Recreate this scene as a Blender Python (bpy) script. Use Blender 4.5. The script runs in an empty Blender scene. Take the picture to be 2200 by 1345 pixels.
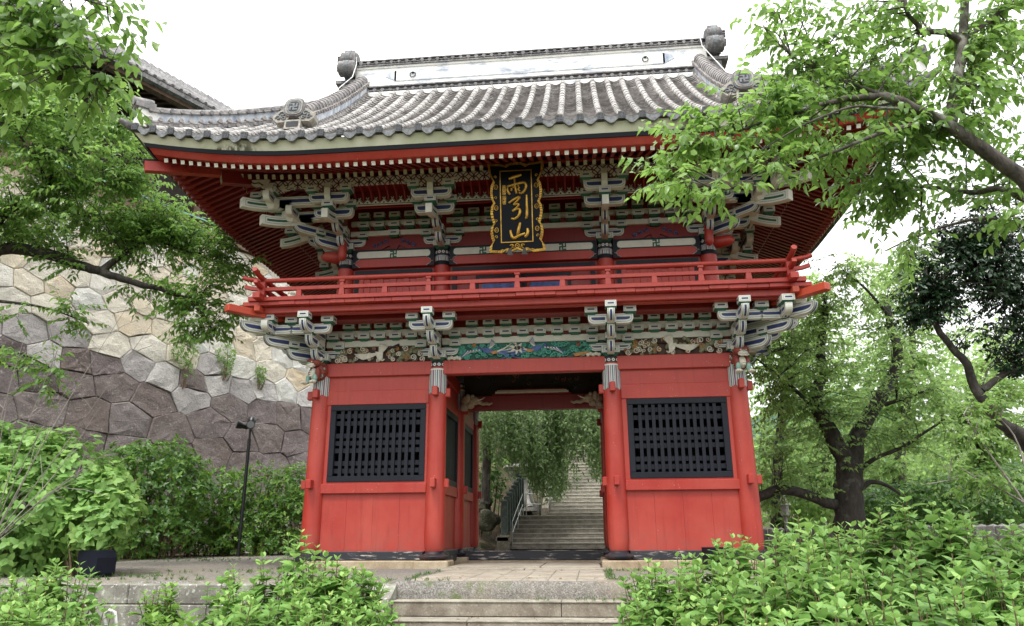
import bpy, bmesh, math, random
import numpy as np
from mathutils import Vector, Matrix
PI = math.pi
R = math.radians
random.seed(7)
RNG = np.random.default_rng(7)
scene = bpy.context.scene
COL = scene.collection

# ------------------------------------------------------------------ camera
cam_d = bpy.data.cameras.new('camera'); cam = bpy.data.objects.new('camera', cam_d); COL.objects.link(cam)
cam_d.sensor_width = 36.0; cam_d.lens = 1587.326 / 2200 * 36.0
cam_d.clip_start = 0.05; cam_d.clip_end = 2000
def set_camera(pos, pitch, yaw, roll):
    cp, sp, c, s = math.cos(pitch), math.sin(pitch), math.cos(yaw), math.sin(yaw)
    fw = Vector((-s * cp, c * cp, sp)); r = Vector((c, s, 0)); u = r.cross(fw)
    cr, sr = math.cos(roll), math.sin(roll)
    r2 = cr * r + sr * u; u2 = -sr * r + cr * u
    m = Matrix((r2, u2, -fw)).transposed().to_4x4(); m.translation = Vector(pos)
    cam.matrix_world = m
set_camera((1.2223, -14.585, 0.7353), 0.2906, 0.0994, -0.0055)
scene.camera = cam

# ------------------------------------------------------------------ overcast daylight
SUN_EL, SUN_AZ = R(62), R(200)      # azimuth clockwise from +Y: behind the camera, a little to its left
world = bpy.data.worlds.new('World'); scene.world = world; world.use_nodes = True
nt = world.node_tree; nt.nodes.clear()
wo = nt.nodes.new('ShaderNodeOutputWorld'); bg = nt.nodes.new('ShaderNodeBackground')
sky = nt.nodes.new('ShaderNodeTexSky'); sky.sky_type = 'NISHITA'; sky.sun_disc = False
sky.sun_elevation = SUN_EL; sky.sun_rotation = SUN_AZ; sky.dust_density = 4.0; sky.air_density = 1.0
# cloud cover: an overcast sky is about three times brighter overhead than at the horizon
tc = nt.nodes.new('ShaderNodeTexCoord'); sx = nt.nodes.new('ShaderNodeSeparateXYZ'); nt.links.new(tc.outputs['Generated'], sx.inputs[0])
rp = nt.nodes.new('ShaderNodeValToRGB'); rp.color_ramp.elements[0].position = 0.0; rp.color_ramp.elements[0].color = (.30, .305, .30, 1); rp.color_ramp.elements[1].position = 1.0; rp.color_ramp.elements[1].color = (1, 1, 1, 1)
nt.links.new(sx.outputs[2], rp.inputs[0])
cl = nt.nodes.new('ShaderNodeVectorMath'); cl.operation = 'SCALE'; cl.inputs['Scale'].default_value = 20.0; nt.links.new(rp.outputs[0], cl.inputs[0])
mx = nt.nodes.new('ShaderNodeMix'); mx.data_type = 'RGBA'; mx.inputs[0].default_value = 0.90
nt.links.new(sky.outputs[0], mx.inputs[6]); nt.links.new(cl.outputs[0], mx.inputs[7]); nt.links.new(mx.outputs[2], bg.inputs[0])
bg.inputs[1].default_value = 0.1
nt.links.new(bg.outputs[0], wo.inputs[0])
sd = bpy.data.lights.new('sun', 'SUN'); sun = bpy.data.objects.new('sun', sd); COL.objects.link(sun)
sd.energy = 1.5; sd.angle = R(14); sd.color = (1.0, 0.97, 0.91)
sdir = Vector((math.sin(SUN_AZ) * math.cos(SUN_EL), math.cos(SUN_AZ) * math.cos(SUN_EL), math.sin(SUN_EL)))
sun.rotation_euler = sdir.to_track_quat('Z', 'Y').to_euler()
scene.view_settings.view_transform = 'Standard'; scene.view_settings.look = 'None'
scene.view_settings.gamma = 1.0; scene.view_settings.exposure = 0.95
scene.cycles.max_bounces = 6; scene.cycles.diffuse_bounces = 4; scene.cycles.transparent_max_bounces = 8
scene.cycles.caustics_reflective = False; scene.cycles.caustics_refractive = False

# ------------------------------------------------------------------ mesh helpers
class MB:
    """collects geometry for ONE mesh object"""
    def __init__(s): s.v = []; s.f = []; s.m = []; s.sm = []; s.uv = {}
    def add(s, vs, fs, m=0, smooth=False):
        o = len(s.v); s.v.extend([tuple(p) for p in vs])
        for f in fs:
            s.f.append([i + o for i in f]); s.m.append(m); s.sm.append(smooth)
        return o
    def box(s, x0, x1, y0, y1, z0, z1, m=0, M=None):
        vs = [(x, y, z) for z in (z0, z1) for y in (y0, y1) for x in (x0, x1)]
        if M is not None: vs = [M @ Vector(p) for p in vs]
        return s.add(vs, [(0, 2, 3, 1), (4, 5, 7, 6), (0, 1, 5, 4), (2, 6, 7, 3), (0, 4, 6, 2), (1, 3, 7, 5)], m)
    def cbox(s, c, sz, m=0, M=None):
        return s.box(c[0] - sz[0] / 2, c[0] + sz[0] / 2, c[1] - sz[1] / 2, c[1] + sz[1] / 2, c[2] - sz[2] / 2, c[2] + sz[2] / 2, m, M)
    def prism(s, pts, a, b, m=0, smooth=False, caps=True):
        """pts: list of 3D points of one outline; a,b: offsets (Vectors) for both ends"""
        n = len(pts); a = Vector(a); b = Vector(b)
        vs = [Vector(p) + a for p in pts] + [Vector(p) + b for p in pts]
        fs = [(i, (i + 1) % n, (i + 1) % n + n, i + n) for i in range(n)]
        s.add(vs, fs, m, smooth)
        if caps: s.add(vs, [tuple(range(n))[::-1], tuple(range(n, 2 * n))], m)
    def lathe(s, prof, c=(0, 0, 0), n=20, m=0, smooth=True, cap=True, sx=1, sy=1):
        k = len(prof); vs = []
        for r, z in prof:
            for i in range(n):
                t = 2 * PI * i / n
                vs.append((c[0] + r * sx * math.cos(t), c[1] + r * sy * math.sin(t), c[2] + z))
        fs = [(j * n + i, j * n + (i + 1) % n, (j + 1) * n + (i + 1) % n, (j + 1) * n + i) for j in range(k - 1) for i in range(n)]
        s.add(vs, fs, m, smooth)
        if cap:
            o = [i for i in range(n)]
            s.add(vs[:n], [o[::-1]], m); s.add(vs[-n:], [o], m)
    def tube(s, pts, rad, n=8, m=0, smooth=True, cap=True):
        pts = [Vector(p) for p in pts]
        if not isinstance(rad, (list, tuple)): rad = [rad] * len(pts)
        vs = []; ref = None
        for i, p in enumerate(pts):
            d = (pts[min(i + 1, len(pts) - 1)] - pts[max(i - 1, 0)])
            if d.length < 1e-9: d = Vector((0, 0, 1))
            d.normalize()
            if ref is None:
                ref = Vector((0, 0, 1)) if abs(d.z) < .9 else Vector((1, 0, 0))
            u = d.cross(ref)
            if u.length < 1e-6: u = d.orthogonal()
            u.normalize(); w = u.cross(d); ref = w
            for k in range(n):
                t = 2 * PI * k / n
                vs.append(p + (u * math.cos(t) + w * math.sin(t)) * rad[i])
        L = len(pts)
        fs = [(j * n + i, (j + 1) * n + i, (j + 1) * n + (i + 1) % n, j * n + (i + 1) % n) for j in range(L - 1) for i in range(n)]
        s.add(vs, fs, m, smooth)
        if cap: s.add(vs[:n], [tuple(range(n))], m); s.add(vs[-n:], [tuple(range(n))[::-1]], m)
    def ball(s, c, r, m=0, n=10, M=None):
        if not isinstance(r, (tuple, list)): r = (r, r, r)
        k = max(4, n // 2 + 1); vs = []; fs = []
        for j in range(k + 1):
            p = PI * j / k
            for i in range(n):
                t = 2 * PI * i / n
                q = Vector((r[0] * math.sin(p) * math.cos(t), r[1] * math.sin(p) * math.sin(t), r[2] * math.cos(p)))
                if M is not None: q = M @ q
                vs.append(q + Vector(c))
        for j in range(k):
            for i in range(n):
                fs.append((j * n + i, (j + 1) * n + i, (j + 1) * n + (i + 1) % n, j * n + (i + 1) % n))
        s.add(vs, fs, m, True)
    def quad(s, c, u, v, m=0):
        c, u, v = Vector(c), Vector(u), Vector(v)
        s.add([c - u - v, c + u - v, c + u + v, c - u + v], [(0, 1, 2, 3)], m)
    def build(s, name, mats, parent=None, bev=0, loc=None):
        me = bpy.data.meshes.new(name); me.from_pydata(s.v, [], s.f)
        if not isinstance(mats, (list, tuple)): mats = [mats]
        for x in mats: me.materials.append(x)
        me.polygons.foreach_set('material_index', s.m); me.polygons.foreach_set('use_smooth', s.sm)
        me.update()
        o = bpy.data.objects.new(name, me); COL.objects.link(o)
        if parent is not None: o.parent = parent
        if loc is not None: o.location = loc
        if bev:
            b = o.modifiers.new('bevel', 'BEVEL'); b.width = bev; b.segments = 1; b.limit_method = 'ANGLE'; b.angle_limit = R(50)
        return o

def np_mesh(name, V, F, mats, parent=None, tint=None, midx=None, smooth=False):
    """fast mesh from numpy: V (n,3), F (m,k) with constant k"""
    me = bpy.data.meshes.new(name); n, k = F.shape
    me.vertices.add(len(V)); me.vertices.foreach_set('co', np.ascontiguousarray(V, dtype=np.float32).ravel())
    me.loops.add(n * k); me.loops.foreach_set('vertex_index', np.ascontiguousarray(F, dtype=np.int32).ravel())
    me.polygons.add(n); me.polygons.foreach_set('loop_start', np.arange(0, n * k, k, dtype=np.int32))
    me.polygons.foreach_set('loop_total', np.full(n, k, dtype=np.int32))
    if not isinstance(mats, (list, tuple)): mats = [mats]
    for x in mats: me.materials.append(x)
    if midx is not None: me.polygons.foreach_set('material_index', np.asarray(midx, dtype=np.int32))
    if smooth: me.polygons.foreach_set('use_smooth', np.ones(n, dtype=bool))
    if tint is not None:
        a = me.attributes.new('tint', 'FLOAT', 'FACE'); a.data.foreach_set('value', np.asarray(tint, dtype=np.float32))
    me.update(calc_edges=True); me.validate()
    o = bpy.data.objects.new(name, me); COL.objects.link(o)
    if parent is not None: o.parent = parent
    return o

def tag(o, label=None, cat=None, group=None, kind=None):
    if label: o['label'] = label
    if cat: o['category'] = cat
    if group: o['group'] = group
    if kind: o['kind'] = kind
    return o
def thing(name, label, cat, loc=(0, 0, 0), rz=0, group=None):
    o = bpy.data.objects.new(name, None); COL.objects.link(o); o.location = loc; o.rotation_euler = (0, 0, rz)
    o.empty_display_size = .2
    return tag(o, label, cat, group)
def copy_tree(o, parent=None):
    c = o.copy(); COL.objects.link(c)
    if parent is not None: c.parent = parent
    for ch in list(o.children): copy_tree(ch, c)
    return c

# ------------------------------------------------------------------ materials
def mat(name):
    m = bpy.data.materials.new(name); m.use_nodes = True
    return m, m.node_tree, m.node_tree.nodes['Principled BSDF']
class G:
    """tiny node-graph writer"""
    def __init__(s, nt): s.nt = nt
    def n(s, t, **kw):
        x = s.nt.nodes.new(t)
        for k, v in kw.items(): setattr(x, k, v)
        return x
    def l(s, a, b): s.nt.links.new(a, b)
    def pos(s): return s.n('ShaderNodeNewGeometry').outputs['Position']
    def scale(s, v, sc):
        m = s.n('ShaderNodeMapping'); m.inputs['Scale'].default_value = sc; s.l(v, m.inputs[0]); return m.outputs[0]
    def noise(s, v, sc, det=4, rough=.6, dist=0):
        x = s.n('ShaderNodeTexNoise'); x.inputs['Scale'].default_value = sc; x.inputs['Detail'].default_value = det
        x.inputs['Roughness'].default_value = rough; x.inputs['Distortion'].default_value = dist
        if v is not None: s.l(v, x.inputs['Vector'])
        return x.outputs['Fac']
    def vor(s, v, sc, feat='F1', out='Distance'):
        x = s.n('ShaderNodeTexVoronoi'); x.feature = feat; x.inputs['Scale'].default_value = sc
        s.l(v, x.inputs['Vector']); return x.outputs[out]
    def ramp(s, f, stops, interp='LINEAR'):
        x = s.n('ShaderNodeValToRGB'); x.color_ramp.interpolation = interp; e = x.color_ramp.elements
        while len(e) < len(stops): e.new(0.5)
        for i, (p, c) in enumerate(stops):
            e[i].position = p; e[i].color = (c, c, c, 1) if isinstance(c, (int, float)) else (*c, 1)
        s.l(f, x.inputs[0]); return x.outputs[0]
    def mix(s, f, a, b, mode='MIX'):
        x = s.n('ShaderNodeMix'); x.data_type = 'RGBA'; x.blend_type = mode
        for i, q in ((0, f), (6, a), (7, b)):
            if isinstance(q, (int, float)): x.inputs[i].default_value = q
            elif isinstance(q, (tuple, list)): x.inputs[i].default_value = (*q, 1)
            else: s.l(q, x.inputs[i])
        return x.outputs[2]
    def math(s, op, a, b=None, c=None):
        x = s.n('ShaderNodeMath'); x.operation = op
        for i, q in enumerate((a, b, c)):
            if q is None: continue
            if isinstance(q, (int, float)): x.inputs[i].default_value = q
            else: s.l(q, x.inputs[i])
        return x.outputs[0]
    def bump(s, h, bsdf, st=.3, d=.02):
        x = s.n('ShaderNodeBump'); x.inputs['Strength'].default_value = st; x.inputs['Distance'].default_value = d
        s.l(h, x.inputs['Height']); s.l(x.outputs[0], bsdf.inputs['Normal'])
    def attr(s, name): 
        x = s.n('ShaderNodeAttribute'); x.attribute_name = name; return x.outputs['Fac']
    def sep(s, v):
        x = s.n('ShaderNodeSeparateXYZ'); s.l(v, x.inputs[0]); return x.outputs

def simple(name, col, rough=.6, var=.12, sc=6, spec=.4, metal=0, bump=0):
    m, t, b = mat(name); g = G(t); p = g.pos()
    f = g.noise(p, sc, 5)
    dk = tuple(c * (1 - var * 1.6) for c in col); lt = tuple(min(1, c * (1 + var)) for c in col)
    g.l(g.ramp(f, [(.3, dk), (.7, lt)]), b.inputs['Base Color'])
    b.inputs['Roughness'].default_value = rough; b.inputs['Specular IOR Level'].default_value = spec; b.inputs['Metallic'].default_value = metal
    if bump: g.bump(g.noise(p, sc * 8, 4), b, bump, .01)
    return m

def paint(name, col, chip, fade, rough=.42, chips=.72, streak=True):
    """weathered paint on wood: cloudy fading, vertical streaks, small chips down to the primer"""
    m, t, b = mat(name); g = G(t); p = g.pos()
    big = g.noise(p, .9, 4); fine = g.noise(g.scale(p, (14, 14, 1.1)), 1.0, 4)
    c = g.mix(g.ramp(big, [(.32, 0), (.72, 1)]), col, fade)
    if streak: c = g.mix(g.ramp(fine, [(.52, 0), (.78, .35)]), c, tuple(x * .62 for x in col))
    sp = g.noise(p, 34, 3, .65); cl = g.noise(p, 2.3, 2)
    k = g.math('MULTIPLY', g.ramp(sp, [(chips, 0), (chips + .03, 1)]), g.ramp(cl, [(.5, 0), (.62, 1)]))
    c = g.mix(k, c, chip)
    z = g.sep(p)[2]; gr = g.math('MULTIPLY', g.ramp(z, [(.0, 1), (1.0, 0)]), g.ramp(g.noise(g.scale(p, (3, 3, 5)), 1.0, 5, .7), [(.42, 0), (.7, .75)]))
    c = g.mix(gr, c, (.16, .085, .07)); wx = g.noise(g.scale(p, (7, 7, .5)), 1.0, 5, .7); c = g.mix(g.ramp(wx, [(.56, 0), (.80, .5)]), c, tuple(x * .45 for x in col))
    g.l(c, b.inputs['Base Color']); b.inputs['Roughness'].default_value = rough
    g.l(g.ramp(big, [(.3, rough - .06), (.7, rough + .18)]), b.inputs['Roughness'])
    g.bump(g.noise(g.scale(p, (30, 30, 4)), 1.0, 4), b, .12, .01)
    return m
RED = paint('red_lacquer', (.35, .024, .016), (.62, .46, .40), (.42, .062, .043), chips=.68)
RED_SHADED = paint('red_lacquer_shaded', (.19, .011, .009), (.4, .25, .2), (.22, .015, .012), chips=.8)  # the red lacquer again, darkened to put eave and interior shade into its colour
RED_FRESH = paint('red_primer_new', (.48, .065, .024), (.7, .5, .3), (.42, .045, .022))
BLACK = paint('black_lacquer', (.009, .011, .017), (.25, .23, .22), (.014, .017, .026), rough=.45, chips=.77)
BLACK.node_tree.nodes['Principled BSDF'].inputs['Specular IOR Level'].default_value = .25
def worn_black():
    m, t, b = mat('worn_black_sill'); g = G(t); p = g.pos()
    w = g.noise(g.scale(p, (2.2, 6, 16)), 1.5, 6, .7); q = g.noise(p, 1.2, 2)
    k = g.math('MULTIPLY', g.ramp(w, [(.54, 0), (.6, 1)]), g.ramp(q, [(.46, 0), (.6, 1)]))
    g.l(g.mix(k, (.02, .022, .03), (.42, .38, .35)), b.inputs['Base Color']); b.inputs['Roughness'].default_value = .5
    g.bump(w, b, .3, .01); return m
SILL = worn_black()
WHITE = simple('bracket_white', (.66, .67, .60), .6, .07, 5)
GREEN = simple('bracket_green', (.026, .115, .072), .55, .18, 12)
LINE = simple('bracket_blue_grey_line', (.31, .38, .42), .55, .1, 8)
NAVY = simple('bracket_navy', (.03, .045, .14), .5, .15, 8)
CREAM = simple('rafter_end_cream', (.74, .72, .63), .6, .08, 9)
CREAM_DIM = simple('rafter_end_yellowed', (.50, .48, .33), .65, .22, 14)
PALE = None
def tile_mat(name, dark, mid, light, lich=.5, amp=1.0):
    m, t, b = mat(name); g = G(t); p = g.pos()
    a = g.noise(p, .8, 3); f = g.noise(p, 4.5, 4, .6); s = g.noise(p, 30, 4, .7)
    k = g.math('ADD', g.math('MULTIPLY', a, .4), g.math('MULTIPLY', f, .6))
    c = g.ramp(k, [(.38, dark), (.5, mid), (.62, light)])
    c = g.mix(g.math('MULTIPLY', g.ramp(g.noise(p, 13, 5, .7), [(.52, 0), (.60, 1)]), lich), c, (.62, .61, .57))
    c = g.mix(g.ramp(g.noise(p, 10, 3), [(.58, 0), (.68, .5)]), c, tuple(x * .6 for x in dark))
    g.l(c, b.inputs['Base Color']); b.inputs['Roughness'].default_value = .85; b.inputs['Specular IOR Level'].default_value = .25
    g.bump(s, b, .3, .012); return m
TILE = tile_mat('roof_tile', (.17, .15, .148), (.26, .24, .235), (.36, .34, .33), .45)
TILE_COVER = tile_mat('cover_tile', (.17, .16, .157), (.29, .277, .27), (.45, .435, .42), .6)
TILE_PAN = tile_mat('pan_tile', (.16, .15, .147), (.25, .235, .23), (.36, .345, .335), .35)
TILE_DK = tile_mat('roof_tile_grey', (.09, .088, .095), (.17, .165, .17), (.27, .26, .26), .25)
TILE_END = simple('tile_end_grey', (.17, .18, .19), .7, .35, 18)
PLUG = simple('eave_plug_tile', (.075, .08, .088), .7, .3, 14)
GROOVE = simple('tile_groove', (.04, .042, .05), .8, .2, 10)
def plaster():
    m, t, b = mat('ridge_plaster'); g = G(t); p = g.pos()
    f = g.noise(g.scale(p, (1, 1, 2.6)), 1.6, 6, .65); s = g.noise(p, 9, 4)
    c = g.ramp(f, [(.30, (.30, .34, .42)), (.40, (.58, .61, .64)), (.47, (.80, .80, .77)), (1, (.84, .84, .80))])
    c = g.mix(g.ramp(s, [(.60, 0), (.75, .45)]), c, (.5, .5, .5))
    g.l(c, b.inputs['Base Color']); b.inputs['Roughness'].default_value = .8; g.bump(s, b, .2, .01); return m
PLASTER = plaster()
def blue_plaster():
    m, t, b = mat('blue_grey_plaster'); g = G(t); p = g.pos()
    f = g.noise(g.scale(p, (2, 2, .8)), 2.6, 6, .65)
    g.l(g.ramp(f, [(.3, (.22, .27, .36)), (.5, (.50, .55, .62)), (.65, (.78, .79, .79))]), b.inputs['Base Color']); b.inputs['Roughness'].default_value = .8; return m
BLUEPL = blue_plaster()
def fascia():
    m, t, b = mat('fascia_pale_green'); g = G(t); p = g.pos(); x = g.sep(p)
    f = g.noise(p, 1.5, 4); c = g.ramp(f, [(.35, (.42, .45, .30)), (.6, (.58, .58, .46)), (.8, (.65, .64, .55))])
    st = g.noise(g.scale(p, (5, 5, 2.2)), 1.0, 5, .7); zone = g.ramp(g.noise(g.scale(p, (.55, 1, 1)), 1.0, 1), [(.58, 0), (.68, 1)])
    c = g.mix(g.math('MULTIPLY', g.ramp(st, [(.46, 0), (.58, .95)]), zone), c, (.055, .06, .028))
    g.l(c, b.inputs['Base Color']); b.inputs['Roughness'].default_value = .7; return m
FASCIA = fascia()

def ring_u(g, n):
    tc = g.n('ShaderNodeTexCoord').outputs['Object']; s = g.sep(tc)
    a = g.math('ARCTAN2', s[0], s[1]); u = g.math('MULTIPLY', a, n / (2 * PI)); return g.math('FRACT', u), s[2]
def stripes():
    m, t, b = mat('column_stripe_paint'); g = G(t); u, z = ring_u(g, 7)
    W, K, N, B, RD = (.62, .63, .58), (.035, .03, .035), (.04, .06, .20), (.34, .42, .45), (.28, .03, .03)
    seq = [W, K, W, B, K, B, W, K, W, B, RD, N]
    c = g.ramp(u, [(i / len(seq), s) for i, s in enumerate(seq)], 'CONSTANT')
    g.l(c, b.inputs['Base Color']); b.inputs['Roughness'].default_value = .55; return m
STRIPES = stripes()
def dots():
    m, t, b = mat('column_dot_band'); g = G(t); tc = g.n('ShaderNodeTexCoord').outputs['Object']; s = g.sep(tc)
    n = 12; a = g.math('MULTIPLY', g.math('ARCTAN2', s[0], s[1]), n / (2 * PI)); u = g.math('SUBTRACT', g.math('FRACT', a), .5)
    v = g.math('MULTIPLY', g.math('SUBTRACT', s[2], DOTZ), 1 / .085)
    d = g.math('SQRT', g.math('ADD', g.math('POWER', u, 2), g.math('POWER', v, 2)))
    c = g.ramp(d, [(0, (.05, .12, .14)), (.17, (.66, .66, .6)), (.36, (.018, .012, .022))], 'CONSTANT')
    g.l(c, b.inputs['Base Color']); b.inputs['Roughness'].default_value = .5; return m
DOTZ = 4.04
DOTS = dots()
def shippo(name, ax, cell, off=0.0):
    """interlocking circle pattern drawn in dark line on cream board; ax: the two world axes used"""
    m, t, b = mat(name); g = G(t); s = g.sep(g.pos()); U = g.math('MULTIPLY', s[ax[0]], 1 / cell); V = g.math('MULTIPLY', g.math('SUBTRACT', s[ax[1]], off), 1 / cell)
    def ring(du, dv):
        a = g.math('SUBTRACT', g.math('FRACT', g.math('ADD', U, du)), .5); c = g.math('SUBTRACT', g.math('FRACT', g.math('ADD', V, dv)), .5)
        return g.math('SQRT', g.math('ADD', g.math('POWER', a, 2), g.math('POWER', c, 2)))
    def line(d, r, w): return g.math('LESS_THAN', g.math('ABSOLUTE', g.math('SUBTRACT', d, r)), w)
    k = g.math('MAXIMUM', line(ring(0, 0), .495, .05), line(ring(.5, .5), .495, .05))
    k = g.math('MAXIMUM', k, g.math('MAXIMUM', line(ring(.5, 0), .11, .035), line(ring(0, .5), .11, .035)))
    c = g.mix(k, (.52, .48, .42), (.085, .02, .025))
    g.l(c, b.inputs['Base Color']); b.inputs['Roughness'].default_value = .6; return m
SHIPPO = shippo('soffit_circle_pattern', (0, 2), .215, 7.52)
def stone(name, a, b_, c_, sc=3, lichen=.0, rough=.85):
    m, t, b = mat(name); g = G(t); p = g.pos(); f = g.noise(p, sc, 6, .65); s = g.noise(p, 40, 4, .7)
    c = g.ramp(f, [(.3, a), (.52, b_), (.72, c_)])
    if lichen: c = g.mix(g.math('MULTIPLY', g.ramp(g.noise(p, 22, 3, .6), [(.60, 0), (.64, 1)]), lichen), c, (.62, .62, .57))
    c = g.mix(g.ramp(s, [(.3, .35), (.55, 0)]), c, tuple(x * .5 for x in a))
    g.l(c, b.inputs['Base Color']); b.inputs['Roughness'].default_value = rough; b.inputs['Specular IOR Level'].default_value = .25
    g.bump(g.math('ADD', f, g.math('MULTIPLY', s, .5)), b, .5, .02); return m
PED = stone('pedestal_stone', (.24, .18, .12), (.40, .32, .22), (.50, .44, .34))
STEP = stone('step_stone', (.15, .125, .10), (.27, .235, .19), (.38, .35, .30), 4, .25)
TREAD = stone('step_tread_stone', (.20, .18, .15), (.32, .295, .245), (.43, .40, .34), 4, .15)
KERB = stone('kerb_stone', (.13, .12, .11), (.24, .23, .20), (.40, .42, .34), 3, .7)
PAVE = stone('paving_slab', (.24, .205, .16), (.36, .32, .26), (.44, .40, .34), 2.5)
DARKVOID = simple('unlit_timber', (.03, .02, .018), .8, .2, 5)  # near-black in place of unlit interiors; also the crane's dark feathers
GOLD = None
def gold():
    m, t, b = mat('gold_leaf'); g = G(t); p = g.pos(); f = g.noise(p, 9, 4)
    g.l(g.ramp(f, [(.3, (.30, .15, .025)), (.6, (.55, .34, .065)), (.8, (.72, .50, .13))]), b.inputs['Base Color']); b.inputs['Metallic'].default_value = .75; b.inputs['Roughness'].default_value = .32; return m
GOLD = gold()
GLOSSBLACK = simple('plaque_black_lacquer', (.005, .006, .010), .3, .1, 4, .12)
TEAL = simple('carving_teal', (.09, .36, .28), .6, .25, 14); TEAL_DK = simple('carving_dark_ground', (.02, .055, .048), .7, .2, 10)
BLUE = simple('carving_blue', (.07, .12, .30), .6, .3, 14); OCHRE = simple('carving_ochre', (.42, .20, .06), .6, .25, 12)
BROWN = simple('carving_brown', (.20, .09, .05), .65, .25, 12); OLIVE = simple('carving_pine_olive', (.20, .20, .12), .7, .3, 16)
BONE = simple('carving_cream', (.62, .59, .50), .6, .12, 14); BEIGE = simple('carving_beige_wood', (.40, .32, .23), .65, .2, 10)
MANE = simple('carving_red_brown', (.24, .055, .04), .6, .25, 16); SEAFOAM = simple('carving_pale_green', (.25, .42, .36), .6, .2, 14)
PINK = simple('carving_grey_blue', (.36, .40, .42), .6, .2, 14)
# ================================================================== the gate
YC = 2.287
GX = [-4.2, -1.7522, 1.7522, 4.2]; GY = [0.0, YC, 2 * YC]
gate = thing('temple_gate', 'two-storey red lacquered temple gate with grey tiled hip-and-gable roof and white brackets', 'temple gate')

# ---- columns (one built, the rest copied)
mb = MB(); mb.lathe([(.165, .415), (.183, .47), (.196, .60), (.197, .8), (.190, 1.6), (.184, 3.0), (.172, 3.9), (.155, 4.11)], n=28)
col0 = mb.build('column', RED, gate)
mb = MB(); mb.lathe([(.20, .265), (.265, .29), (.285, .325), (.275, .350), (.205, .372), (.178, .395), (.172, .43)], n=28)
base0 = mb.build('column_base', BLACK, col0)
mb = MB(); ring = []
n = 56; zt, zb = 3.925, 3.44; vs = []; fs = []
for i in range(n):
    t = 2 * PI * i / n; k = (i % 8) / 8.0; zz = zb + .035 * abs(2 * k - 1)
    r0, r1 = .181, .176
    vs += [(r0 * 1.012 * math.sin(t), r0 * 1.012 * math.cos(t), zz), (r1 * 1.012 * math.sin(t), r1 * 1.012 * math.cos(t), zt)]
fs = [(2 * i, 2 * ((i + 1) % n), 2 * ((i + 1) % n) + 1, 2 * i + 1) for i in range(n)]
mb.add(vs, fs, 0, True); mb.lathe([(.180, 3.925), (.182, 3.935), (.182, 3.95), (.179, 3.955)], n=28, m=1); mb.lathe([(.179, 3.956), (.180, 3.97), (.177, 3.985)], n=28, m=2)
mb.build('striped_band', [STRIPES, WHITE, RED], col0)
mb = MB(); mb.lathe([(.176, 3.985), (.171, 4.08), (.160, 4.112)], n=28); mb.build('dotted_band', DOTS, col0)
col0.location = (GX[1], 0, 0)
for j, y in enumerate(GY):
    for i, x in enumerate(GX):
        if (i, j) == (1, 0): continue
        c = copy_tree(col0, gate); c.location = (x, y, 0)
        lean = .018 if i == 0 else (-.018 if i == 3 else 0)      # outer posts lean in a little
        if lean: c.rotation_euler = (0, lean * .35, 0)
# ---- pedestal stones under the columns, sill beams
for j, y in enumerate(GY[:2]):
    for i, x in enumerate(GX):
        s = .33 if i in (1, 2) else .3
        mb = MB(); mb.box(x - s, x + s, y - s - .02, y + s, .05, .262); mb.build('pedestal_stone', PED, gate, .02)
for sx in (-1, 1):
    mb = MB(); mb.box(min(sx * 1.95, sx * 4.0), max(sx * 1.95, sx * 4.0), -.1, .1, .265, .43); mb.build('sill_beam', SILL, gate, .012)
    mb = MB(); mb.box(min(sx * 1.95, sx * 4.0), max(sx * 1.95, sx * 4.0), -.17, .12, .05, .262); mb.build('sill_stone', PED, gate, .02)
    for x in (sx * 1.752, sx * 4.2):
        mb = MB(); mb.box(x - .1, x + .1, .2, YC - .2, .2, .43); mb.box(x - .1, x + .1, YC + .2, 2 * YC - .2, .2, .43); mb.build('sill_beam', SILL, gate, .012)
    mb = MB(); mb.lathe([(.30, .13), (.31, .28), (.27, .42)], c=(sx * 4.2, -.02, 0), n=8, smooth=False); mb.build('corner_boot', BLACK, gate)
mb = MB(); mb.box(-1.55, 1.55, YC - .1, YC + .1, .19, .385); mb.build('threshold_beam', SILL, gate, .012)
mb = MB(); mb.box(-1.9, 1.9, YC - .45, YC - .102, .08, .192); mb.build('threshold_stone', PED, gate, .015)

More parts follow.
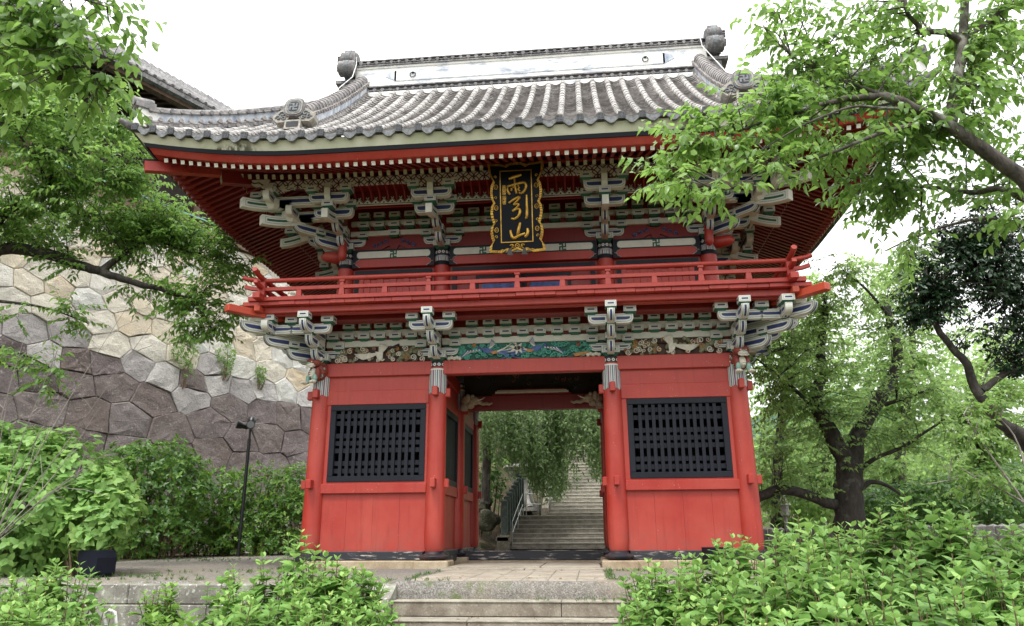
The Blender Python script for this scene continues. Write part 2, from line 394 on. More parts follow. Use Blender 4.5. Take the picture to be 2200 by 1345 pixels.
# ---- front and back wall bays
def boards(mb, x0, x1, y, z0, z1, n, m=0, th=.03):
    w = (x1 - x0) / n
    for i in range(n):
        d = random.uniform(0, .004); mb.box(x0 + i * w + .0015, x0 + (i + 1) * w - .0015, y - d, y + th, z0, z1, m)
def yboards(mb, x, y0, y1, z0, z1, n, th=.03, sx=1):
    w = (y1 - y0) / n
    for i in range(n):
        d = random.uniform(0, .004); mb.box(x - th / 2 - d, x + th / 2 + d, y0 + i * w + .0015, y0 + (i + 1) * w - .0015, z0, z1)
def lattice(parent, x0, x1, y, z0, z1, ncol, name='lattice_window', axis='x'):
    """black framed lattice: frame, then upright bars in front of cross bars in a narrow-narrow-wide rhythm"""
    M = Matrix.Identity(4) if axis == 'x' else Matrix(((0, -1, 0, 0), (1, 0, 0, 0), (0, 0, 1, 0), (0, 0, 0, 1)))
    f = .115; mb = MB()
    mb.box(x0, x1, y - .07, y + .05, z0, z0 + f, 0, M); mb.box(x0, x1, y - .07, y + .05, z1 - f, z1, 0, M)
    mb.box(x0, x0 + f, y - .068, y + .05, z0 + f, z1 - f, 0, M); mb.box(x1 - f, x1, y - .068, y + .05, z0 + f, z1 - f, 0, M)
    fr = mb.build(name, BLACK, parent, .008)
    mb = MB(); a, b = x0 + f, x1 - f; p = (b - a) / ncol; bw = p * .5
    for i in range(1, ncol):
        mb.box(a + i * p - bw / 2, a + i * p + bw / 2, y - .045, y - .012, z0 + f, z1 - f, 0, M)
    hs = [1, 1, 2.75, 1, 1, 2.75, 1, 1]; bar = .09; tot = (z1 - z0 - 2 * f) - bar * (len(hs) - 1); u = tot / sum(hs); z = z1 - f
    for h in hs[:-1]:
        z -= h * u; mb.box(a, b, y - .008, y + .02, z - bar, z, 0, M); z -= bar
    mb.build('lattice', BLACK, fr)
    return fr
for sx in (-1, 1):
    xa, xb = sorted((sx * 1.92, sx * 4.04)); mid = (xa + xb) / 2
    mb = MB(); boards(mb, xa, xb, -.03, .43, 1.515, 4); mb.build('lower_panel', RED, gate)
    mb = MB(); mb.box(xa, xb, -.105, .06, 1.512, 1.70); mb.build('belt_beam', RED, gate, .01)
    lattice(gate, xa + .10, xb - .05 if sx < 0 else xb - .10, -.0, 1.735, 3.265, 13)
    mb = MB(); mb.box(xa, xa + .10, -.055, .04, 1.7, 3.40); mb.box(xb - .10, xb, -.055, .04, 1.7, 3.40); mb.box(xa, xb, -.05, .05, 1.702, 1.735); mb.build('window_surround', RED, gate)
    mb = MB(); mb.box(xa, xb, -.075, .06, 3.267, 3.555); mb.build('upper_beam', RED, gate, .008)
    mb = MB(); boards(mb, xa, xb, -.055, 3.557, 3.85, 1); mb.build('upper_panel', RED, gate)
    mb = MB(); mb.box(min(sx * 1.86, sx * 4.1), max(sx * 1.86, sx * 4.1), -.125, .10, 3.842, 4.122); mb.build('lintel_beam', RED, gate, .012)
    # back wall and mid wall of the guardian room, closed boards in near-black for the unlit inside
    for y in (YC, 2 * YC):
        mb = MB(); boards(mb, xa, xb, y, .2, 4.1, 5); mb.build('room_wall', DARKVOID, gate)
    mb = MB(); mb.box(xa - .02, xa, .12, YC - .1, .45, 3.84); mb.box(xb, xb + .02, .12, YC - .1, .45, 3.84); mb.box(xa, xb, .1, YC, 3.80, 3.83); mb.box(xa, xb, .1, YC, .40, .43); mb.build('dark_liner', DARKVOID, gate)  # added liner, near-black so the lattice openings look dark
    # side walls: outer and passage side, with beams and barred windows on the passage side
    for x, pas in ((sx * 1.7522, True), (sx * 4.2, False)):
        for k in (0, 1):
            y0, y1 = GY[k] + .17, GY[k + 1] - .17
            mb = MB(); yboards(mb, x, y0, y1, .43, 1.515, 4); mb.build('lower_panel', RED, gate)
            mb = MB(); mb.box(x - .075, x + .075, y0, y1, 1.512, 1.72); mb.build('belt_beam', RED, gate, .008)
            mb = MB(); mb.box(x - .07, x + .07, y0, y1, 3.3, 3.56); mb.box(x - .05, x + .05, y0, y1, 3.56, 3.85); mb.build('upper_beam', RED, gate, .008)
            mb = MB(); mb.box(x - .10, x + .10, y0 - .02, y1 + .02, 3.842, 4.12); mb.build('lintel_beam', RED, gate, .01)
            if pas:
                mb = MB(); mb.box(x - .06, x + .06, y0, y1, 1.722, 1.84); mb.box(x - .06, x + .06, y0, y1, 3.17, 3.298)
                mb.box(x - .06, x + .06, y0, y0 + .12, 1.84, 3.17); mb.box(x - .06, x + .06, y1 - .12, y1, 1.84, 3.17); w = mb.build('barred_window', BLACK, gate, .006)
                mb = MB(); q = (y1 - y0 - .24) / 14
                for i in range(14): mb.box(x - .02, x + .02, y0 + .12 + (i + .25) * q, y0 + .12 + (i + .8) * q, 1.84, 3.17)
                mb.build('bars', BLACK, w)
            else:
                mb = MB(); yboards(mb, x, y0, y1, 1.7, 3.3, 5); mb.build('side_panel', RED, gate)
mb = MB(); mb.box(-1.64, 1.64, -.125, .10, 3.842, 4.122); mb.build('lintel_beam', RED, gate, .012)
mb = MB(); mb.box(-1.6, 1.6, YC - .11, YC + .11, 3.47, 3.80); mb.build('passage_beam', RED_SHADED, gate, .012)
mb = MB(); pts = [(-.92, 0, 3.80), (.92, 0, 3.80), (.72, 0, 3.93), (-.72, 0, 3.93)]
mb.prism([Vector(p) for p in pts], (0, YC - .16, 0), (0, YC + .1, 0)); mb.box(-.84, .84, YC - .175, YC - .162, 3.83, 3.875, 1); mb.box(-.80, .80, YC - .175, YC - .162, 3.885, 3.90, 1); mb.build('passage_strut', [RED_SHADED, BONE], gate)
mb = MB(); mb.box(-1.6, 1.6, 2 * YC - .11, 2 * YC + .11, 3.86, 4.12); mb.build('passage_beam', RED_SHADED, gate)
# carved dark panel over the passage beam, and ceiling
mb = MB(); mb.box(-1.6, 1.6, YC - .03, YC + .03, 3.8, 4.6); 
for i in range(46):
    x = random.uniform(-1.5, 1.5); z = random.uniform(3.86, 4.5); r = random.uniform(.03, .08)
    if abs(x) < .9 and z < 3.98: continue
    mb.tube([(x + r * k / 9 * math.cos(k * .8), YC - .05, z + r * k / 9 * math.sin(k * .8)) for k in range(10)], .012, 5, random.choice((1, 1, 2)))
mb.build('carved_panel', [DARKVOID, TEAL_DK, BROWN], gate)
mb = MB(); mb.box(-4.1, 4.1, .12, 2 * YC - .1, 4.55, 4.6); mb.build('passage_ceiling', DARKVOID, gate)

# ---- beam ends (stubs) on the front columns
def stub(x0, x1, y0, y1, z0, z1): mb = MB(); mb.box(x0, x1, y0, y1, z0, z1); mb.build('beam_end', RED, gate, .012)
for i, x in enumerate(GX):
    stub(x - .052, x + .052, -.36, -.15, 1.60, 1.775); stub(x - .055, x + .055, -.34, -.15, 3.385, 3.565)
    for j, y in enumerate(GY):
        s = 1 if x in (GX[1], GX[3]) else -1
        for z0, z1 in ((1.605, 1.775), (3.387, 3.565)): stub(min(x + s * .15, x + s * .262), max(x + s * .15, x + s * .262), y - .055, y + .055, z0, z1)

# ================================================================== brackets
def decal(mb, c, u, v, nrm, w, h):
    """painted fillet on a block face: blue-grey outline, white ground, navy bar"""
    c, u, v, nrm = Vector(c), Vector(u), Vector(v), Vector(nrm)
    mb.quad(c + nrm * .002, u * w * .41, v * h * .36, 2)
    mb.quad(c + nrm * .004, u * w * .385, v * h * .30, 0)
    mb.quad(c + nrm * .006, u * w * .28, v * h * .13, 3)
def block(mb, c, s=1.0, faces='f', M=None, big=False):
    """bearing block: tapered green foot, white box with painted faces. c = bottom centre; M = rotation"""
    w, hb, hf = (.24, .118, .044) if not big else (.36, .13, .065); w *= s
    M = M or Matrix.Identity(4); T = Matrix.Translation(c) @ M
    b = .62 * w / 2; t = w / 2
    lo = [(-b, -b, 0), (b, -b, 0), (b, b, 0), (-b, b, 0)]; hi = [(-t * .98, -t * .98, hf), (t * .98, -t * .98, hf), (t * .98, t * .98, hf), (-t * .98, t * .98, hf)]
    mb.add([T @ Vector(p) for p in lo + hi], [(0, 1, 5, 4), (1, 2, 6, 5), (2, 3, 7, 6), (3, 0, 4, 7), (3, 2, 1, 0)], 1)
    # white lip with cut corners
    mb.box(-t, t, -t, t, hf, hf + hb, 0, T)
    R3 = T.to_3x3()
    for a in ((0, -1), (-1, 0), (1, 0)):
        nrm = R3 @ Vector((a[0], a[1], 0)); u = R3 @ Vector((-a[1], a[0], 0)); v = R3 @ Vector((0, 0, 1))
        decal(mb, T @ Vector((a[0] * t, a[1] * t, hf + hb / 2)), u, v, nrm, w, hb)
def arm_profile(L, z0, z1, r, n=5):
    """flat-topped arm with rounded under-ends, in (s,z)"""
    p = [(-L, z1), (-L, z0 + r)]
    for i in range(1, n + 1):
        t = PI / 2 * i / n; p.append((-L + r - r * math.cos(t), z0 + r - r * math.sin(t)))
    q = [(-a, b) for a, b in p[::-1]]
    return p + q
def inset(pr, d):
    a = np.array(pr); c = (a.max(0) + a.min(0)) / 2; h = (a.max(0) - a.min(0)) / 2
    return [tuple(c + (q - c) * (h - d) / h) for q in a]
def arm(mb, c, ax, L, z0, z1, w, r=.11):
    """horizontal arm along direction ax centred at c (x,y), painted on both long faces"""
    ax = Vector((ax[0], ax[1], 0)).normalized(); nrm = Vector((ax.y, -ax.x, 0)); C = Vector((c[0], c[1], 0))
    pr = arm_profile(L, z0, z1, r); P = lambda q: C + ax * q[0] + Vector((0, 0, q[1]))
    mb.prism([P(q) for q in pr], nrm * (w / 2), nrm * (-w / 2), 0)
    for s in (1, -1):
        for k, (d, m) in enumerate(((.022, 2), (.036, 0), (.062, 3))):
            off = nrm * s * (w / 2 + .002 * (k + 1)); vs = [P(q) + off for q in inset(pr, d)]
            mb.add(vs, [tuple(range(len(vs))) if s < 0 else tuple(range(len(vs)))[::-1]], m)
def nose(mb, c, d, a0, a1, z0, z1, w=.135, r=.17, paint=True):
    """cantilever arm from a0 to a1 along d, front quarter-rounded below, painted along its curved front"""
    d = Vector((d[0], d[1], 0)).normalized(); side = Vector((d.y, -d.x, 0)); C = Vector((c[0], c[1], 0))
    pr = [(a0, z0), (a0, z1), (a1, z1)]; curve = [(a1, z1)]
    n = 7
    for i in range(n + 1):
        t = PI / 2 * i / n; q = (a1 - r + r * math.cos(t), z0 + r - r * math.sin(t)); pr.append(q); curve.append(q)
    P = lambda q: C + d * q[0] + Vector((0, 0, q[1]))
    mb.prism([P(q) for q in pr], side * (w / 2), side * (-w / 2), 0)
    for s in (1, -1):                                                    # side faces
        for k, (dd, m) in enumerate(((.02, 2), (.034, 0), (.062, 3))):
            vs = [P(q) + side * s * (w / 2 + .002 * (k + 1)) for q in inset(pr, dd)]
            mb.add(vs, [tuple(range(len(vs)))[::s]], m)
    cc = C + d * (a1 - r) + Vector((0, 0, z0 + r))
    for k, (ww, m, e) in enumerate(((w * .39, 2, 0), (w * .29, 0, 0), (w * .14, 3, 1))):      # front strip
        pts = curve[e:len(curve) - e] if e else curve
        vs = []
        for j, q in enumerate(pts):
            nd = (d * (q[0] - (a1 - r)) + Vector((0, 0, q[1] - (z0 + r)))).normalized() if j > 0 or e else d
            vs += [P(q) + nd * .003 * (k + 1) - side * ww, P(q) + nd * .003 * (k + 1) + side * ww]
        mb.add(vs, [(2 * j, 2 * j + 1, 2 * j + 3, 2 * j + 2) for j in range(len(pts) - 1)], m)
def rotz(d):
    a = math.atan2(d[1], d[0]) + PI / 2; return Matrix.Rotation(a, 4, 'Z')
BR = [WHITE, GREEN, LINE, NAVY]
def bracket_lower(cx, cy, dirs, parent):
    mb = MB(); Z = 4.115
    block(mb, (cx, cy, Z), 1.0, M=Matrix.Identity(4), big=True)
    step, rise = .35, .215
    for d in dirs:
        dg = abs(d[0]) > .1 and abs(d[1]) > .1; k = math.sqrt(2) if dg else 1.0; u = Vector((d[0], d[1], 0)).normalized(); per = (u.y, -u.x)
        if not dg: arm(mb, (cx, cy), per, .425, 4.245, 4.40, .13)
        for i in (1, 2, 3):
            a1 = (.2 + step * i) * k
            nose(mb, (cx, cy), u, -.1 if i == 1 else .1, a1, 4.145 + rise * (i - 1), 4.345 + rise * (i - 1))
            if i < 3 or not dg: block(mb, Vector((cx, cy, 4.335 + rise * (i - 1))) + u * (a1 - .10), .88, M=rotz(u))
        e = (.2 + step * 2) * k + .06
        if not dg:
            arm(mb, Vector((cx, cy, 0)) + u * (.2 + step * 2 - .1), per, .43, 4.585, 4.77, .13)
            for s in (-1, 1): block(mb, Vector((cx, cy, 4.755)) + u * (.2 + step * 2 - .1) + Vector((per[0], per[1], 0)) * s * .37, 1.0, M=rotz(u))
            for s in (-1, 1): block(mb, Vector((cx, cy, 4.385)) + Vector((per[0], per[1], 0)) * s * .36, .95, M=rotz(u))
        else:
            for i in (1, 2):                                             # fluted white blocks of the corner
                c = Vector((cx, cy, 4.36 + rise * i)) + u * ((.2 + step * i + .12) * k)
                mb.lathe([(.10, 0), (.15, .06), (.16, .15)], c=c, n=8, m=0, smooth=False)
            for i in (1, 2):                                             # side arms stepping out along the eaves
                q = Vector((cx, cy, 0)) + u * ((.2 + step * i - .1) * k)
    return mb.build('bracket_set', BR, parent)
for i, x in enumerate(GX):
    if i in (1, 2): bracket_lower(x, -.02, [(0, -1)], gate)
    else:
        s = -1 if i == 0 else 1
        bracket_lower(x, -.02, [(0, -1), (s, 0), (s, -1)], gate)
        bracket_lower(x, YC, [(s, 0)], gate)
# extra second bracket towards the corner arms (seen left and right of the corner set)
def eave_cross(cx, cy, u, parent, z, zb):
    mb = MB(); per = (u[1], -u[0]); arm(mb, (cx, cy), per, .46, z, z + .18, .13)
    nose(mb, (cx, cy), u, -.1, .27, z - .01, z + .20); block(mb, Vector((cx, cy, z + .19)) + Vector((u[0], u[1], 0)) * .17, .9, M=rotz(u)); block(mb, Vector((cx, cy, z + .165)) + Vector((per[0], per[1], 0)) * .38, .95, M=rotz(u)); mb.build('bracket_set', BR, parent)
for s in (-1, 1):
    eave_cross(s * 4.97, -.82, (0, -1), gate, 4.585, 0); eave_cross(s * 4.97, -.82, (s, 0), gate, 4.59, 0)

# ---- long white beams between brackets with their rows of bearing blocks
mb = MB(); block(mb, (0, 0, 0), .98); blk_me = mb.build('bearing_block', BR, gate)
def blocks_on(beam, xs, y, z):
    global blk_me
    for x in xs:
        if blk_me is not None and blk_me.get('used') is None:
            o = blk_me; o['used'] = 1; del o['used']; blk_used[0] += 1
            if blk_used[0] > 1: o = blk_me.copy(); COL.objects.link(o)
        else: o = blk_me.copy(); COL.objects.link(o)
        o.parent = beam; o.location = (x, y, z)
blk_used = [0]
bays = [(-4.2, -1.752, -2.976), (-1.752, 1.752, 0), (1.752, 4.2, 2.976)]
for (x0, x1, xm) in bays:
    ctr = xm == 0
    rows = [.0, .35, .70, 1.05, 1.40] if ctr else [0, .335, .67, 1.0]
    xs = sorted({round(xm + s * r, 3) for r in rows for s in (-1, 1)})
    mb = MB(); mb.box(x0 + .08, x1 - .08, -.085, .06, 4.47, 4.605); bm = mb.build('white_beam', WHITE, gate, .006); blocks_on(bm, xs, -.05, 4.585)
    mb = MB(); mb.box(x0 + .08, x1 - .08, -.085, .06, 4.69, 4.822); bm = mb.build('white_beam', WHITE, gate, .006); blocks_on(bm, [x for x in xs if abs(x - xm) < (1.3 if ctr else .9)], -.05, 4.81)
    mb = MB(); mb.box(x0 + .1, x1 - .1, -.02, .05, 4.11, 5.06); mb.build('bracket_backboard', RED_SHADED, gate)
# side faces of the lower bracket zone
for s in (-1, 1):
    mb = MB(); mb.box(s * 4.2 - .03, s * 4.2 + .03, .1, 2 * YC, 4.11, 5.06); mb.build('bracket_backboard', RED_SHADED, gate)
    for z0, z1 in ((4.47, 4.605), (4.69, 4.82)):
        mb = MB(); mb.box(s * 4.2 - .08, s * 4.2 + .08, .1, 2 * YC - .1, z0, z1); mb.build('white_beam', WHITE, gate, .006)

# ================================================================== balcony
FX, FY = 5.43, 1.30                       # half width, front overhang
def ringbox(mb, hx, hy, w, z0, z1, m=0):
    """square ring of four bars, outer half extents hx,hy about (0,YC), butted end to end"""
    y0, y1 = YC - hy, YC + hy
    mb.box(-hx, hx, y0, y0 + w, z0, z1, m); mb.box(-hx, hx, y1 - w, y1, z0, z1, m)
    mb.box(-hx, -hx + w, y0 + w + .001, y1 - w - .001, z0, z1, m); mb.box(hx - w, hx, y0 + w + .001, y1 - w - .001, z0, z1, m)
hyf = YC + FY
mb = MB(); x = -5.43; 
while x < 5.43 - .02:                     # floor boards: their butt ends show along the edge
    w = min(random.choice((.30, .33, .36, .4)), 5.43 - x); d = random.uniform(-.012, .012)
    mb.box(x + .001, x + w - .001, -FY + d - .0, .2, 5.062 + random.uniform(-.004, .004), 5.137); x += w
for s in (-1, 1):
    y = .2
    while y < 2 * YC + FY: mb.box(min(s * 3.7, s * 5.43), max(s * 3.7, s * 5.43), y + .001, min(y + .35, 2 * YC + FY) - .001, 5.062, 5.137); y += .35
mb.build('balcony_floor', RED, gate, .006)
mb = MB(); ringbox(mb, 5.18, hyf - .14, .17, 4.935, 5.06); mb.build('balcony_joist', RED, gate, .01)
mb = MB(); ringbox(mb, 5.03, hyf - .22, .16, 4.912, 4.934); mb.build('balcony_joist', RED, gate, .01)
mb = MB(); ringbox(mb, 4.62, hyf - .62, .15, 4.88, 5.0); ringbox(mb, 4.45, hyf - .85, .15, 4.90, 5.04); mb.build('balcony_joist', RED_SHADED, gate, .01)
mb = MB(); mb.box(-4.9, 4.9, -1.0, 2 * YC + 1.0, 5.04, 5.06); mb.build('balcony_soffit', RED_SHADED, gate)
# crossing log ends at the two front corners
for s in (-1, 1):
    M = Matrix.Translation((s * 5.08, -1.05, 4.93)) @ Matrix.Rotation(math.atan2(-.62, s * .5) , 4, 'Z')
    mb = MB(); mb.box(-.4, .78, -.085, .085, -.08, .065, 0, M); mb.build('corner_beam_end', RED_FRESH, gate, .012)
    mb = MB(); mb.box(s * 5.10 - .06, s * 5.10 + .06, -1.38, -1.16, 4.925, 5.045); mb.build('corner_beam_end', RED_FRESH, gate, .012)
# railing
rail = bpy.data.objects.new('railing', None); COL.objects.link(rail); rail.parent = gate; rail['label'] = 'red balcony railing with upturned crossed rail ends'
mb = MB(); ringbox(mb, 5.13, hyf + .04, .13, 5.139, 5.222); mb.build('bottom_rail', RED, rail, .008)
for s in (-1, 1):
    mb = MB(); mb.box(s * 5.06 - .075, s * 5.06 + .075, -1.55, -1.345, 5.142, 5.26); mb.build('rail_end', RED, rail, .008)
    mb = MB(); mb.box(min(s * 5.133, s * 5.32), max(s * 5.133, s * 5.32), -1.335, -1.22, 5.142, 5.235); mb.build('rail_end', RED, rail, .008)
def rail_bar(pts, w, h):                  # square bar along a polyline
    mb = MB(); P = [Vector(p) for p in pts]; vs = []
    for i, p in enumerate(P):
        d = (P[min(i + 1, len(P) - 1)] - P[max(i - 1, 0)]).normalized(); sd = d.cross(Vector((0, 0, 1))).normalized(); up = sd.cross(d)
        vs += [p - sd * w / 2 - up * h / 2, p + sd * w / 2 - up * h / 2, p + sd * w / 2 + up * h / 2, p - sd * w / 2 + up * h / 2]
    n = len(P); fs = [(4 * i + k, 4 * i + (k + 1) % 4, 4 * i + 4 + (k + 1) % 4, 4 * i + 4 + k) for i in range(n - 1) for k in range(4)] + [(3, 2, 1, 0), tuple(4 * n - 4 + k for k in range(4))]
    mb.add(vs, fs); return mb
yr = -1.285
rail_bar([(-5.42, yr, 5.46), (-5.28, yr, 5.415), (-5.06, yr, 5.385)] + [(x, yr, 5.385) for x in np.linspace(-4.5, 4.5, 7)] + [(5.06, yr, 5.385), (5.28, yr, 5.415), (5.42, yr, 5.46)], .075, .075).build('middle_rail', RED, rail, .006)
mb = MB(); mb.tube([(-5.47, yr, 5.655), (-5.38, yr, 5.618), (-5.24, yr, 5.595), (-5.06, yr, 5.565), (5.06, yr, 5.565), (5.24, yr, 5.595), (5.38, yr, 5.618), (5.47, yr, 5.655)], .046, 12); mb.build('top_rail', RED, rail)
for s in (-1, 1):
    x = s * 5.06
    rail_bar([(x, -1.62, 5.46), (x, -1.5, 5.43), (x, -1.34, 5.41), (x, 0, 5.408), (x, 2 * YC + 1.3, 5.408)], .085, .075).build('middle_rail', RED, rail, .006)
    mb = MB(); mb.tube([(x, -1.70, 5.675), (x, -1.63, 5.648), (x, -1.53, 5.622), (x, -1.38, 5.605), (x, -1.2, 5.60), (x, 2 * YC + 1.3, 5.60)], .052, 12); mb.build('top_rail', RED, rail)
    mb = MB(); mb.box(x - .07, x + .07, yr - .07, yr + .07, 5.222, 5.53); mb.build('corner_post', RED, rail, .008)
mbp = MB(); mbp.add([(-.058, -.05, 0), (.058, -.05, 0), (.058, .05, 0), (-.058, .05, 0), (-.046, -.04, .13), (.046, -.04, .13), (.046, .04, .13), (-.046, .04, .13)], [(0, 1, 5, 4), (1, 2, 6, 5), (2, 3, 7, 6), (3, 0, 4, 7), (7, 6, 5, 4)][:4] + [(4, 5, 6, 7)])
short = mbp.build('short_post', RED, rail, .005)
mbp.add([(-.042, -.04, .19), (.042, -.04, .19), (.042, .04, .19), (-.042, .04, .19), (-.030, -.03, .27), (.030, -.03, .27), (.030, .03, .27), (-.030, .03, .27)], [(0, 1, 5, 4), (1, 2, 6, 5), (2, 3, 7, 6), (3, 0, 4, 7)]); mbp.cbox((0, 0, .285), (.105, .09, .045))
tall = mbp.build('tall_post', RED, rail, .005)
first = {}
for k in range(-5, 6):
    x = k * .86
    o = tall if k % 2 == 0 else short
    if id(o) in first: o = o.copy(); COL.objects.link(o); o.parent = rail
    else: first[id(o)] = 1
    o.location = (x, yr, 5.222)
for s in (-1, 1):
    for k in range(5):
        o = (tall if k % 2 else short).copy(); COL.objects.link(o); o.parent = rail; o.location = (s * 5.06, -.3 + k * 1.1, 5.222)
# ================================================================== upper storey
UX = [-3.86, -1.737, 1.737, 3.86]; UY = .1; UYB = 2 * YC - .1
DOT2 = 6.53
def dots2():
    m = DOTS.copy(); m.name = 'column_dot_band_upper'
    for nd in m.node_tree.nodes:
        if nd.type == 'MATH' and nd.operation == 'SUBTRACT' and abs(nd.inputs[1].default_value - DOTZ) < 1e-4: nd.inputs[1].default_value = DOT2
    return m
DOTS2 = dots2()
mb = MB(); mb.lathe([(.175, 5.137), (.172, 6.0), (.165, 6.3)], n=24); ucol = mb.build('column', RED, gate)
mb = MB(); mb.lathe([(.176, 6.235), (.168, 6.30), (.162, 6.33)], n=24, m=0); mb.lathe([(.163, 6.33), (.163, 6.42)], n=24, m=1); mb.lathe([(.166, 6.425), (.168, 6.435), (.166, 6.447)], n=24, m=2)
mb.lathe([(.165, 6.45), (.165, 6.56), (.15, 6.60)], n=24, m=3); mb.build('dotted_band', [BLACK, STRIPES, PINK, DOTS2], ucol)
ucol.location = (UX[0], UY, 0)
for y in (UY, UYB):
    for x in UX:
        if (x, y) != (UX[0], UY): c = copy_tree(ucol, gate); c.location = (x, y, 0)
for (x0, x1) in ((UX[0], UX[1]), (UX[1], UX[2]), (UX[2], UX[3])):
    a, b = x0 + .165, x1 - .165; xm = (a + b) / 2; ctr = abs(xm) < .1
    mb = MB(); mb.box(a, b, UY - .10, UY + .08, 6.25, 6.445); mb.build('tie_beam', RED, gate, .008)
    for s, xx in ((1, a), (-1, b)):       # black wrap at the beam ends, edged in a pale line
        mb = MB(); P = [(0, 6.247), (.17, 6.247), (.12, 6.285), (.085, 6.30), (.075, 6.335), (.02, 6.35), (.075, 6.365), (.085, 6.40), (.12, 6.415), (.17, 6.448), (0, 6.448)]
        mb.prism([Vector((xx + s * p[0], UY - .104, p[1])) for p in P][::s], (0, 0, 0), (0, -.003, 0), 0)
        mb.tube([(xx + s * p[0], UY - .11, p[1]) for p in P[1:10]], .006, 4, 1); mb.build('beam_wrap', [BLACK, PINK], gate)
    mb = MB(); mb.box(a, b, UY - .09, UY + .07, 6.447, 6.66); cb = mb.build('cartouche_beam', BLACK, gate)
    mb = MB(); L = (b - a) / 2 - .09; z0, z1 = 6.468, 6.615; r = .06
    P = []
    for (cx, cz, t0) in ((L - r, z1 - r, 0), (-L + r, z1 - r, 1), (-L + r, z0 + r, 2), (L - r, z0 + r, 3)):
        for k in range(5): t = PI / 2 * (t0 + k / 4); P.append((cx + r * math.cos(t), cz + r * math.sin(t)))
    mb.prism([Vector((xm + p[0] * 1.012, 0, 6.5415 + (p[1] - 6.5415) * 1.14)) for p in P], (0, UY - .094, 0), (0, UY - .09, 0), 1)
    mb.prism([Vector((xm + p[0], 0, p[1])) for p in P], (0, UY - .098, 0), (0, UY - .09, 0), 0)
    def manji(mb, c, u, v, s, m, t=.2, lift=0):
        """left-facing manji in plane u,v; s = half size"""
        c, u, v = Vector(c), Vector(u), Vector(v); k = t * s
        for (cx, cy, hx, hy) in ((0, 0, k, s), (0, 0, s, k), (-s / 2 - k / 2, s - k, s / 2 - k / 2, k), (s / 2 + k / 2, -s + k, s / 2 - k / 2, k), (s - k, s / 2 + k / 2, k, s / 2 - k / 2), (-s + k, -s / 2 - k / 2, k, s / 2 - k / 2)):
            mb.quad(c + u * cx + v * cy + lift * u.cross(v) * (1 if cx == 0 and cy == 0 and hx > hy else 1.2 if cx == 0 else 1.4), u * hx, v * hy, m)
    if not ctr: manji(mb, (xm, UY - .1005, 6.5415), (1, 0, 0), (0, 0, 1), .075, 1, .2, .001)
    else:
        for xx in (-.85, .85): manji(mb, (xx, UY - .1005, 6.5415), (1, 0, 0), (0, 0, 1), .075, 1, .2, .001)
    mb.build('cartouche', [WHITE, GREEN], cb)
    # wall below: black frame, red surround, boards
    mb = MB(); mb.box(a, b, UY + .0, UY + .05, 5.137, 6.25); mb.build('upper_wall', RED_SHADED, gate)
    mb = MB(); c, d = a + .06, b - .06
    mb.box(c, d, UY - .06, UY - .003, 6.10, 6.19); mb.box(c, c + .09, UY - .06, UY - .003, 5.14, 6.10); mb.box(d - .09, d, UY - .06, UY - .003, 5.14, 6.10); fr = mb.build('panel_frame', BLACK, gate)
    if not ctr:
        mb = MB(); c += .092; d -= .092
        mb.box(c, d, UY - .05, UY - .003, 6.0, 6.098); mb.box(c, c + .10, UY - .05, UY - .003, 5.14, 6.0); mb.box(d - .10, d, UY - .05, UY - .003, 5.14, 6.0)
        n = 9; w = (d - c - .2) / n
        for i in range(n): mb.box(c + .1 + i * w + .004, c + .1 + i * w + w - .004, UY - .03 + (.012 if i % 2 else 0), UY - .003, 5.14, 6.0)
        mb.build('boarded_panel', RED, fr)
    else:
        mb = MB(); c += .5; d -= .5
        mb.box(c, d, UY - .055, UY - .003, 6.0, 6.098, 0)
        for k in range(2):
            e = c + k * (d - c) / 2; f = e + (d - c) / 2
            mb.box(e + .01, f - .01, UY - .05, UY - .003, 5.14, 5.995, 0); mb.box(e + .08, f - .08, UY - .06, UY - .051, 5.55, 5.92, 1); mb.box(e + .14, f - .14, UY - .068, UY - .061, 5.62, 5.82, 2)
        mb.build('panel_door', [BLACK, RED_SHADED, BLUE], fr)
    if not ctr:                            # frog-leg strut under the centre block
        mb = MB(); P = [(-.66, 6.665), (-.40, 6.72), (-.22, 6.82), (-.13, 6.92), (.13, 6.92), (.22, 6.82), (.40, 6.72), (.66, 6.665), (.3, 6.665), (.1, 6.76), (.05, 6.66), (-.05, 6.66), (-.1, 6.76), (-.3, 6.665)]
        mb.prism([Vector((xm + p[0], 0, p[1])) for p in P], (0, UY - .06, 0), (0, UY - .01, 0), 0)
        for s in (-1, 1):
            for k in range(3): mb.tube([(xm + s * (.18 + .12 * k + .05 * math.cos(t) * (1 - t / 9)), UY - .065, 6.85 - .05 * k + .05 * math.sin(t) * (1 - t / 9)) for t in np.linspace(0, 7, 12)], .012, 5, 1)
        mb.build('frog_leg_strut', [RED_SHADED, BLUE], gate)
    mb = MB(); mb.box(x0, x1, UY - .02, UY + .04, 6.66, 8.6); mb.build('bracket_backboard', RED_SHADED, gate)
    rows = [0, .35, .7, 1.05, 1.4] if ctr else [0, .335, .67, 1.0]; xm0 = (x0 + x1) / 2
    if not ctr: rows = [0, .34, .68]
    xs = sorted({round(xm0 + s * r, 3) for r in rows for s in (-1, 1)})
    mb = MB(); mb.box(x0 + .08, x1 - .08, UY - .09, UY - .02, 6.99, 7.105); bm = mb.build('white_beam', WHITE, gate, .006); blocks_on(bm, xs, UY - .06, 7.125)
    blocks_on(bm, [xm0], UY - .06, 6.915)
    mb = MB(); mb.box(x0 + .08, x1 - .08, UY - .09, UY - .02, 7.235, 7.345); bm = mb.build('white_beam', WHITE, gate, .006); blocks_on(bm, xs, UY - .06, 7.345)
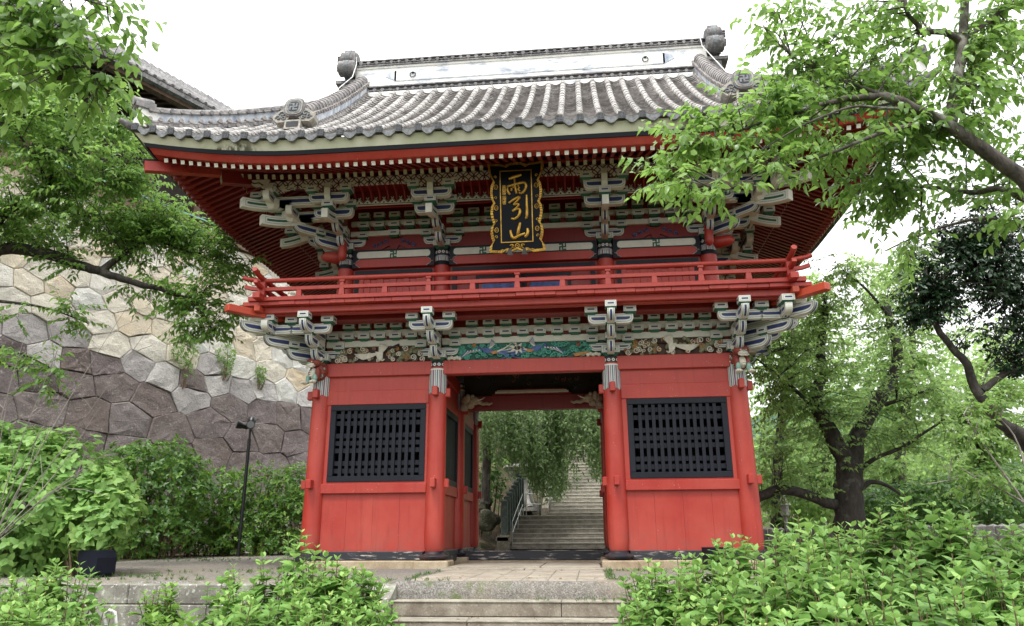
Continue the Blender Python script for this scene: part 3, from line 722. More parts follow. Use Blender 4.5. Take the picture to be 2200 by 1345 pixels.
for s in (-1, 1):
    mb = MB(); mb.box(s * 3.86 - .03, s * 3.86 + .03, UY, UYB, 5.14, 8.6); mb.build('upper_wall', RED_SHADED, gate)
    for z0, z1 in ((6.25, 6.44),): mb = MB(); mb.box(s * 3.86 - .1, s * 3.86 + .1, UY + .17, UYB - .17, z0, z1); mb.build('tie_beam', RED, gate)
    for z0, z1 in ((6.99, 7.105), (7.235, 7.345)): mb = MB(); mb.box(s * 3.86 - .085, s * 3.86 + .085, UY + .1, UYB - .1, z0, z1); mb.build('white_beam', WHITE, gate)
mb = MB(); mb.box(-3.86, 3.86, UYB - .02, UYB + .04, 5.14, 8.6); mb.build('upper_wall', RED_SHADED, gate)
# red knobbed nosings on the upper corner columns
for s in (-1, 1):
    mb = MB(); mb.lathe([(.05, .16), (.085, .10), (.09, -.2), (.07, -.28), (.02, -.31)], c=(s * 3.86 - s * .02, UY - .36, 6.64), n=12)
    mb.tube([(s * 3.9, UY, 6.52), (s * 4.1, UY - .1, 6.50), (s * 4.3, UY - .12, 6.53), (s * 4.38, UY - .12, 6.50)], [.12, .13, .11, .05], 10); mb.build('beam_nosing', RED, gate)

def ribbon(mb, C, d, line, th, w, stripe=GREEN, end=True):
    """tail rafter: side outline swept along (a,z) line with thickness th; green stripe on both sides, pale end"""
    d = Vector((d[0], d[1], 0)).normalized(); side = Vector((d.y, -d.x, 0)); P = lambda q: Vector(C) + d * q[0] + Vector((0, 0, q[1]))
    n = len(line); up = []; lo = []
    for i, (a, z) in enumerate(line):
        t = np.array(line[min(i + 1, n - 1)]) - np.array(line[max(i - 1, 0)]); t = t / np.linalg.norm(t); nn = np.array((-t[1], t[0]))
        up.append(np.array((a, z)) + nn * th / 2); lo.append(np.array((a, z)) - nn * th / 2)
    out = up + lo[::-1]
    mb.prism([P(q) for q in out], side * (w / 2), side * (-w / 2), 0)
    for s in (1, -1):
        for k, (f, m, e0) in enumerate(((.34, 2, .1), (.27, 0, .12), (.12, 1, .16))):
            vs = []; i0 = max(1, int(n * .45))
            for i in range(i0, n):
                t = np.array(line[min(i + 1, n - 1)]) - np.array(line[i - 1]); t = t / np.linalg.norm(t); nn = np.array((-t[1], t[0])); c = np.array(line[i]) - (t * e0 * .6 if i == n - 1 else 0)
                vs += [P(c + nn * th * f) + side * s * (w / 2 + .002 * (k + 1)), P(c - nn * th * f) + side * s * (w / 2 + .002 * (k + 1))]
            mb.add(vs, [(2 * i, 2 * i + 2, 2 * i + 3, 2 * i + 1)[::-s] for i in range(len(vs) // 2 - 1)], m)
def bez(p0, p1, p2, n=9): return [tuple((1 - t) ** 2 * np.array(p0) + 2 * t * (1 - t) * np.array(p1) + t * t * np.array(p2)) for t in np.linspace(0, 1, n)]
def bracket_upper(cx, cy, dirs, parent):
    mb = MB(); block(mb, (cx, cy, 6.605), 1.0, big=True); step, rise = .35, .185
    for d in dirs:
        dg = abs(d[0]) > .1 and abs(d[1]) > .1; k = math.sqrt(2) if dg else 1.0; u = Vector((d[0], d[1], 0)).normalized(); pv = Vector((u.y, -u.x, 0)); C = Vector((cx, cy, 0))
        for i in (1, 2):
            a1 = (.2 + step * i) * k
            nose(mb, (cx, cy), u, -.1 if i == 1 else .1, a1, 6.645 + rise * (i - 1), 6.845 + rise * (i - 1))
            if not (dg and i == 2): block(mb, C + Vector((0, 0, 6.835 + rise * (i - 1))) + u * (a1 - .10), .88, M=rotz(u))
        if dg:
            ribbon(mb, C, u, bez((.75, 7.30), (1.35, 6.92), (1.95, 6.90)), .20, .15); ribbon(mb, C, u, bez((1.15, 7.52), (1.75, 7.17), (2.38, 7.16)), .20, .15)
            mb.lathe([(.12, 0), (.19, .10), (.19, .22)], c=C + u * .95 * k + Vector((0, 0, 6.98)), n=8, smooth=False)
            mb.lathe([(.12, 0), (.19, .10), (.19, .22)], c=C + u * 1.25 * k + Vector((0, 0, 7.16)), n=8, smooth=False)
        else:
            arm(mb, (cx, cy), pv, .415, 6.755, 6.93, .13); arm(mb, C + u * .95, pv, .41, 7.05, 7.26, .13); arm(mb, C + u * 1.3, pv, .41, 7.24, 7.445, .13)
            for s in (-1, 1):
                block(mb, C + pv * s * .36 + Vector((0, 0, 6.915)), .95, M=rotz(u)); block(mb, C + u * .95 + pv * s * .36 + Vector((0, 0, 7.245)), .95, M=rotz(u)); block(mb, C + u * 1.3 + pv * s * .36 + Vector((0, 0, 7.43)), .95, M=rotz(u))
            ribbon(mb, C, u, bez((.55, 7.24), (1.1, 6.94), (1.52, 6.93)), .19, .13)
            block(mb, C + u * 1.3 + Vector((0, 0, 7.09)), .95, M=rotz(u))
            ribbon(mb, C, u, [(1.30, 7.66), (1.41, 7.62), (1.45, 7.5), (1.43, 7.36), (1.36, 7.26)], .06, .12)
    return mb.build('bracket_set', BR, parent)
for i, x in enumerate(UX):
    if i in (1, 2): bracket_upper(x, UY, [(0, -1)], gate)
    else:
        s = -1 if i == 0 else 1; bracket_upper(x, UY, [(0, -1), (s, 0), (s, -1)], gate); bracket_upper(x, YC, [(s, 0)], gate); bracket_upper(x, UYB, [(s, 0)], gate)
for s in (-1, 1):
    for off, z in ((.85, 7.05), (1.2, 7.24)):
        cx, cy = s * (3.86 + off), UY - off
        eave_cross(cx, cy, (0, -1), gate, z, 0); eave_cross(cx, cy, (s, 0), gate, z + .003, 0)
        mb = MB(); a, b = sorted((s * 4.0, cx)); pv = (1, 0)
        arm(mb, ((a + b) / 2, cy), (1, 0), (b - a) / 2 + .1, z, z + .2, .13); mb.build('bracket_arm', BR, gate)
        mb = MB(); ribbon(mb, (cx, cy, 0), (0, -1), [(.14, z + .45), (.25, z + .41), (.29, z + .3), (.2, z + .18)], .06, .12); mb.build('bracket_curl', BR, gate)

# painted boards under the eaves
def arch_board(x0, x1, y, zt, z_mid, z_end, name):
    """board with an arched lower edge and cloud-shaped ends"""
    L = x1 - x0; P = [(x0, zt), (x1, zt), (x1, z_end)]
    P += [(x1 - .30, z_end - .01), (x1 - .36, z_end + .035), (x1 - .46, z_end + .03), (x1 - .54, z_mid - .012)]
    for t in np.linspace(.22, .78, 8): P.append((x1 - L * t, z_mid + .01 * math.sin(PI * t)))
    P += [(x0 + .54, z_mid - .012), (x0 + .46, z_end + .03), (x0 + .36, z_end + .035), (x0 + .30, z_end - .01), (x0, z_end)]
    mb = MB(); mb.prism([Vector((p[0], 0, p[1])) for p in P], (0, y - .03, 0), (0, y + .03, 0), 0)
    for xx, s in ((x0, 1), (x1, -1)):     # black cloud scroll at the ends
        mb.add([(xx + s * .28, y - .033, z_end - .008), (xx + s * .56, y - .033, z_mid - .01), (xx + s * .5, y - .033, z_mid + .08), (xx + s * .22, y - .033, z_mid + .06)], [(0, 1, 2, 3)], 1)
        mb.tube([(xx + s * (.53 - .03 * j), y - .037, z_mid + .015 * math.sin(j * 1.3) - .003 * j) for j in range(6)], .008, 4, 2)
        mb.tube([(xx + s * (.36 + .035 * math.cos(t)), y - .037, z_mid + .045 + .035 * math.sin(t)) for t in np.linspace(-2, 3, 9)], .008, 4, 2)
    mb.build(name, [SHIPPO, BONE, BLACK], gate)
yb = UY - 1.36
for (x0, x1) in ((-5.12, UX[0]), (UX[0], UX[1]), (UX[1], UX[2]), (UX[2], UX[3]), (UX[3], 5.12)): arch_board(x0 + .004, x1 - .004, yb, 7.74, 7.56, 7.50, 'painted_board')
for s in (-1, 1):
    mb = MB(); P = [(5.13, 7.62), (5.13, 7.79), (5.62, 7.80), (5.64, 7.74), (5.52, 7.71), (5.44, 7.66), (5.34, 7.67), (5.28, 7.62)]
    mb.prism([Vector((s * p[0], 0, p[1])) for p in P][::s], (0, yb - .04, 0), (0, yb + .03, 0), 0)
    mb.tube([(s * (5.60 - .05 * j), yb - .045, 7.765 - .012 * j + .02 * math.sin(j * 1.6)) for j in range(8)], .011, 4, 1); mb.build('cloud_bracket', [BONE, BLACK], gate)
    mb = MB(); mb.box(s * 5.16 - .03, s * 5.16 + .03, yb + .05, 2 * YC - yb, 7.52, 7.74); mb.build('painted_board', BONE, gate)
# red ribs and zigzag painted strip between the two outer arms
yz = UY - .97
mb = MB()
for (x0, x1) in ((UX[0], UX[1]), (UX[1], UX[2]), (UX[2], UX[3])):
    n = int((x1 - x0) / .17)
    for i in range(n):
        x = x0 + (i + .5) * (x1 - x0) / n; mb.tube([(x, yz + .02, 7.34), (x, yz - .02, 7.46), (x, yz - .12, 7.56), (x, yb + .05, 7.62)], .026, 6)
mb.box(UX[0], UX[3], yb + .04, yz + .05, 7.64, 7.66); mb.box(UX[0], UX[3], yz + .06, yz + .08, 7.26, 7.66); mb.build('eave_ribs', RED_SHADED, gate)
mb = MB()
for (x0, x1) in ((UX[0] + .1, UX[1] - .1), (UX[1] + .1, UX[2] - .1), (UX[2] + .1, UX[3] - .1)):
    n = int((x1 - x0) / .17); w = (x1 - x0) / n; P = [(x0, 7.28), (x1, 7.28)]
    for i in range(n, 0, -1): P += [(x0 + (i - .0) * w, 7.35), (x0 + (i - .5) * w, 7.44)]
    P += [(x0, 7.35)]
    mb.prism([Vector((p[0], 0, p[1])) for p in P], (0, yz - .03, 0), (0, yz - .012, 0), 0)
    for i in range(n):
        c = x0 + (i + .5) * w
        mb.tube([(c - w * .5, yz - .034, 7.335), (c, yz - .034, 7.42), (c + w * .5, yz - .034, 7.335)], .007, 4, 1); mb.cbox((c, yz - .033, 7.345), (.03, .006, .03), 1); mb.tube([(c - .03, yz - .034, 7.46), (c, yz - .034, 7.42), (c + .03, yz - .034, 7.46)], .008, 4, 0)
    mb.box(x0, x1, yz - .034, yz - .03, 7.30, 7.312, 1)
mb.build('zigzag_board', [BONE, BLACK], gate)

# ================================================================== eaves
def lift(x, ref=7.2): c = ref - abs(x); return .36 * max(0., 1 - c / 3.2) ** 1.8
def lifty(y, hy=4.95): return lift(7.2 - (hy - abs(y - YC)))
RING = {'wall': (3.86, 2.187), 'base': (5.78, 3.887), 'fly': (6.85, 4.737), 'kaya': (6.98, 4.82), 'fas': (7.17, 4.94), 'tile': (7.42, 5.05)}
def rafters(name, mats, y_end, z_end, slope, hx, sp, w, h, ring_in, lf, n_cap=99):
    """front rafters as separate parts sharing one mesh"""
    L = 2.2; mb = MB(); mb.box(-w / 2, w / 2, 0, L, -h / 2, h / 2, 0); mb.box(-w / 2 - .001, w / 2 + .001, -.004, .0, -h / 2 - .001, h / 2 + .001, 1)
    o0 = mb.build(name, mats, gate); n = int(hx / sp); first = True
    for i in range(-n, n + 1):
        x = i * sp
        o = o0 if first else o0.copy()
        if not first: COL.objects.link(o); o.parent = gate
        first = False
        li = lf * lift(x, 7.0)
        room = (hx + .25 - abs(x)) * (L / 2.2) * .9; sc = min(1.0, max(.12, room / L))
        o.location = (x, y_end, z_end + li); o.rotation_euler = (math.atan(slope), random.uniform(-.01, .01), random.uniform(-.006, .006)); o.scale = (1, sc if abs(x) > 3.9 else 1, 1)
        if random.random() < .06: o.rotation_euler[1] += random.choice((-.05, .05))
rafters('flying_rafter', [RED_SHADED, CREAM], -2.45, 7.405, .43, 6.72, .172, .074, .074, None, 1.0)
rafters('base_rafter', [RED_SHADED, CREAM_DIM], -1.42, 7.735, .45, 5.75, .172, .07, .095, None, .7)
# rafters of the two sides, seen from below
for s in (-1, 1):
    mb = MB(); y = -2.2
    while y < 2 * YC + 2.2:
        li = lifty(y); room = max(.1, 4.72 - abs(y - YC))
        def bar(xo, zo, L, sl, hh, m0, li):
            xi = xo - L; q = .037
            mb.add([(s * xo, y - q, zo + li), (s * xo, y + q, zo + li), (s * xo, y + q, zo + hh + li), (s * xo, y - q, zo + hh + li), (s * xi, y - q, zo + li + sl * L), (s * xi, y + q, zo + li + sl * L), (s * xi, y + q, zo + hh + li + sl * L), (s * xi, y - q, zo + hh + li + sl * L)], [(0, 1, 2, 3), (4, 7, 6, 5), (0, 4, 5, 1), (1, 5, 6, 2), (2, 6, 7, 3), (3, 7, 4, 0)], 0)
            mb.box(min(s * xo + s * .002, s * xo + s * .006), max(s * xo + s * .002, s * xo + s * .006), y - q, y + q, zo + li, zo + hh + li, m0)
        bar(6.85, 7.37, min(1.05, room), .43, .075, 1, li)
        if room > 1.1: bar(5.82, 7.69, min(1.95, (room - 1.0) * 1.25), .45, .095, 1, li * .7)
        y += .172
    tag(mb.build('side_rafters', [RED_SHADED, CREAM], gate), kind='stuff')
def ring_pts(hx, hy, n=28):
    """points once round an eave rectangle, with corner distance-based lift"""
    xs = np.linspace(-hx, hx, n); ys = np.linspace(YC - hy, YC + hy, n)
    P = [(x, YC - hy, lift(x * 7.2 / hx)) for x in xs[:-1]] + [(hx, y, lifty(YC + (y - YC) * 4.95 / hy)) for y in ys[:-1]] + [(x, YC + hy, lift(x * 7.2 / hx)) for x in xs[:0:-1]] + [(-hx, y, lifty(YC + (y - YC) * 4.95 / hy)) for y in ys[:0:-1]]
    return P
def eave_band(name, mt, profile, n=28, parent=None):
    """sweep a closed section, given as (ring half x, ring half y, z, lift factor), round the eaves"""
    rings = [ring_pts(hx, hy, n) for hx, hy, z, l in profile]; k = len(profile); m = len(rings[0]); mb = MB(); vs = []
    for j in range(m):
        for i in range(k): p = rings[i][j]; vs.append((p[0], p[1], profile[i][2] + p[2] * profile[i][3]))
    fs = [(j * k + i, j * k + (i + 1) % k, ((j + 1) % m) * k + (i + 1) % k, ((j + 1) % m) * k + i) for j in range(m) for i in range(k)]
    mb.add(vs, fs, 0, False); return mb.build(name, mt, parent or gate)
eave_band('eave_red_band', RED, [(6.90, 4.785, 7.447, 1), (6.93, 4.815, 7.45, 1), (7.0, 4.90, 7.565, 1), (6.7, 4.6, 7.565, 1), (6.7, 4.6, 7.447, 1)])
eave_band('eave_black_band', BLACK, [(6.9, 4.8, 7.567, 1), (7.05, 4.925, 7.567, 1), (7.08, 4.95, 7.64, 1), (6.9, 4.8, 7.64, 1)])
eave_band('eave_pale_band', FASCIA, [(6.9, 4.8, 7.642, 1), (7.09, 4.952, 7.642, 1), (7.26, 5.02, 7.83, 1), (6.9, 4.8, 7.85, 1)])
eave_band('rafter_batten', RED_SHADED, [(5.72, 3.64, 7.785, .7), (5.84, 3.72, 7.785, .7), (5.84, 3.72, 7.835, .75), (5.72, 3.64, 7.835, .75)])
eave_band('flying_soffit', RED_SHADED, [(6.88, 4.76, 7.447, 1), (5.75, 3.65, 7.925, .75), (5.75, 3.65, 7.945, .75), (6.88, 4.76, 7.467, 1)])
eave_band('base_soffit', RED_SHADED, [(5.80, 3.68, 7.79, .7), (3.7, 2.1, 8.56, .1), (3.7, 2.1, 8.58, .1), (5.80, 3.68, 7.81, .7)])
# hip rafters at the corners
for s in (-1, 1):
    mb = MB(); a = Vector((s * 3.86, UY, 8.42)); b = Vector((s * 7.14, -2.44, 7.60)); d = (b - a).normalized(); sd = d.cross(Vector((0, 0, 1))).normalized(); up = sd.cross(d)
    vs = []
    for p, h in ((a, .11), (a.lerp(b, .55), .11), (b, .10)): vs += [p - sd * .075 - up * h, p + sd * .075 - up * h, p + sd * .075 + up * h, p - sd * .075 + up * h]
    mb.add(vs, [(4 * i + k, 4 * i + (k + 1) % 4, 4 * i + 4 + (k + 1) % 4, 4 * i + 4 + k) for i in range(2) for k in range(4)] + [(3, 2, 1, 0), (8, 9, 10, 11)], 0)
    p = b - d * .22; vs = [p - sd * .08 + up * .103, p + sd * .08 + up * .103, b + sd * .08 + up * .103 + d * .01, b - sd * .08 + up * .103 + d * .01]
    mb.prism(vs, (0, 0, 0), up * .035, 1)
    q = a.lerp(b, .52) - up * .16
    mb.build('hip_rafter', [RED, BLACK], gate)
    mb = MB(); a2 = a - up * .22; b2 = Vector((s * 6.02, -1.60, 7.72)); vs = []
    for p in (a2, b2): vs += [p - sd * .08 - up * .12, p + sd * .08 - up * .12, p + sd * .08 + up * .12, p - sd * .08 + up * .12]
    mb.add(vs, [(k, (k + 1) % 4, 4 + (k + 1) % 4, 4 + k) for k in range(4)] + [(3, 2, 1, 0)], 0); mb.add([v + d * .002 for v in vs[4:]], [(0, 1, 2, 3)], 1); mb.build('hip_rafter', [RED_SHADED, CREAM_DIM], gate)

# ================================================================== roof
TX, TY = 7.42, YC - 5.055                 # tile eave corner; TY ~ -2.77
def roof_z(x, d):
    """front slope: x along the eave, d metres in from the eave edge"""
    return 7.885 + lift(x * 7.2 / 7.42) * 1.15 * max(0., 1 - d / 3.6) ** 1.4 + .66 * d + .035 * d * d
DTOP = 4.78
def dmax(x): return DTOP if abs(x) < 4.5 else max(0., TX - abs(x) + .05)
roof = bpy.data.objects.new('roof', None); COL.objects.link(roof); roof.parent = gate; roof['label'] = 'weathered grey tiled roof with upswept corners'
SPC = .37; V = []; F = []; FM = []; CUR = [0]
def addv(vs, fs):
    o = len(V); V.extend(vs); F.extend([tuple(i + o for i in f) for f in fs]); FM.extend([CUR[0]] * len(fs))
rows = [(k + .5) * SPC for k in range(-20, 20)]
def slope_frame(x, d):
    e = .02; dz = (roof_z(x, d + e) - roof_z(x, d)) / e; t = Vector((0, 1, dz)).normalized(); return t, Vector((0, -t.z, t.y))
for x in rows:                            # round cover tiles
    D = dmax(x); n = max(1, int(D / .255)); jx = random.uniform(-.006, .006)
    for i in range(n):
        d0, d1 = i * D / n, (i + 1) * D / n + .012; r0, r1 = .074 + random.uniform(-.003, .004), .066
        vs = []
        for d, r in ((d0, r0), (d1, r1)):
            t, nn = slope_frame(x, d); c = Vector((x + jx, TY + d, roof_z(x, d))) + nn * (.035 if d == d0 else .03)
            for k in range(7): a = PI * k / 6; vs.append(c + Vector((math.cos(a) * r, 0, 0)) + nn * math.sin(a) * r)
        fs = [(k, k + 1, 8 + k, 7 + k) for k in range(6)] + [tuple(range(7))[::-1]]
        addv(vs, fs)
CUR[0] = 1
for k in range(-21, 20):                  # concave pan tiles between the rows, course over course
    x = (k + 1) * SPC; D = min(dmax(x - .15), dmax(x + .15)); n = max(1, int(D / .135)); hw = .15
    if abs(x) > TX - .1: continue
    for i in range(n):
        d0, d1 = i * D / n, (i + 1) * D / n + .02; vs = []; dr = random.uniform(-.006, .006)
        for d, up in ((d0, .034 + dr), (d1, -.006), (d0, -.02)):
            t, nn = slope_frame(x, d)
            for j in range(7):
                q = -1 + j / 3; sag = (q * q - 1) * .062; xx = x + q * hw
                vs.append(Vector((xx, TY + d, roof_z(xx, d))) + nn * (up + sag + .045))
        fs = [(j, j + 1, 8 + j, 7 + j) for j in range(6)] + [(14 + j, 15 + j, j + 1, j) for j in range(6)]
        addv(vs, fs)
me = bpy.data.meshes.new('tile_rows'); me.from_pydata([tuple(v) for v in V], [], F); me.materials.append(TILE_COVER); me.materials.append(TILE_PAN); me.polygons.foreach_set('material_index', FM); o = bpy.data.objects.new('tile_rows', me); COL.objects.link(o); o.parent = roof
# eave tile ends: square plugs with the manji, scalloped drops between
mb = MB()
for x in rows:
    if abs(x) > TX: continue
    z = roof_z(x, 0) + .02; w = .06; M = Matrix.Rotation(random.uniform(-.05, .05), 4, 'Y'); rv = random.uniform(-.03, .03); T = Matrix.Translation((x, TY - .03, z)) @ Matrix.Rotation(rv, 4, 'Z') @ M
    mb.box(-w, w, -.02, .04, -.068, .068, 2, T)
    u = T.to_3x3() @ Vector((1, 0, 0)); v = T.to_3x3() @ Vector((0, 0, 1)); f = u.cross(v); c = T @ Vector((0, -.0225, 0))
    k = .007
    for (cx, cy, hx, hy) in ((-.028, .034, .020, k), (.028, -.034, .020, k), (.030, .024, k, .022), (-.030, -.024, k, .022)): mb.quad(c + u * cx + v * cy, u * hx, v * hy, 1)
for k in range(-21, 20):
    x = (k + 1) * SPC
    if abs(x) > TX - .1: continue
    P = []
    for j in range(13):
        q = -1 + j / 6; xx = x + q * .155; P.append((xx, roof_z(xx, 0) + (q * q - 1) * .062 + .058))
    for j in range(13):
        q = 1 - j / 6; xx = x + q * .155; drop = .035 + .055 * max(0, 1 - (abs(q) / .6) ** 2) + .02 * abs(q); P.append((xx, roof_z(xx, 0) + (q * q - 1) * .062 + .03 - drop))
    mb.prism([Vector((p[0], 0, p[1])) for p in P], (0, TY - .022 + random.uniform(-.01, .008), 0), (0, TY + .03, 0), 0)
mb.build('eave_tile_ends', [TILE_END, GROOVE, PLUG], roof)
# under-surface and the three other slopes (plain tiled sheets with rolls)
mb = MB(); xs = np.linspace(-TX, TX, 41); vs = []; nd = 12
for x in xs:
    for j in range(nd): d = max(.02, dmax(x)) * j / (nd - 1); vs.append((x, TY + d, roof_z(x, d) - .045))
mb.add(vs, [(i * nd + j, (i + 1) * nd + j, (i + 1) * nd + j + 1, i * nd + j + 1) for i in range(40) for j in range(nd - 1)], 0)
vb = [(p[0], 2 * YC - p[1], p[2] + .06) for p in vs]; mb.add(vb, [(i * nd + j, i * nd + j + 1, (i + 1) * nd + j + 1, (i + 1) * nd + j) for i in range(40) for j in range(nd - 1)], 0)
for s in (-1, 1):
    ys = np.linspace(TY, 2 * YC - TY, 33); vs = []
    for y in ys:
        hyp = 5.055 - abs(y - YC); D = min(2.9, max(.02, hyp + .05))
        for j in range(nd): d = D * j / (nd - 1); vs.append((s * (TX - d), y, 7.885 + 1.15 * lifty(y) * max(0., 1 - d / 3.6) ** 1.4 + .66 * d + .035 * d * d + .02))
    mb.add(vs, [(i * nd + j, (i + 1) * nd + j, (i + 1) * nd + j + 1, i * nd + j + 1)[::s] for i in range(32) for j in range(nd - 1)], 0)
    y = TY + .3
    while y < 2 * YC - TY - .2:
        D = min(2.85, 5.055 - abs(y - YC)); pts = [(s * (TX - d), y, 7.885 + 1.15 * lifty(y) * max(0., 1 - d / 3.6) ** 1.4 + .66 * d + .035 * d * d + .05) for d in np.linspace(0, D, 7)]
        mb.tube(pts, .075, 6, 0); y += .37
    # gable wall
    G3 = [(s * 4.42, YC - 2.2, roof_z(4.4, 2.85)), (s * 4.42, YC + 2.2, roof_z(4.4, 2.85)), (s * 4.42, YC, 12.1)]; mb.prism([Vector(p) for p in G3], (0, 0, 0), (-s * .1, 0, 0), 1)
mb.build('tile_slopes', [TILE_DK, RED_SHADED], roof)

# ---- ridges
def scallops(mb, pts, nrm, sp, m=0, r=.045, up=Vector((0, 0, 1)), arcs=True):
    """row of half-round tile butts and knobs along a polyline, facing nrm"""
    P = [Vector(p) for p in pts]; seg = [(P[i + 1] - P[i]).length for i in range(len(P) - 1)]; tot = sum(seg); n = max(1, int(tot / sp)); nrm = Vector(nrm)
    for k in range(n + 1):
        t = tot * k / n; i = 0
        while i < len(seg) - 1 and t > seg[i]: t -= seg[i]; i += 1
        d = (P[i + 1] - P[i]) / seg[i]; c = P[i] + d * min(t, seg[i]); rr = r * random.uniform(.9, 1.1)
        mb.tube([c - nrm * .05, c + nrm * .035], rr, 7, m)
        if arcs and k < n:
            q = c + d * sp / 2; mb.tube([q + d * sp * .42 * math.cos(a) - up * .6 * sp * .42 * math.sin(a) * .8 + up * .03 for a in np.linspace(0, PI, 7)], .02, 5, m)
def ridge_body(mb, path, side, layers):
    """layers: (half width, height from, height to, mat) stacked along a path; side = horizontal unit vector"""
    P = [Vector(p) for p in path]; side = Vector(side)
    for hw, z0, z1, m in layers:
        vs = []
        for p in P: vs += [p - side * hw + Vector((0, 0, z0)), p + side * hw + Vector((0, 0, z0)), p + side * hw + Vector((0, 0, z1)), p - side * hw + Vector((0, 0, z1))]
        n = len(P); mb.add(vs, [(4 * i + k, 4 * i + (k + 1) % 4, 4 * i + 4 + (k + 1) % 4, 4 * i + 4 + k) for i in range(n - 1) for k in range(4)] + [(3, 2, 1, 0), tuple(4 * n - 4 + k for k in range(4))], m)
# main ridge
mb = MB(); rx = 4.62; path = [(-rx, YC, 0), (rx, YC, 0)]
ridge_body(mb, path, (0, 1, 0), [(.34, 11.55, 11.90, 1), (.30, 11.9, 11.93, 0), (.27, 11.93, 12.08, 2), (.30, 12.08, 12.115, 0), (.21, 12.115, 12.76, 1), (.235, 12.70, 12.765, 1), (.27, 12.765, 12.80, 0), (.22, 12.80, 12.92, 2), (.26, 12.92, 12.95, 0)])
mb.tube([(-rx, YC, 12.99), (rx, YC, 12.99)], .11, 12, 0)
x = -rx + .14
while x < rx: mb.tube([(x, YC, 12.99), (x + .05, YC, 12.99)], .122, 12, 0); x += .30
scallops(mb, [(-rx + .15, YC - .26, 12.0), (rx - .15, YC - .26, 12.0)], (0, -1, 0), .205, 0, .05); scallops(mb, [(-rx + .15, YC - .24, 12.86), (rx - .15, YC - .24, 12.86)], (0, -1, 0), .205, 0, .05)
# sunk panel outline and hanging rings
mb.box(-3.55, 3.55, YC - .222, YC - .211, 12.28, 12.60, 3); mb.box(-3.5, 3.5, YC - .226, YC - .2225, 12.30, 12.575, 1)
for s in (-1, 1):
    mb.prism([Vector(p) for p in [(s * 3.5, 0, 12.28), (s * 3.5, 0, 12.60), (s * 3.72, 0, 12.56), (s * 3.80, 0, 12.44), (s * 3.66, 0, 12.36)]][::-s], (0, YC - .222, 0), (0, YC - .21, 0), 3)
    for xx in (3.05,):
        mb.tube([(s * xx + .075 * math.cos(t), YC - .245, 12.44 + .075 * math.sin(t)) for t in np.linspace(0, 2 * PI, 15)], .011, 5, 4); mb.ball((s * xx, YC - .235, 12.5), .03, 4, 8)
mb.build('main_ridge', [TILE_DK, PLASTER, GROOVE, BLUEPL, BLACK], roof)
# ridge-end ornaments: lobed plate with stacked drum tiles
def lobes():
    P = []; 
    for t in np.linspace(0, 2 * PI, 60, endpoint=False):
        r = .52 + .075 * abs(math.cos(3.5 * t)) ; P.append((r * math.sin(t) * .95, r * math.cos(t) * 1.22))
    return P
for s in (-1, 1):
    mb = MB(); T = Matrix.Translation((s * 4.80, YC, 12.80))
    mb.prism([T @ Vector((0, p[0] * .62, p[1] * .62)) for p in lobes()][::s], (-s * .12, 0, 0), (s * .10, 0, 0), 0)
    for (yy, zz, r, w) in ((0, .36, .20, .15), (-.30, .17, .20, .17), (.30, .17, .20, .17), (-.40, -.17, .21, .19), (.40, -.17, .21, .19), (0, -.05, .30, .14), (-.22, .40, .11, .12), (.22, .40, .11, .12)):
        c = T @ Vector((0, yy, zz)); mb.tube([c + Vector((-s * w * 1.15, 0, 0)), c + Vector((-s * w, 0, 0)), c + Vector((s * w, 0, 0)), c + Vector((s * w * 1.15, 0, 0))], [r * .8, r, r, r * .8], 14, 0)
        mb.tube([c + Vector((-s * w * .45, 0, 0)), c + Vector((s * w * .35, 0, 0))], r * 1.06, 14, 2); mb.tube([c + Vector((s * w * 1.14, 0, 0)), c + Vector((s * w * 1.22, 0, 0))], r * .55, 10, 1)
    for a in (-2.0, -1.1, 1.1, 2.0):
        for k in (0, 1, 2): c = T @ Vector((0, .40 * math.sin(a), .30 * math.cos(a) + .07 * k - .05)); mb.tube([c, c + Vector((s * .29, 0, 0))], .038, 8, 0)
    mb.box(min(s * 4.6, s * 5.12), max(s * 4.6, s * 5.12), YC - .32, YC + .32, 12.25, 12.34, 0); mb.box(min(s * 4.6, s * 4.95), max(s * 4.6, s * 4.95), YC - .28, YC + .28, 11.6, 12.25, 0)
    mb.build('ridge_end_tile', [TILE_DK, PLASTER, TILE_END], roof)
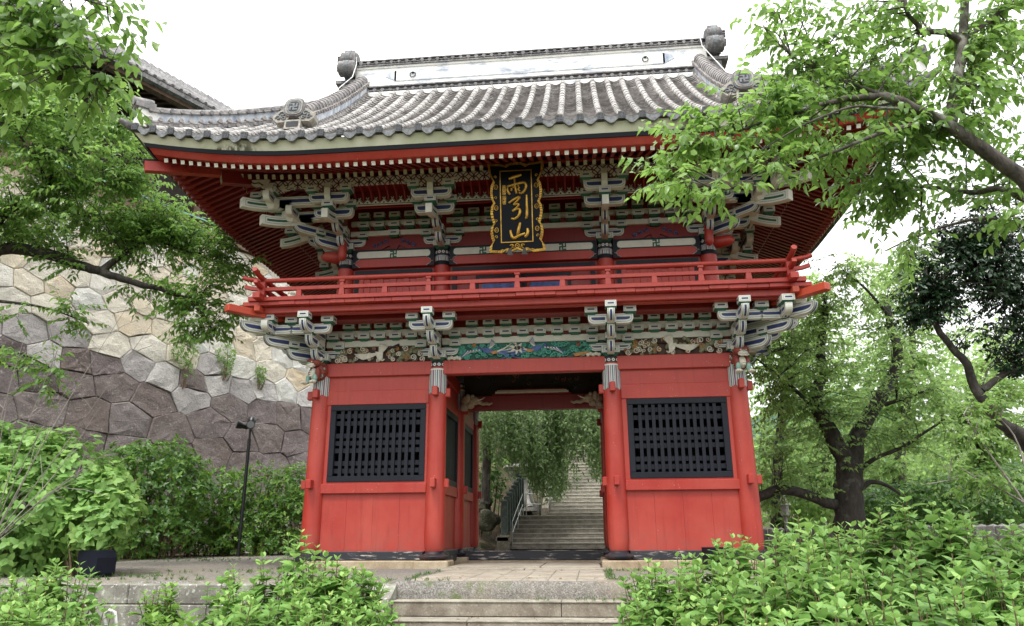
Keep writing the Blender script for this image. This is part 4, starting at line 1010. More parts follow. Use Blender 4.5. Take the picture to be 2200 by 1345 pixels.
# descending ridges and corner ridges
def oni(T, s=1.0, box=True):
    """ogre-less ridge-end tile: round shield with a manji, cloud wings, square socket below"""
    mb = MB(); sh = []
    for t in np.linspace(0, 2 * PI, 28, endpoint=False):
        r = .205 / (abs(math.cos(t)) ** 3.2 + abs(math.sin(t)) ** 3.2) ** (1 / 3.2) * (1.0 if math.sin(t) < .3 else 1.04); sh.append((r * math.cos(t), r * 1.08 * math.sin(t)))
    P = lambda q, y=0: T @ Vector((q[0] * s, y * s, q[1] * s))
    def pr(pts, y0, y1, m):
        n = len(pts); vs = [P(p, y0) for p in pts] + [P(p, y1) for p in pts]
        mb.add(vs, [(i, (i + 1) % n, (i + 1) % n + n, i + n) for i in range(n)] + [tuple(range(n)), tuple(range(n, 2 * n))[::-1]], m)
    pr([(a, b + .18) for a, b in sh], -.13, .12, 0); pr([(a * .86, b * .86 + .18) for a, b in sh], -.15, -.12, 2); pr([(a * .74, b * .74 + .175) for a, b in sh], -.158, -.13, 1)
    c = P((0, .17), -.163); u = (T.to_3x3() @ Vector((1, 0, 0))).normalized(); v = (T.to_3x3() @ Vector((0, 0, 1))).normalized()
    pr([(a * .5, b * .55 + .17) for a, b in sh], -.161, -.15, 3); manji(mb, P((0, .17), -.166), u, v, .085 * s, 1, .2, .002 * s)
    for e in (-1, 1):
        pr([(e * a, b) for a, b in [(.15, .20), (.27, .17), (.36, .10), (.44, .02), (.43, -.08), (.34, -.16), (.18, -.15), (.1, -.06)]][::e], -.09, .14, 2)
        for (cx, cy, r) in ((.245, .035, .075), (.205, -.07, .05), (.325, -.05, .06)): mb.tube([P((e * (cx + r * (1 - k / 11) * math.cos(k * .75)), cy + r * (1 - k / 11) * math.sin(k * .75)), -.10) for k in range(10)], .018 * s, 5, 1)
    if box:
        pr([(-.17, -.34), (.17, -.34), (.17, -.12), (-.17, -.12)], -.11, .14, 2); pr([(-.12, -.30), (.12, -.30), (.13, -.27), (.13, -.18), (.12, -.16), (-.12, -.16), (-.13, -.18), (-.13, -.27)], -.114, -.10, 3)
    return mb.build('ogre_tile', [TILE_DK, TILE_END, tile_light, GROOVE, PLASTER], roof)
tile_light = simple('tile_pale_stone', (.36, .34, .30), .85, .25, 20, .2, 0, .3)
for s in (-1, 1):
    X = 4.42; pth = [(s * X, TY + d, roof_z(X, d)) for d in np.linspace(.95, DTOP + .1, 14)]
    mb = MB(); ridge_body(mb, pth, (1, 0, 0), [(.20, -.1, .12, 0), (.165, .12, .34, 1), (.19, .34, .40, 0)])
    V2 = [Vector(p) + Vector((0, 0, .43)) for p in pth]; mb.tube(V2, .145, 12, 0)
    tot = len(pth) - 1
    for k in range(24):
        t = tot * k / 24; i = int(t); c = V2[i].lerp(V2[min(i + 1, tot)], t - i); d = (V2[min(i + 1, tot)] - V2[i]).normalized(); mb.tube([c, c + d * .05], .16, 12, 2)
    for side in (-1, 1):
        scallops(mb, [Vector(p) + Vector((side * .19, 0, .10)) for p in pth], (side, 0, 0), .16, 2, .042, arcs=False); scallops(mb, [Vector(p) + Vector((side * .23, 0, -.01)) for p in pth], (side, 0, 0), .16, 0, .05, arcs=False)
        scallops(mb, [Vector(p) + Vector((side * .17, 0, .36)) for p in pth], (side, 0, 0), .16, 2, .045, arcs=False)
    mb.build('descending_ridge', [TILE_DK, BLUEPL, TILE], roof)
    oni(Matrix.Translation((s * X, TY + .86, roof_z(X, .8) + .37)) @ Matrix.Rotation(-.12, 4, 'X'), .98)
    # corner ridge
    pth = []
    for t in np.linspace(.04, 1, 14):
        d = .14 + t * 2.75; x = TX - d; pth.append(Vector((s * x, TY + d, roof_z(x, d) - .02)))
    sd = Vector((s * 1, 1, 0)).normalized(); mb = MB()
    ridge_body(mb, pth, sd, [(.19, -.12, .10, 0), (.20, .10, .13, 2), (.14, .13, .33, 1), (.19, .33, .37, 2)])
    mb.tube([p + Vector((0, 0, .41)) for p in pth], .10, 10, 0)
    for side in (-1, 1):
        f = sd * side
        scallops(mb, [p + f * .19 + Vector((0, 0, .16)) for p in pth], f, .19, 2, .045, arcs=False); scallops(mb, [p + f * .21 + Vector((0, 0, .03)) for p in pth], f, .19, 0, .045, arcs=False); scallops(mb, [p + f * .19 + Vector((0, 0, .36)) for p in pth], f, .19, 0, .045, arcs=False)
    mb.build('corner_ridge', [TILE_DK, BLUEPL, TILE], roof)
    T = Matrix.Translation(pth[0] + Vector((s * .10, -.06, .36))) @ Matrix.Rotation(s * R(45), 4, 'Z'); mb = MB()
    for k, (w, z0, z1, dd) in enumerate(((.17, -.36, .02, .10), (.21, .02, .16, .16))): mb.box(-w, w, -dd, .2, z0, z1, 1 if k == 0 else 0, T)
    for e in (-1, 0, 1): mb.tube([T @ Vector((e * .13, -.20, .13 + .08 * (e == 0))), T @ Vector((e * .13, .16, .17 + .08 * (e == 0)))], .085, 9, 0)
    mb.build('corner_end_tile', [TILE_DK, PLASTER], roof)
    c = Vector((s * TX, TY, roof_z(TX, 0) + .02)); mb = MB(); mb.tube([c + Vector((-s * .25, .25, .0)), c + Vector((-s * .05, .05, .02)), c + Vector((s * .10, -.08, .10))], [.09, .09, .05], 8); mb.build('corner_tip_tile', TILE_DK, roof)
# lightning conductor wire along the ridge ends
mb = MB(); mb.tube([(-4.6, YC - .3, 13.05), (-4.55, YC - .4, 12.75), (-4.5, 1.5, 12.1), (-4.46, .4, 11.0)], .012, 5); mb.tube([(4.45, YC - .3, 13.05), (4.48, YC - .4, 12.6), (4.55, 1.4, 12.0), (4.6, .2, 10.7)], .012, 5); mb.build('conductor_wire', PLASTER, roof)
# ================================================================== carvings
def P2(pts, y): return [Vector((p[0], y, p[1])) for p in pts]
class Relief:
    """flat-fronted carved shapes set on a panel in the xz plane; every shape has its own thickness"""
    def __init__(s, mb, y): s.mb = mb; s.y = y
    def poly(s, pts, m, d=.03, t=.03):
        a = sum(pts[i][0] * pts[(i + 1) % len(pts)][1] - pts[(i + 1) % len(pts)][0] * pts[i][1] for i in range(len(pts)))
        if a < 0: pts = pts[::-1]
        s.mb.prism(P2(pts, 0), (0, s.y - d, 0), (0, s.y - d + t, 0), m)
    def spiral(s, x, z, r, m, turns=1.6, w=.012, ph=0, d=.035, flip=1):
        n = int(10 * turns) + 4; s.mb.tube([(x + flip * r * (1 - .85 * k / n) * math.cos(ph + 2 * PI * turns * k / n), s.y - d, z + r * (1 - .85 * k / n) * math.sin(ph + 2 * PI * turns * k / n)) for k in range(n)], w, 5, m)
    def disc(s, x, z, r, m, d=.03): s.mb.ball((x, s.y - d + .015, z), (r, .03, r), m, 10)
    def feather(s, x, z, a, L, w, m, d=.04, bend=.0):
        c, sn = math.cos(a), math.sin(a); top = []; bot = []
        for t in np.linspace(0, 1, 6):
            b = bend * t * t; px, pz = x + L * t * c - b * sn, z + L * t * sn + b * c; ww = w * (1 - .75 * t ** 2) ; top.append((px - ww * sn, pz + ww * c)); bot.append((px + ww * sn, pz - ww * c))
        s.poly(top + bot[::-1], m, d, .02)
random.seed(21); FRZ_TEAL = simple('frieze_deep_teal', (.03, .13, .10), .7, .3, 10); FRZ_DK = simple('frieze_dark_brown', (.06, .032, .022), .7, .3, 10)
z0, z1 = 4.124, 4.468; yf = -.055
mb = MB(); mb.box(-1.62, 1.62, yf, yf + .03, z0, z1, 0); rl = Relief(mb, yf)
for i in range(120):
    x = random.uniform(-1.35, 1.35); z = random.uniform(z0 + .04, z1 - .04); r = random.uniform(.035, .06); rl.spiral(x, z, r, 1, 1.4, .014, random.uniform(0, 6), .03, random.choice((-1, 1)))
    if i % 2: rl.disc(x + random.uniform(-.05, .05), z, r * .6, 1, .02)
for (bx, bz, f) in ((-.75, 4.30, 1), (.30, 4.32, -1)):        # two long-tailed birds
    for k in range(11): rl.feather(bx - f * .10 - f * .03 * k, bz + .03 - .002 * k, (PI if f > 0 else 0) + f * (.12 + .07 * k), .26 - .008 * k, .013, 3 if k % 2 else 2, .05 + .001 * k)
    for k in range(8): rl.feather(bx + f * .06, bz + .05, (PI / 2 - f * (.25 + .09 * k)), .20 - .006 * k, .014, 3 if k % 2 else 2, .05 + .001 * k)
    rl.poly([(bx - f * .12, bz + .06), (bx + f * .02, bz + .07), (bx + f * .20, bz - .01), (bx + f * .16, bz - .06), (bx - f * .02, bz - .04)], 2, .065, .03); rl.poly([(bx + f * .08, bz - .02), (bx + f * .22, bz - .0), (bx + f * .23, bz - .06), (bx + f * .12, bz - .07)], 4, .07, .03)
    rl.disc(bx - f * .15, bz + .07, .035, 2, .06)
    for k in range(6): rl.feather(bx + f * .18, bz - .03, (0 if f > 0 else PI) - f * (.22 - .09 * k) , .62 - .05 * k, .016, (2, 3)[k % 2], .055 + .001 * k, f * .10 * (1 if k % 2 else -.4))
for k in range(7): rl.feather(-.12 + .02 * math.cos(k), 4.34, k * .9, .13, .03, 3, .06)
rl.disc(-1.0, 4.43, .045, 4, .06); rl.disc(1.12, 4.39, .05, 5, .05); rl.poly([(1.0, 4.2), (1.3, 4.24), (1.4, 4.19), (1.2, 4.16), (1.05, 4.14)], 4, .05, .03)
for s in (-1, 1):
    for k in range(5): rl.disc(s * (1.30 + .055 * k), 4.165 + .02 * (k % 2), .042, 3, .05)
mb.build('carved_frieze', [FRZ_TEAL, TEAL, BLUE, BONE, OCHRE, BROWN], gate)
for s in (-1, 1):
    xm = s * 2.976; mb = MB(); mb.box(xm - 1.03, xm + 1.03, yf, yf + .03, z0, z1, 0); rl = Relief(mb, yf)
    for i in range(26):
        x = xm + random.uniform(-.9, .9); z = random.uniform(z0 + .05, z1 - .05)
        for k in range(4): rl.disc(x + random.uniform(-.06, .06), z + random.uniform(-.05, .05), random.uniform(.035, .05), 1, .025 + .004 * k)
    for (x, z, r, m) in ((-.72, .10, .07, 2), (-.62, .25, .06, 2), (.72, .09, .065, 3), (.55, .27, .07, 4), (-.35, .29, .06, 4), (.30, .06, .05, 2), (.86, .16, .05, 2), (-.88, .06, .06, 5), (.9, .05, .06, 5), (0, .05, .05, 2), (.4, .16, .05, 4)):
        rl.disc(xm + x, z0 + z, r, m, .035); rl.spiral(xm + x, z0 + z, r, 6, 1.5, .012, random.uniform(0, 6), .06, random.choice((-1, 1)))
    for i in range(30):
        x, z, r = xm + random.uniform(-.95, .95), random.uniform(z0 + .04, z1 - .04), random.uniform(.04, .06); rl.disc(x, z, r, random.choice((2, 8, 2, 3, 8)), .02); rl.spiral(x, z, r, random.choice((6, 8)), 1.3, .009, random.uniform(0, 6), .045, random.choice((-1, 1)))
    f = 1 if s < 0 else -1; cx, cz = xm - f * .02, 4.29        # a crane, wings spread
    for k in range(9): rl.feather(cx - f * .02, cz + .02, (PI if f > 0 else 0) + f * (.10 + .055 * k), .48 - .02 * k, .020, 6, .06 + .001 * k, -f * .05)
    for k in range(8): rl.feather(cx + f * .03, cz, PI / 2 - f * (.25 + .12 * k) + f * .3, .24, .022, 6, .06 + .001 * k)
    for k in range(4): rl.feather(cx + f * .12, cz + .08, (.25 if f > 0 else PI - .25) + .06 * k, .34, .016, 7, .05 + .001 * k)
    rl.poly([(cx - f * .06, cz + .06), (cx + f * .10, cz + .04), (cx + f * .10, cz - .10), (cx + f * .05, cz - .14), (cx - f * .02, cz - .06)], 6, .08, .04); mb.tube([(cx + f * .06, yf - .08, cz - .1), (cx + f * .10, yf - .09, cz - .14), (cx + f * .15, yf - .09, cz - .11)], .016, 6, 6)
    mb.build('carved_frieze', [FRZ_DK, OLIVE, BROWN, BLUE, NAVY, MANE, BONE, DARKVOID, OCHRE], gate)
# guardian lions on the outer column heads
for s in (-1, 1):
    mb = MB(); c = Vector((s * 4.24, -.26, 3.94)); T = Matrix.Translation(c) @ Matrix.Rotation(s * R(28) if s < 0 else R(8), 4, 'Z')
    B = lambda p, r, m, n=10: mb.ball(T @ Vector(p), r, m, n)
    B((0, .10, .02), (.17, .16, .22), 0); B((0, -.06, -.06), (.075, .09, .12), 1); B((-.1, -.02, -.06), (.06, .1, .13), 0); B((.1, -.02, -.06), (.06, .1, .13), 0); B((0, -.05, .17), (.16, .14, .12), 0); B((0, -.14, .10), (.10, .08, .055), 1); B((0, -.18, .125), (.045, .04, .03), 2)
    mb.tube([T @ Vector((-.1, -.17, .07)), T @ Vector((-.05, -.20, .045)), T @ Vector((0, -.205, .05)), T @ Vector((.05, -.20, .045)), T @ Vector((.1, -.17, .07))], .016, 6, 3)
    for e in (-1, 1):
        B((e * .055, -.15, .19), (.04, .035, .03), 0); B((e * .05, -.17, .165), (.018, .015, .014), 3); B((e * .14, -.02, .24), (.05, .03, .045), 3)
        B((e * .10, -.10, -.17), (.05, .06, .10), 2); B((e * .12, -.16, -.25), (.065, .06, .04), 3)
        for k in range(3): B((e * .12 + (k - 1) * .035, -.215, -.255), (.018, .022, .022), 3)
        for k in range(5): mb.tube([T @ Vector((e * (.13 + .04 * math.cos(t) * (1 - t / 8)), .02 + .03 * k % .1, .18 - .075 * k + .04 * math.sin(t) * (1 - t / 8))) for t in np.linspace(0, 6, 9)], .016, 5, 0 if k % 2 else 2)
    for k in range(3): B((0, -.135, -.03 - .045 * k), (.04, .02, .016), 3)
    mb.build('carved_lion', [MANE, BONE, SEAFOAM, BONE], gate)
# beast-head nosings on the passage beam
for s in (-1, 1):
    mb = MB(); T = Matrix.Translation((s * 1.36, YC - .30, 3.62)) @ Matrix.Scale(-s, 4, (1, 0, 0)); B = lambda p, r, m=0: mb.ball(T @ Vector(p), r, m, 10)
    B((-.10, .05, .02), (.17, .14, .15)); B((.05, -.02, .03), (.13, .12, .11)); B((-.17, .0, -.12), (.10, .11, .09)); B((-.02, -.06, -.09), (.09, .07, .08)); B((.14, -.02, .0), (.08, .08, .06)); B((.02, -.1, .12), (.05, .04, .045)); B((-.08, -.10, .08), (.06, .03, .1))
    mb.tube([T @ Vector(p) for p in ((.18, 0, .0), (.26, -.02, -.05), (.34, -.03, -.04), (.40, -.03, -.06), (.47, -.03, -.03))], [.05, .042, .035, .032, .02], 8); mb.tube([T @ Vector(p) for p in ((.15, -.08, .03), (.24, -.1, .05), (.31, -.1, .09))], [.02, .016, .006], 6, 1)
    for k in range(4): mb.tube([T @ Vector((-.12 + .06 * math.cos(t) * (1 - t / 8), -.09, .08 - .08 * k + .05 * math.sin(t) * (1 - t / 8))) for t in np.linspace(0, 6, 9)], .017, 5, 0)
    mb.build('beast_nosing', [BEIGE, BONE], gate)

# ================================================================== name plaque
pq = thing('name_plaque', 'black and gold framed plaque with gold calligraphy hung under the eaves', 'plaque', (.01, -1.20, 5.98))
PW, PH, TILT = .47, 1.78, R(10)
TP = Matrix.Rotation(TILT, 4, 'X')
def pp(x, z, d=0): return TP @ Vector((x, -d, z))
def slab(mb, pts, d0, d1, m):
    a = sum(pts[i][0] * pts[(i + 1) % len(pts)][1] - pts[(i + 1) % len(pts)][0] * pts[i][1] for i in range(len(pts)))
    if a < 0: pts = pts[::-1]
    n = len(pts); vs = [pp(p[0], p[1], d1) for p in pts] + [pp(p[0], p[1], d0) for p in pts]
    mb.add(vs, [tuple(range(n)), tuple(range(n, 2 * n))[::-1]] + [(i + n, (i + 1) % n + n, (i + 1) % n, i) for i in range(n)], m)
def wavy():
    P = []                                  # closed outline of the flaring scalloped frame
    hw, b, t = .50, .0, PH
    side = [(hw + .05, .0), (hw + .03, .12), (hw - .03, .20), (hw - .0, .28), (hw + .015, .38), (hw + .0, .50), (hw - .045, .56), (hw - .01, .66), (hw + .01, .78), (hw - .01, .92), (hw - .05, .98), (hw - .01, 1.06), (hw + .01, 1.20), (hw - .01, 1.34), (hw - .05, 1.42), (hw - .0, 1.52), (hw + .04, 1.62), (hw + .05, PH)]
    top = [(hw * .55, PH - .03), (hw * .40, PH - .06), (hw * .25, PH - .01), (0, PH + .0), (-hw * .25, PH - .01), (-hw * .40, PH - .06), (-hw * .55, PH - .03)]
    bot = [(-hw * .6, -.02), (-hw * .45, .03), (-hw * .25, -.01), (0, .05), (hw * .25, -.01), (hw * .45, .03), (hw * .6, -.02)]
    return side + top + [(-x, z) for x, z in side[::-1]] + bot
W = wavy(); cz = PH / 2
mb = MB(); slab(mb, W, .045, .09, 0)
inn = [(x * (1 - .045 / .5), cz + (z - cz) * (1 - .045 / cz)) for x, z in W]
slab(mb, inn, .091, .10, 1)
for i in range(len(W)):                    # carved gold ribs round the edge
    a, c = Vector((*W[i], 0)), Vector((*W[(i + 1) % len(W)], 0)); L = (c - a).length; k = max(2, int(L / .045))
    for j in range(k):
        q = a.lerp(c, j / k); r = a.lerp(c, (j + .72) / k); qi = (q.x * .905, cz + (q.y - cz) * (1 - .045 / cz)); ri = (r.x * .905, cz + (r.y - cz) * (1 - .045 / cz))
        slab(mb, [(q.x, q.y), (r.x, r.y), ri, qi], .089, .118, 0)
mb.build('frame', [GOLD, GLOSSBLACK], pq)
mb = MB(); x0, x1, za, zb = -.315, .315, .18, 1.62
mb.add([pp(x0, za, .103), pp(x1, za, .103), pp(x1, zb, .103), pp(x0, zb, .103)], [(0, 1, 2, 3)], 0)
for (a, b_, c, d) in ((x0, x1, za, za + .018), (x0, x1, zb - .018, zb), (x0, x0 + .018, za + .019, zb - .019), (x1 - .018, x1, za + .019, zb - .019)): slab(mb, [(a, c), (b_, c), (b_, d), (a, d)], .10, .118, 1)
mb.build('board', [GLOSSBLACK, GOLD], pq)
mb = MB()
def orn(): global mb; mb.build('ornament', GOLD, pq); mb = MB()
for s in (-1, 1):
    for z_ in (.44, .88, 1.30):
        mb.tube([pp(s * .395 + .035 * math.cos(t), z_ + .045 * math.sin(t), .108) for t in np.linspace(0, 2 * PI, 13)], .010, 5); mb.ball(pp(s * .395, z_, .108), .016, 0, 6); orn()
    for z_ in (.30, .62, 1.08, 1.50): mb.tube([pp(s * (.40 + .03 * math.cos(t) * (1 - t / 8)), z_ + .035 * math.sin(t) * (1 - t / 8), .108) for t in np.linspace(0, 6, 10)], .009, 5); orn()
    mb.tube([pp(s * (.10 + .04 * math.cos(t) * (1 - t / 8)), .12 + .03 * math.sin(t) * (1 - t / 8), .108) for t in np.linspace(0, 6, 10)], .012, 5); mb.tube([pp(s * (.05 + .03 * k), .085 - .006 * k + .01 * math.sin(k * 1.7), .108) for k in range(12)], .010, 5); orn()
mb.tube([pp(.04 * math.cos(t), .115 + .04 * math.sin(t), .108) for t in np.linspace(0, 2 * PI, 13)], .012, 5); mb.ball(pp(0, .115, .108), .018, 0, 6)
mb.build('ornament', GOLD, pq)
# the three large brush characters, top to bottom, each stroke a raised gold bar (coordinates read off the plaque)
def stroke(mb, pts, r):
    q = []
    for x, y in pts: q.append((-.315 + (x - 262) / (708 - 262) * .63 if False else x, y))
    mb.tube([pp(x, z, .115) for x, z in q], r, 7)
def cmap(x, y):                            # local drawing grid 0..100 x 0..230 of the board, y down
    return (x0 + .03 + x / 100 * (x1 - x0 - .06), zb - .04 - y / 230 * (zb - za - .08))
RAIN = [([(26, 22), (45, 16), (70, 10)], 3.2), ([(23, 45), (20, 56), (25, 70), (30, 76)], 2.8), ([(24, 47), (44, 42), (70, 36), (85, 38), (86, 52), (78, 68), (66, 74), (60, 70)], 3.0), ([(46, 22), (47, 44), (50, 62), (52, 74)], 2.6), ([(33, 52), (36, 56), (34, 64)], 2.2), ([(40, 48), (43, 54)], 2.0), ([(58, 46), (62, 54), (56, 60), (64, 66)], 2.4)]
PULL = [([(24, 104), (42, 92), (62, 84), (64, 88), (40, 110)], 2.8), ([(40, 110), (58, 108), (60, 113), (36, 132)], 2.6), ([(36, 132), (58, 122), (64, 132), (58, 150), (42, 160), (32, 156)], 3.0), ([(86, 80), (86, 110), (86, 140), (85, 156), (80, 158)], 3.0)]
MOUNT = [([(62, 172), (58, 186), (54, 204), (52, 216)], 3.4), ([(28, 196), (30, 208), (34, 222), (44, 222), (58, 214), (78, 208)], 3.2), ([(86, 192), (88, 202), (84, 216), (76, 219)], 3.2)]
for nm, ch in (('character', RAIN), ('character', PULL), ('character', MOUNT)):
    mb = MB()
    for pts, r in ch:
        a = [cmap(*p) for p in pts]; sm = []
        for i in range(len(a) - 1):
            for t in (0, .34, .67): sm.append((a[i][0] + (a[i + 1][0] - a[i][0]) * t, a[i][1] + (a[i + 1][1] - a[i][1]) * t))
        sm.append(a[-1])
        for _ in range(2): sm = [sm[0]] + [((sm[i - 1][0] + 2 * sm[i][0] + sm[i + 1][0]) / 4, (sm[i - 1][1] + 2 * sm[i][1] + sm[i + 1][1]) / 4) for i in range(1, len(sm) - 1)] + [sm[-1]]
        stroke(mb, sm, [r * .0098 * (.8 + .35 * math.sin(PI * (k + .5) / len(sm))) for k in range(len(sm))])
    mb.build(nm, GOLD, pq)
cu = bpy.data.curves.new('signature', 'FONT'); cu.body = '黄\n檗\n竺\n庵\n書'; cu.size = .085; cu.extrude = .004; cu.align_x = 'CENTER'; cu.space_line = .92
so = bpy.data.objects.new('signature', cu); COL.objects.link(so); dg = bpy.context.evaluated_depsgraph_get(); me = bpy.data.meshes.new_from_object(so.evaluated_get(dg)); bpy.data.objects.remove(so)
so = bpy.data.objects.new('signature', me); COL.objects.link(so); me.materials.clear(); me.materials.append(GOLD); so.parent = pq; so.matrix_local = Matrix.Translation(pp(x0 + .082, 1.26, .108)) @ TP @ Matrix.Rotation(R(90), 4, 'X')
mb = MB()
for s in (-1, 1): slab(mb, [(s * .14 - .06, -.07), (s * .14 + .06, -.07), (s * .14 + .02, .06), (s * .14 - .02, .06)], .119, .15, 0)
mb.build('foot_clamp', simple('plaque_iron', (.06, .055, .055), .5, .2, 8), pq)
# ================================================================== pixel helper (turns a photo pixel at depth plane y = Y into a world point)
CAMM = cam.matrix_world.copy(); CAMP = CAMM.translation.copy(); FPX = 1587.326
def at(px, py, Y):
    d = CAMM.to_3x3() @ Vector(((px - 1100) / FPX, (672.5 - py) / FPX, -1.0)); return CAMP + d * ((Y - CAMP.y) / d.y)
def atz(px, py, Z):
    d = CAMM.to_3x3() @ Vector(((px - 1100) / FPX, (672.5 - py) / FPX, -1.0)); return CAMP + d * ((Z - CAMP.z) / d.z)

# ================================================================== ground
def sstep(t): t = np.clip(t, 0, 1); return t * t * (3 - 2 * t)
def stair_z(y): return .20 + .44 * np.clip(y - 11.0, 0, None)
def ground_z(x, y):
    x = np.asarray(x, float); y = np.asarray(y, float)
    z = .12 + .09 * sstep((y - 3) / 8) + 0 * x
    front = sstep((-4.02 - y) / .08); z = z * (1 - front) + (-.46 - .16 * np.clip(-4.2 - y, 0, 4)) * front
    hill = .44 * np.clip(y - 11.3, 0, 26) * sstep((5.5 - x) / 5) * sstep((x + 16) / 6)
    cut = np.exp(-((x - .4) / 2.6) ** 4); z = z + hill * (1 - .0 * cut) + (.9 * hill / (hill + 1.5)) * (1 - cut) - 1.3 * cut * sstep((y - 11.0) / 2.0)
    z = z + 3.0 * sstep((y - 30) / 30) * sstep((x - 3) / 10)
    return z
def grid_mesh(name, xs, ys, zf, mt):
    X, Y = np.meshgrid(xs, ys, indexing='ij'); Z = zf(X, Y); n, m = X.shape
    V = np.stack([X.ravel(), Y.ravel(), Z.ravel()], 1); I = np.arange(n * m).reshape(n, m)
    F = np.stack([I[:-1, :-1].ravel(), I[1:, :-1].ravel(), I[1:, 1:].ravel(), I[:-1, 1:].ravel()], 1)
    return np_mesh(name, V, F, mt, smooth=True)
def ground_mat():
    m, t, b = mat('gravel_and_soil'); g = G(t); p = g.pos(); s = g.sep(p)
    gr = g.noise(p, 55, 3, .7); md = g.noise(p, 5, 5); big = g.noise(p, .7, 4)
    grav = g.mix(g.ramp(gr, [(.36, 0), (.62, 1)]), (.10, .095, .09), (.36, .34, .315))
    grav = g.mix(g.ramp(g.noise(p, 17, 4, .7), [(.40, .6), (.6, 0)]), grav, (.12, .11, .10)); grav = g.mix(g.ramp(g.vor(p, 9.0), [(.04, .8), (.09, 0)]), grav, (.42, .40, .37))
    grav = g.mix(g.ramp(big, [(.42, 0), (.68, .55)]), grav, (.29, .24, .17))
    moss = g.math('MULTIPLY', g.ramp(md, [(.52, 0), (.66, .85)]), g.ramp(g.noise(g.scale(p, (.5, 1.3, 1)), 1.0, 2), [(.5, 0), (.6, 1)]))
    grav = g.mix(moss, grav, (.10, .14, .035))
    soil = g.mix(g.ramp(md, [(.35, 0), (.6, 1)]), (.045, .035, .025), (.12, .095, .065)); soil = g.mix(g.ramp(g.noise(p, 2.2, 5), [(.5, 0), (.62, .8)]), soil, (.05, .085, .022))
    # open forecourt is gravel, the slopes and the beds are soil
    inx = g.math('LESS_THAN', g.math('ABSOLUTE', g.math('ADD', s[0], 1.0)), 9.5); iny = g.math('MULTIPLY', g.math('GREATER_THAN', s[1], -4.1), g.math('LESS_THAN', s[1], 10.9))
    k = g.math('MULTIPLY', inx, iny)
    g.l(g.mix(k, soil, grav), b.inputs['Base Color']); b.inputs['Roughness'].default_value = .95; b.inputs['Specular IOR Level'].default_value = .15
    g.bump(g.math('ADD', gr, md), b, .7, .02); return m
GROUND = ground_mat()
xs = np.unique(np.concatenate([np.linspace(-400, -30, 12), np.linspace(-30, 30, 121), np.linspace(30, 400, 12)])); ys = np.unique(np.concatenate([np.linspace(-120, -16, 10), np.linspace(-16, -4.3, 24), np.linspace(-4.12, -4.0, 6), np.linspace(-3.8, 45, 110), np.linspace(45, 600, 24)]))
tag(grid_mesh('ground', xs, ys, ground_z, GROUND), kind='structure')
HILLMAT = simple('far_forest', (.055, .10, .06), .95, .5, .25, .1)
hx = np.linspace(-500, 500, 61); hy = np.linspace(260, 560, 31)
tag(grid_mesh('hills', hx, hy, lambda X, Y: -5 + 95 * sstep((Y - 260) / 200) * (.62 + .25 * np.sin(X / 71.) + .13 * np.sin(X / 23. + 1) + .03 * np.sin(X / 6.)), HILLMAT), kind='structure')

# ---- paved path up to the gate
path = bpy.data.objects.new('paved_path', None); COL.objects.link(path); tag(path, kind='structure')
x = -1.30; mb = MB(); random.seed(3)
ws = [.40, .36, .42, .38, .36, .40, .42]
for w in ws:
    y = -3.86; ln = random.choice((1.5, 2.4, 2.0))
    for (a, b_) in ((y, y + ln), (y + ln, -.95)): mb.box(x + .006, x + w - .006, a + .006, b_ - .006, .06, .128 + random.uniform(-.004, .004))
    x += w
for (a, b_) in ((-1.45, .05), (.06, 1.6)): mb.box(a, b_ - .008, -.93, -.50, .06, .150)
for (a, b_) in ((-1.4, .3), (.31, 1.4)): mb.box(a, b_ - .008, -.49, YC - .46, .06, .165)
mb.build('paving_slab', PAVE, path, .008)
mb = MB(); 
for i in range(9): 
    x = -.4 + (i % 3) * .72 + random.uniform(-.05, .05); y = 5.2 + (i // 3) * 1.5; P = [(x + .33 * math.cos(t) * random.uniform(.85, 1.15), y + .7 * math.sin(t) * random.uniform(.85, 1.1)) for t in np.linspace(0, 2 * PI, 7)[:-1]]
    mb.prism([Vector((p[0], p[1], 0)) for p in P], (0, 0, .12), (0, 0, .262), 0)
mb.build('flagstone', PAVE, path)

# ---- front steps
st = thing('front_steps', 'broad flight of worn grey stone steps leading up to the gate path', 'stone steps', (0.17, -4.1, 0.09))
def rel(o, root): o.location = o.location - root.location; return o
for k in range(7):
    zt = .095 - .198 * k; y0 = -3.92 - .40 * k; cuts = [[-1.42, -.55, 1.76], [-1.42, .82, 1.76], [-1.42, -.35, 1.76], [-1.42, .5, 1.76]][k % 4]
    mb = MB()
    for a, b_ in zip(cuts[:-1], cuts[1:]):
        mb.box(a + .004, b_ - .004, y0, y0 + .46, zt - .19, zt - .022, 0); mb.box(a + .003, b_ - .003, y0 - .014 + random.uniform(-.003, .003), y0 + .46, zt - .0215, zt, 1)
    rel(mb.build('step', [STEP, TREAD], st, .006), st)
for x0, x1 in ((-1.74, -1.43), (1.77, 2.08)):
    mb = MB(); P = [(-3.9, .09), (-4.05, .09), (-6.3, -1.02), (-6.3, -1.3), (-3.9, -1.3)]
    mb.prism([Vector((0, p[0], p[1])) for p in P], (x0, 0, 0), (x1, 0, 0), 0); rel(mb.build('cheek_stone', KERB, st, .012), st)
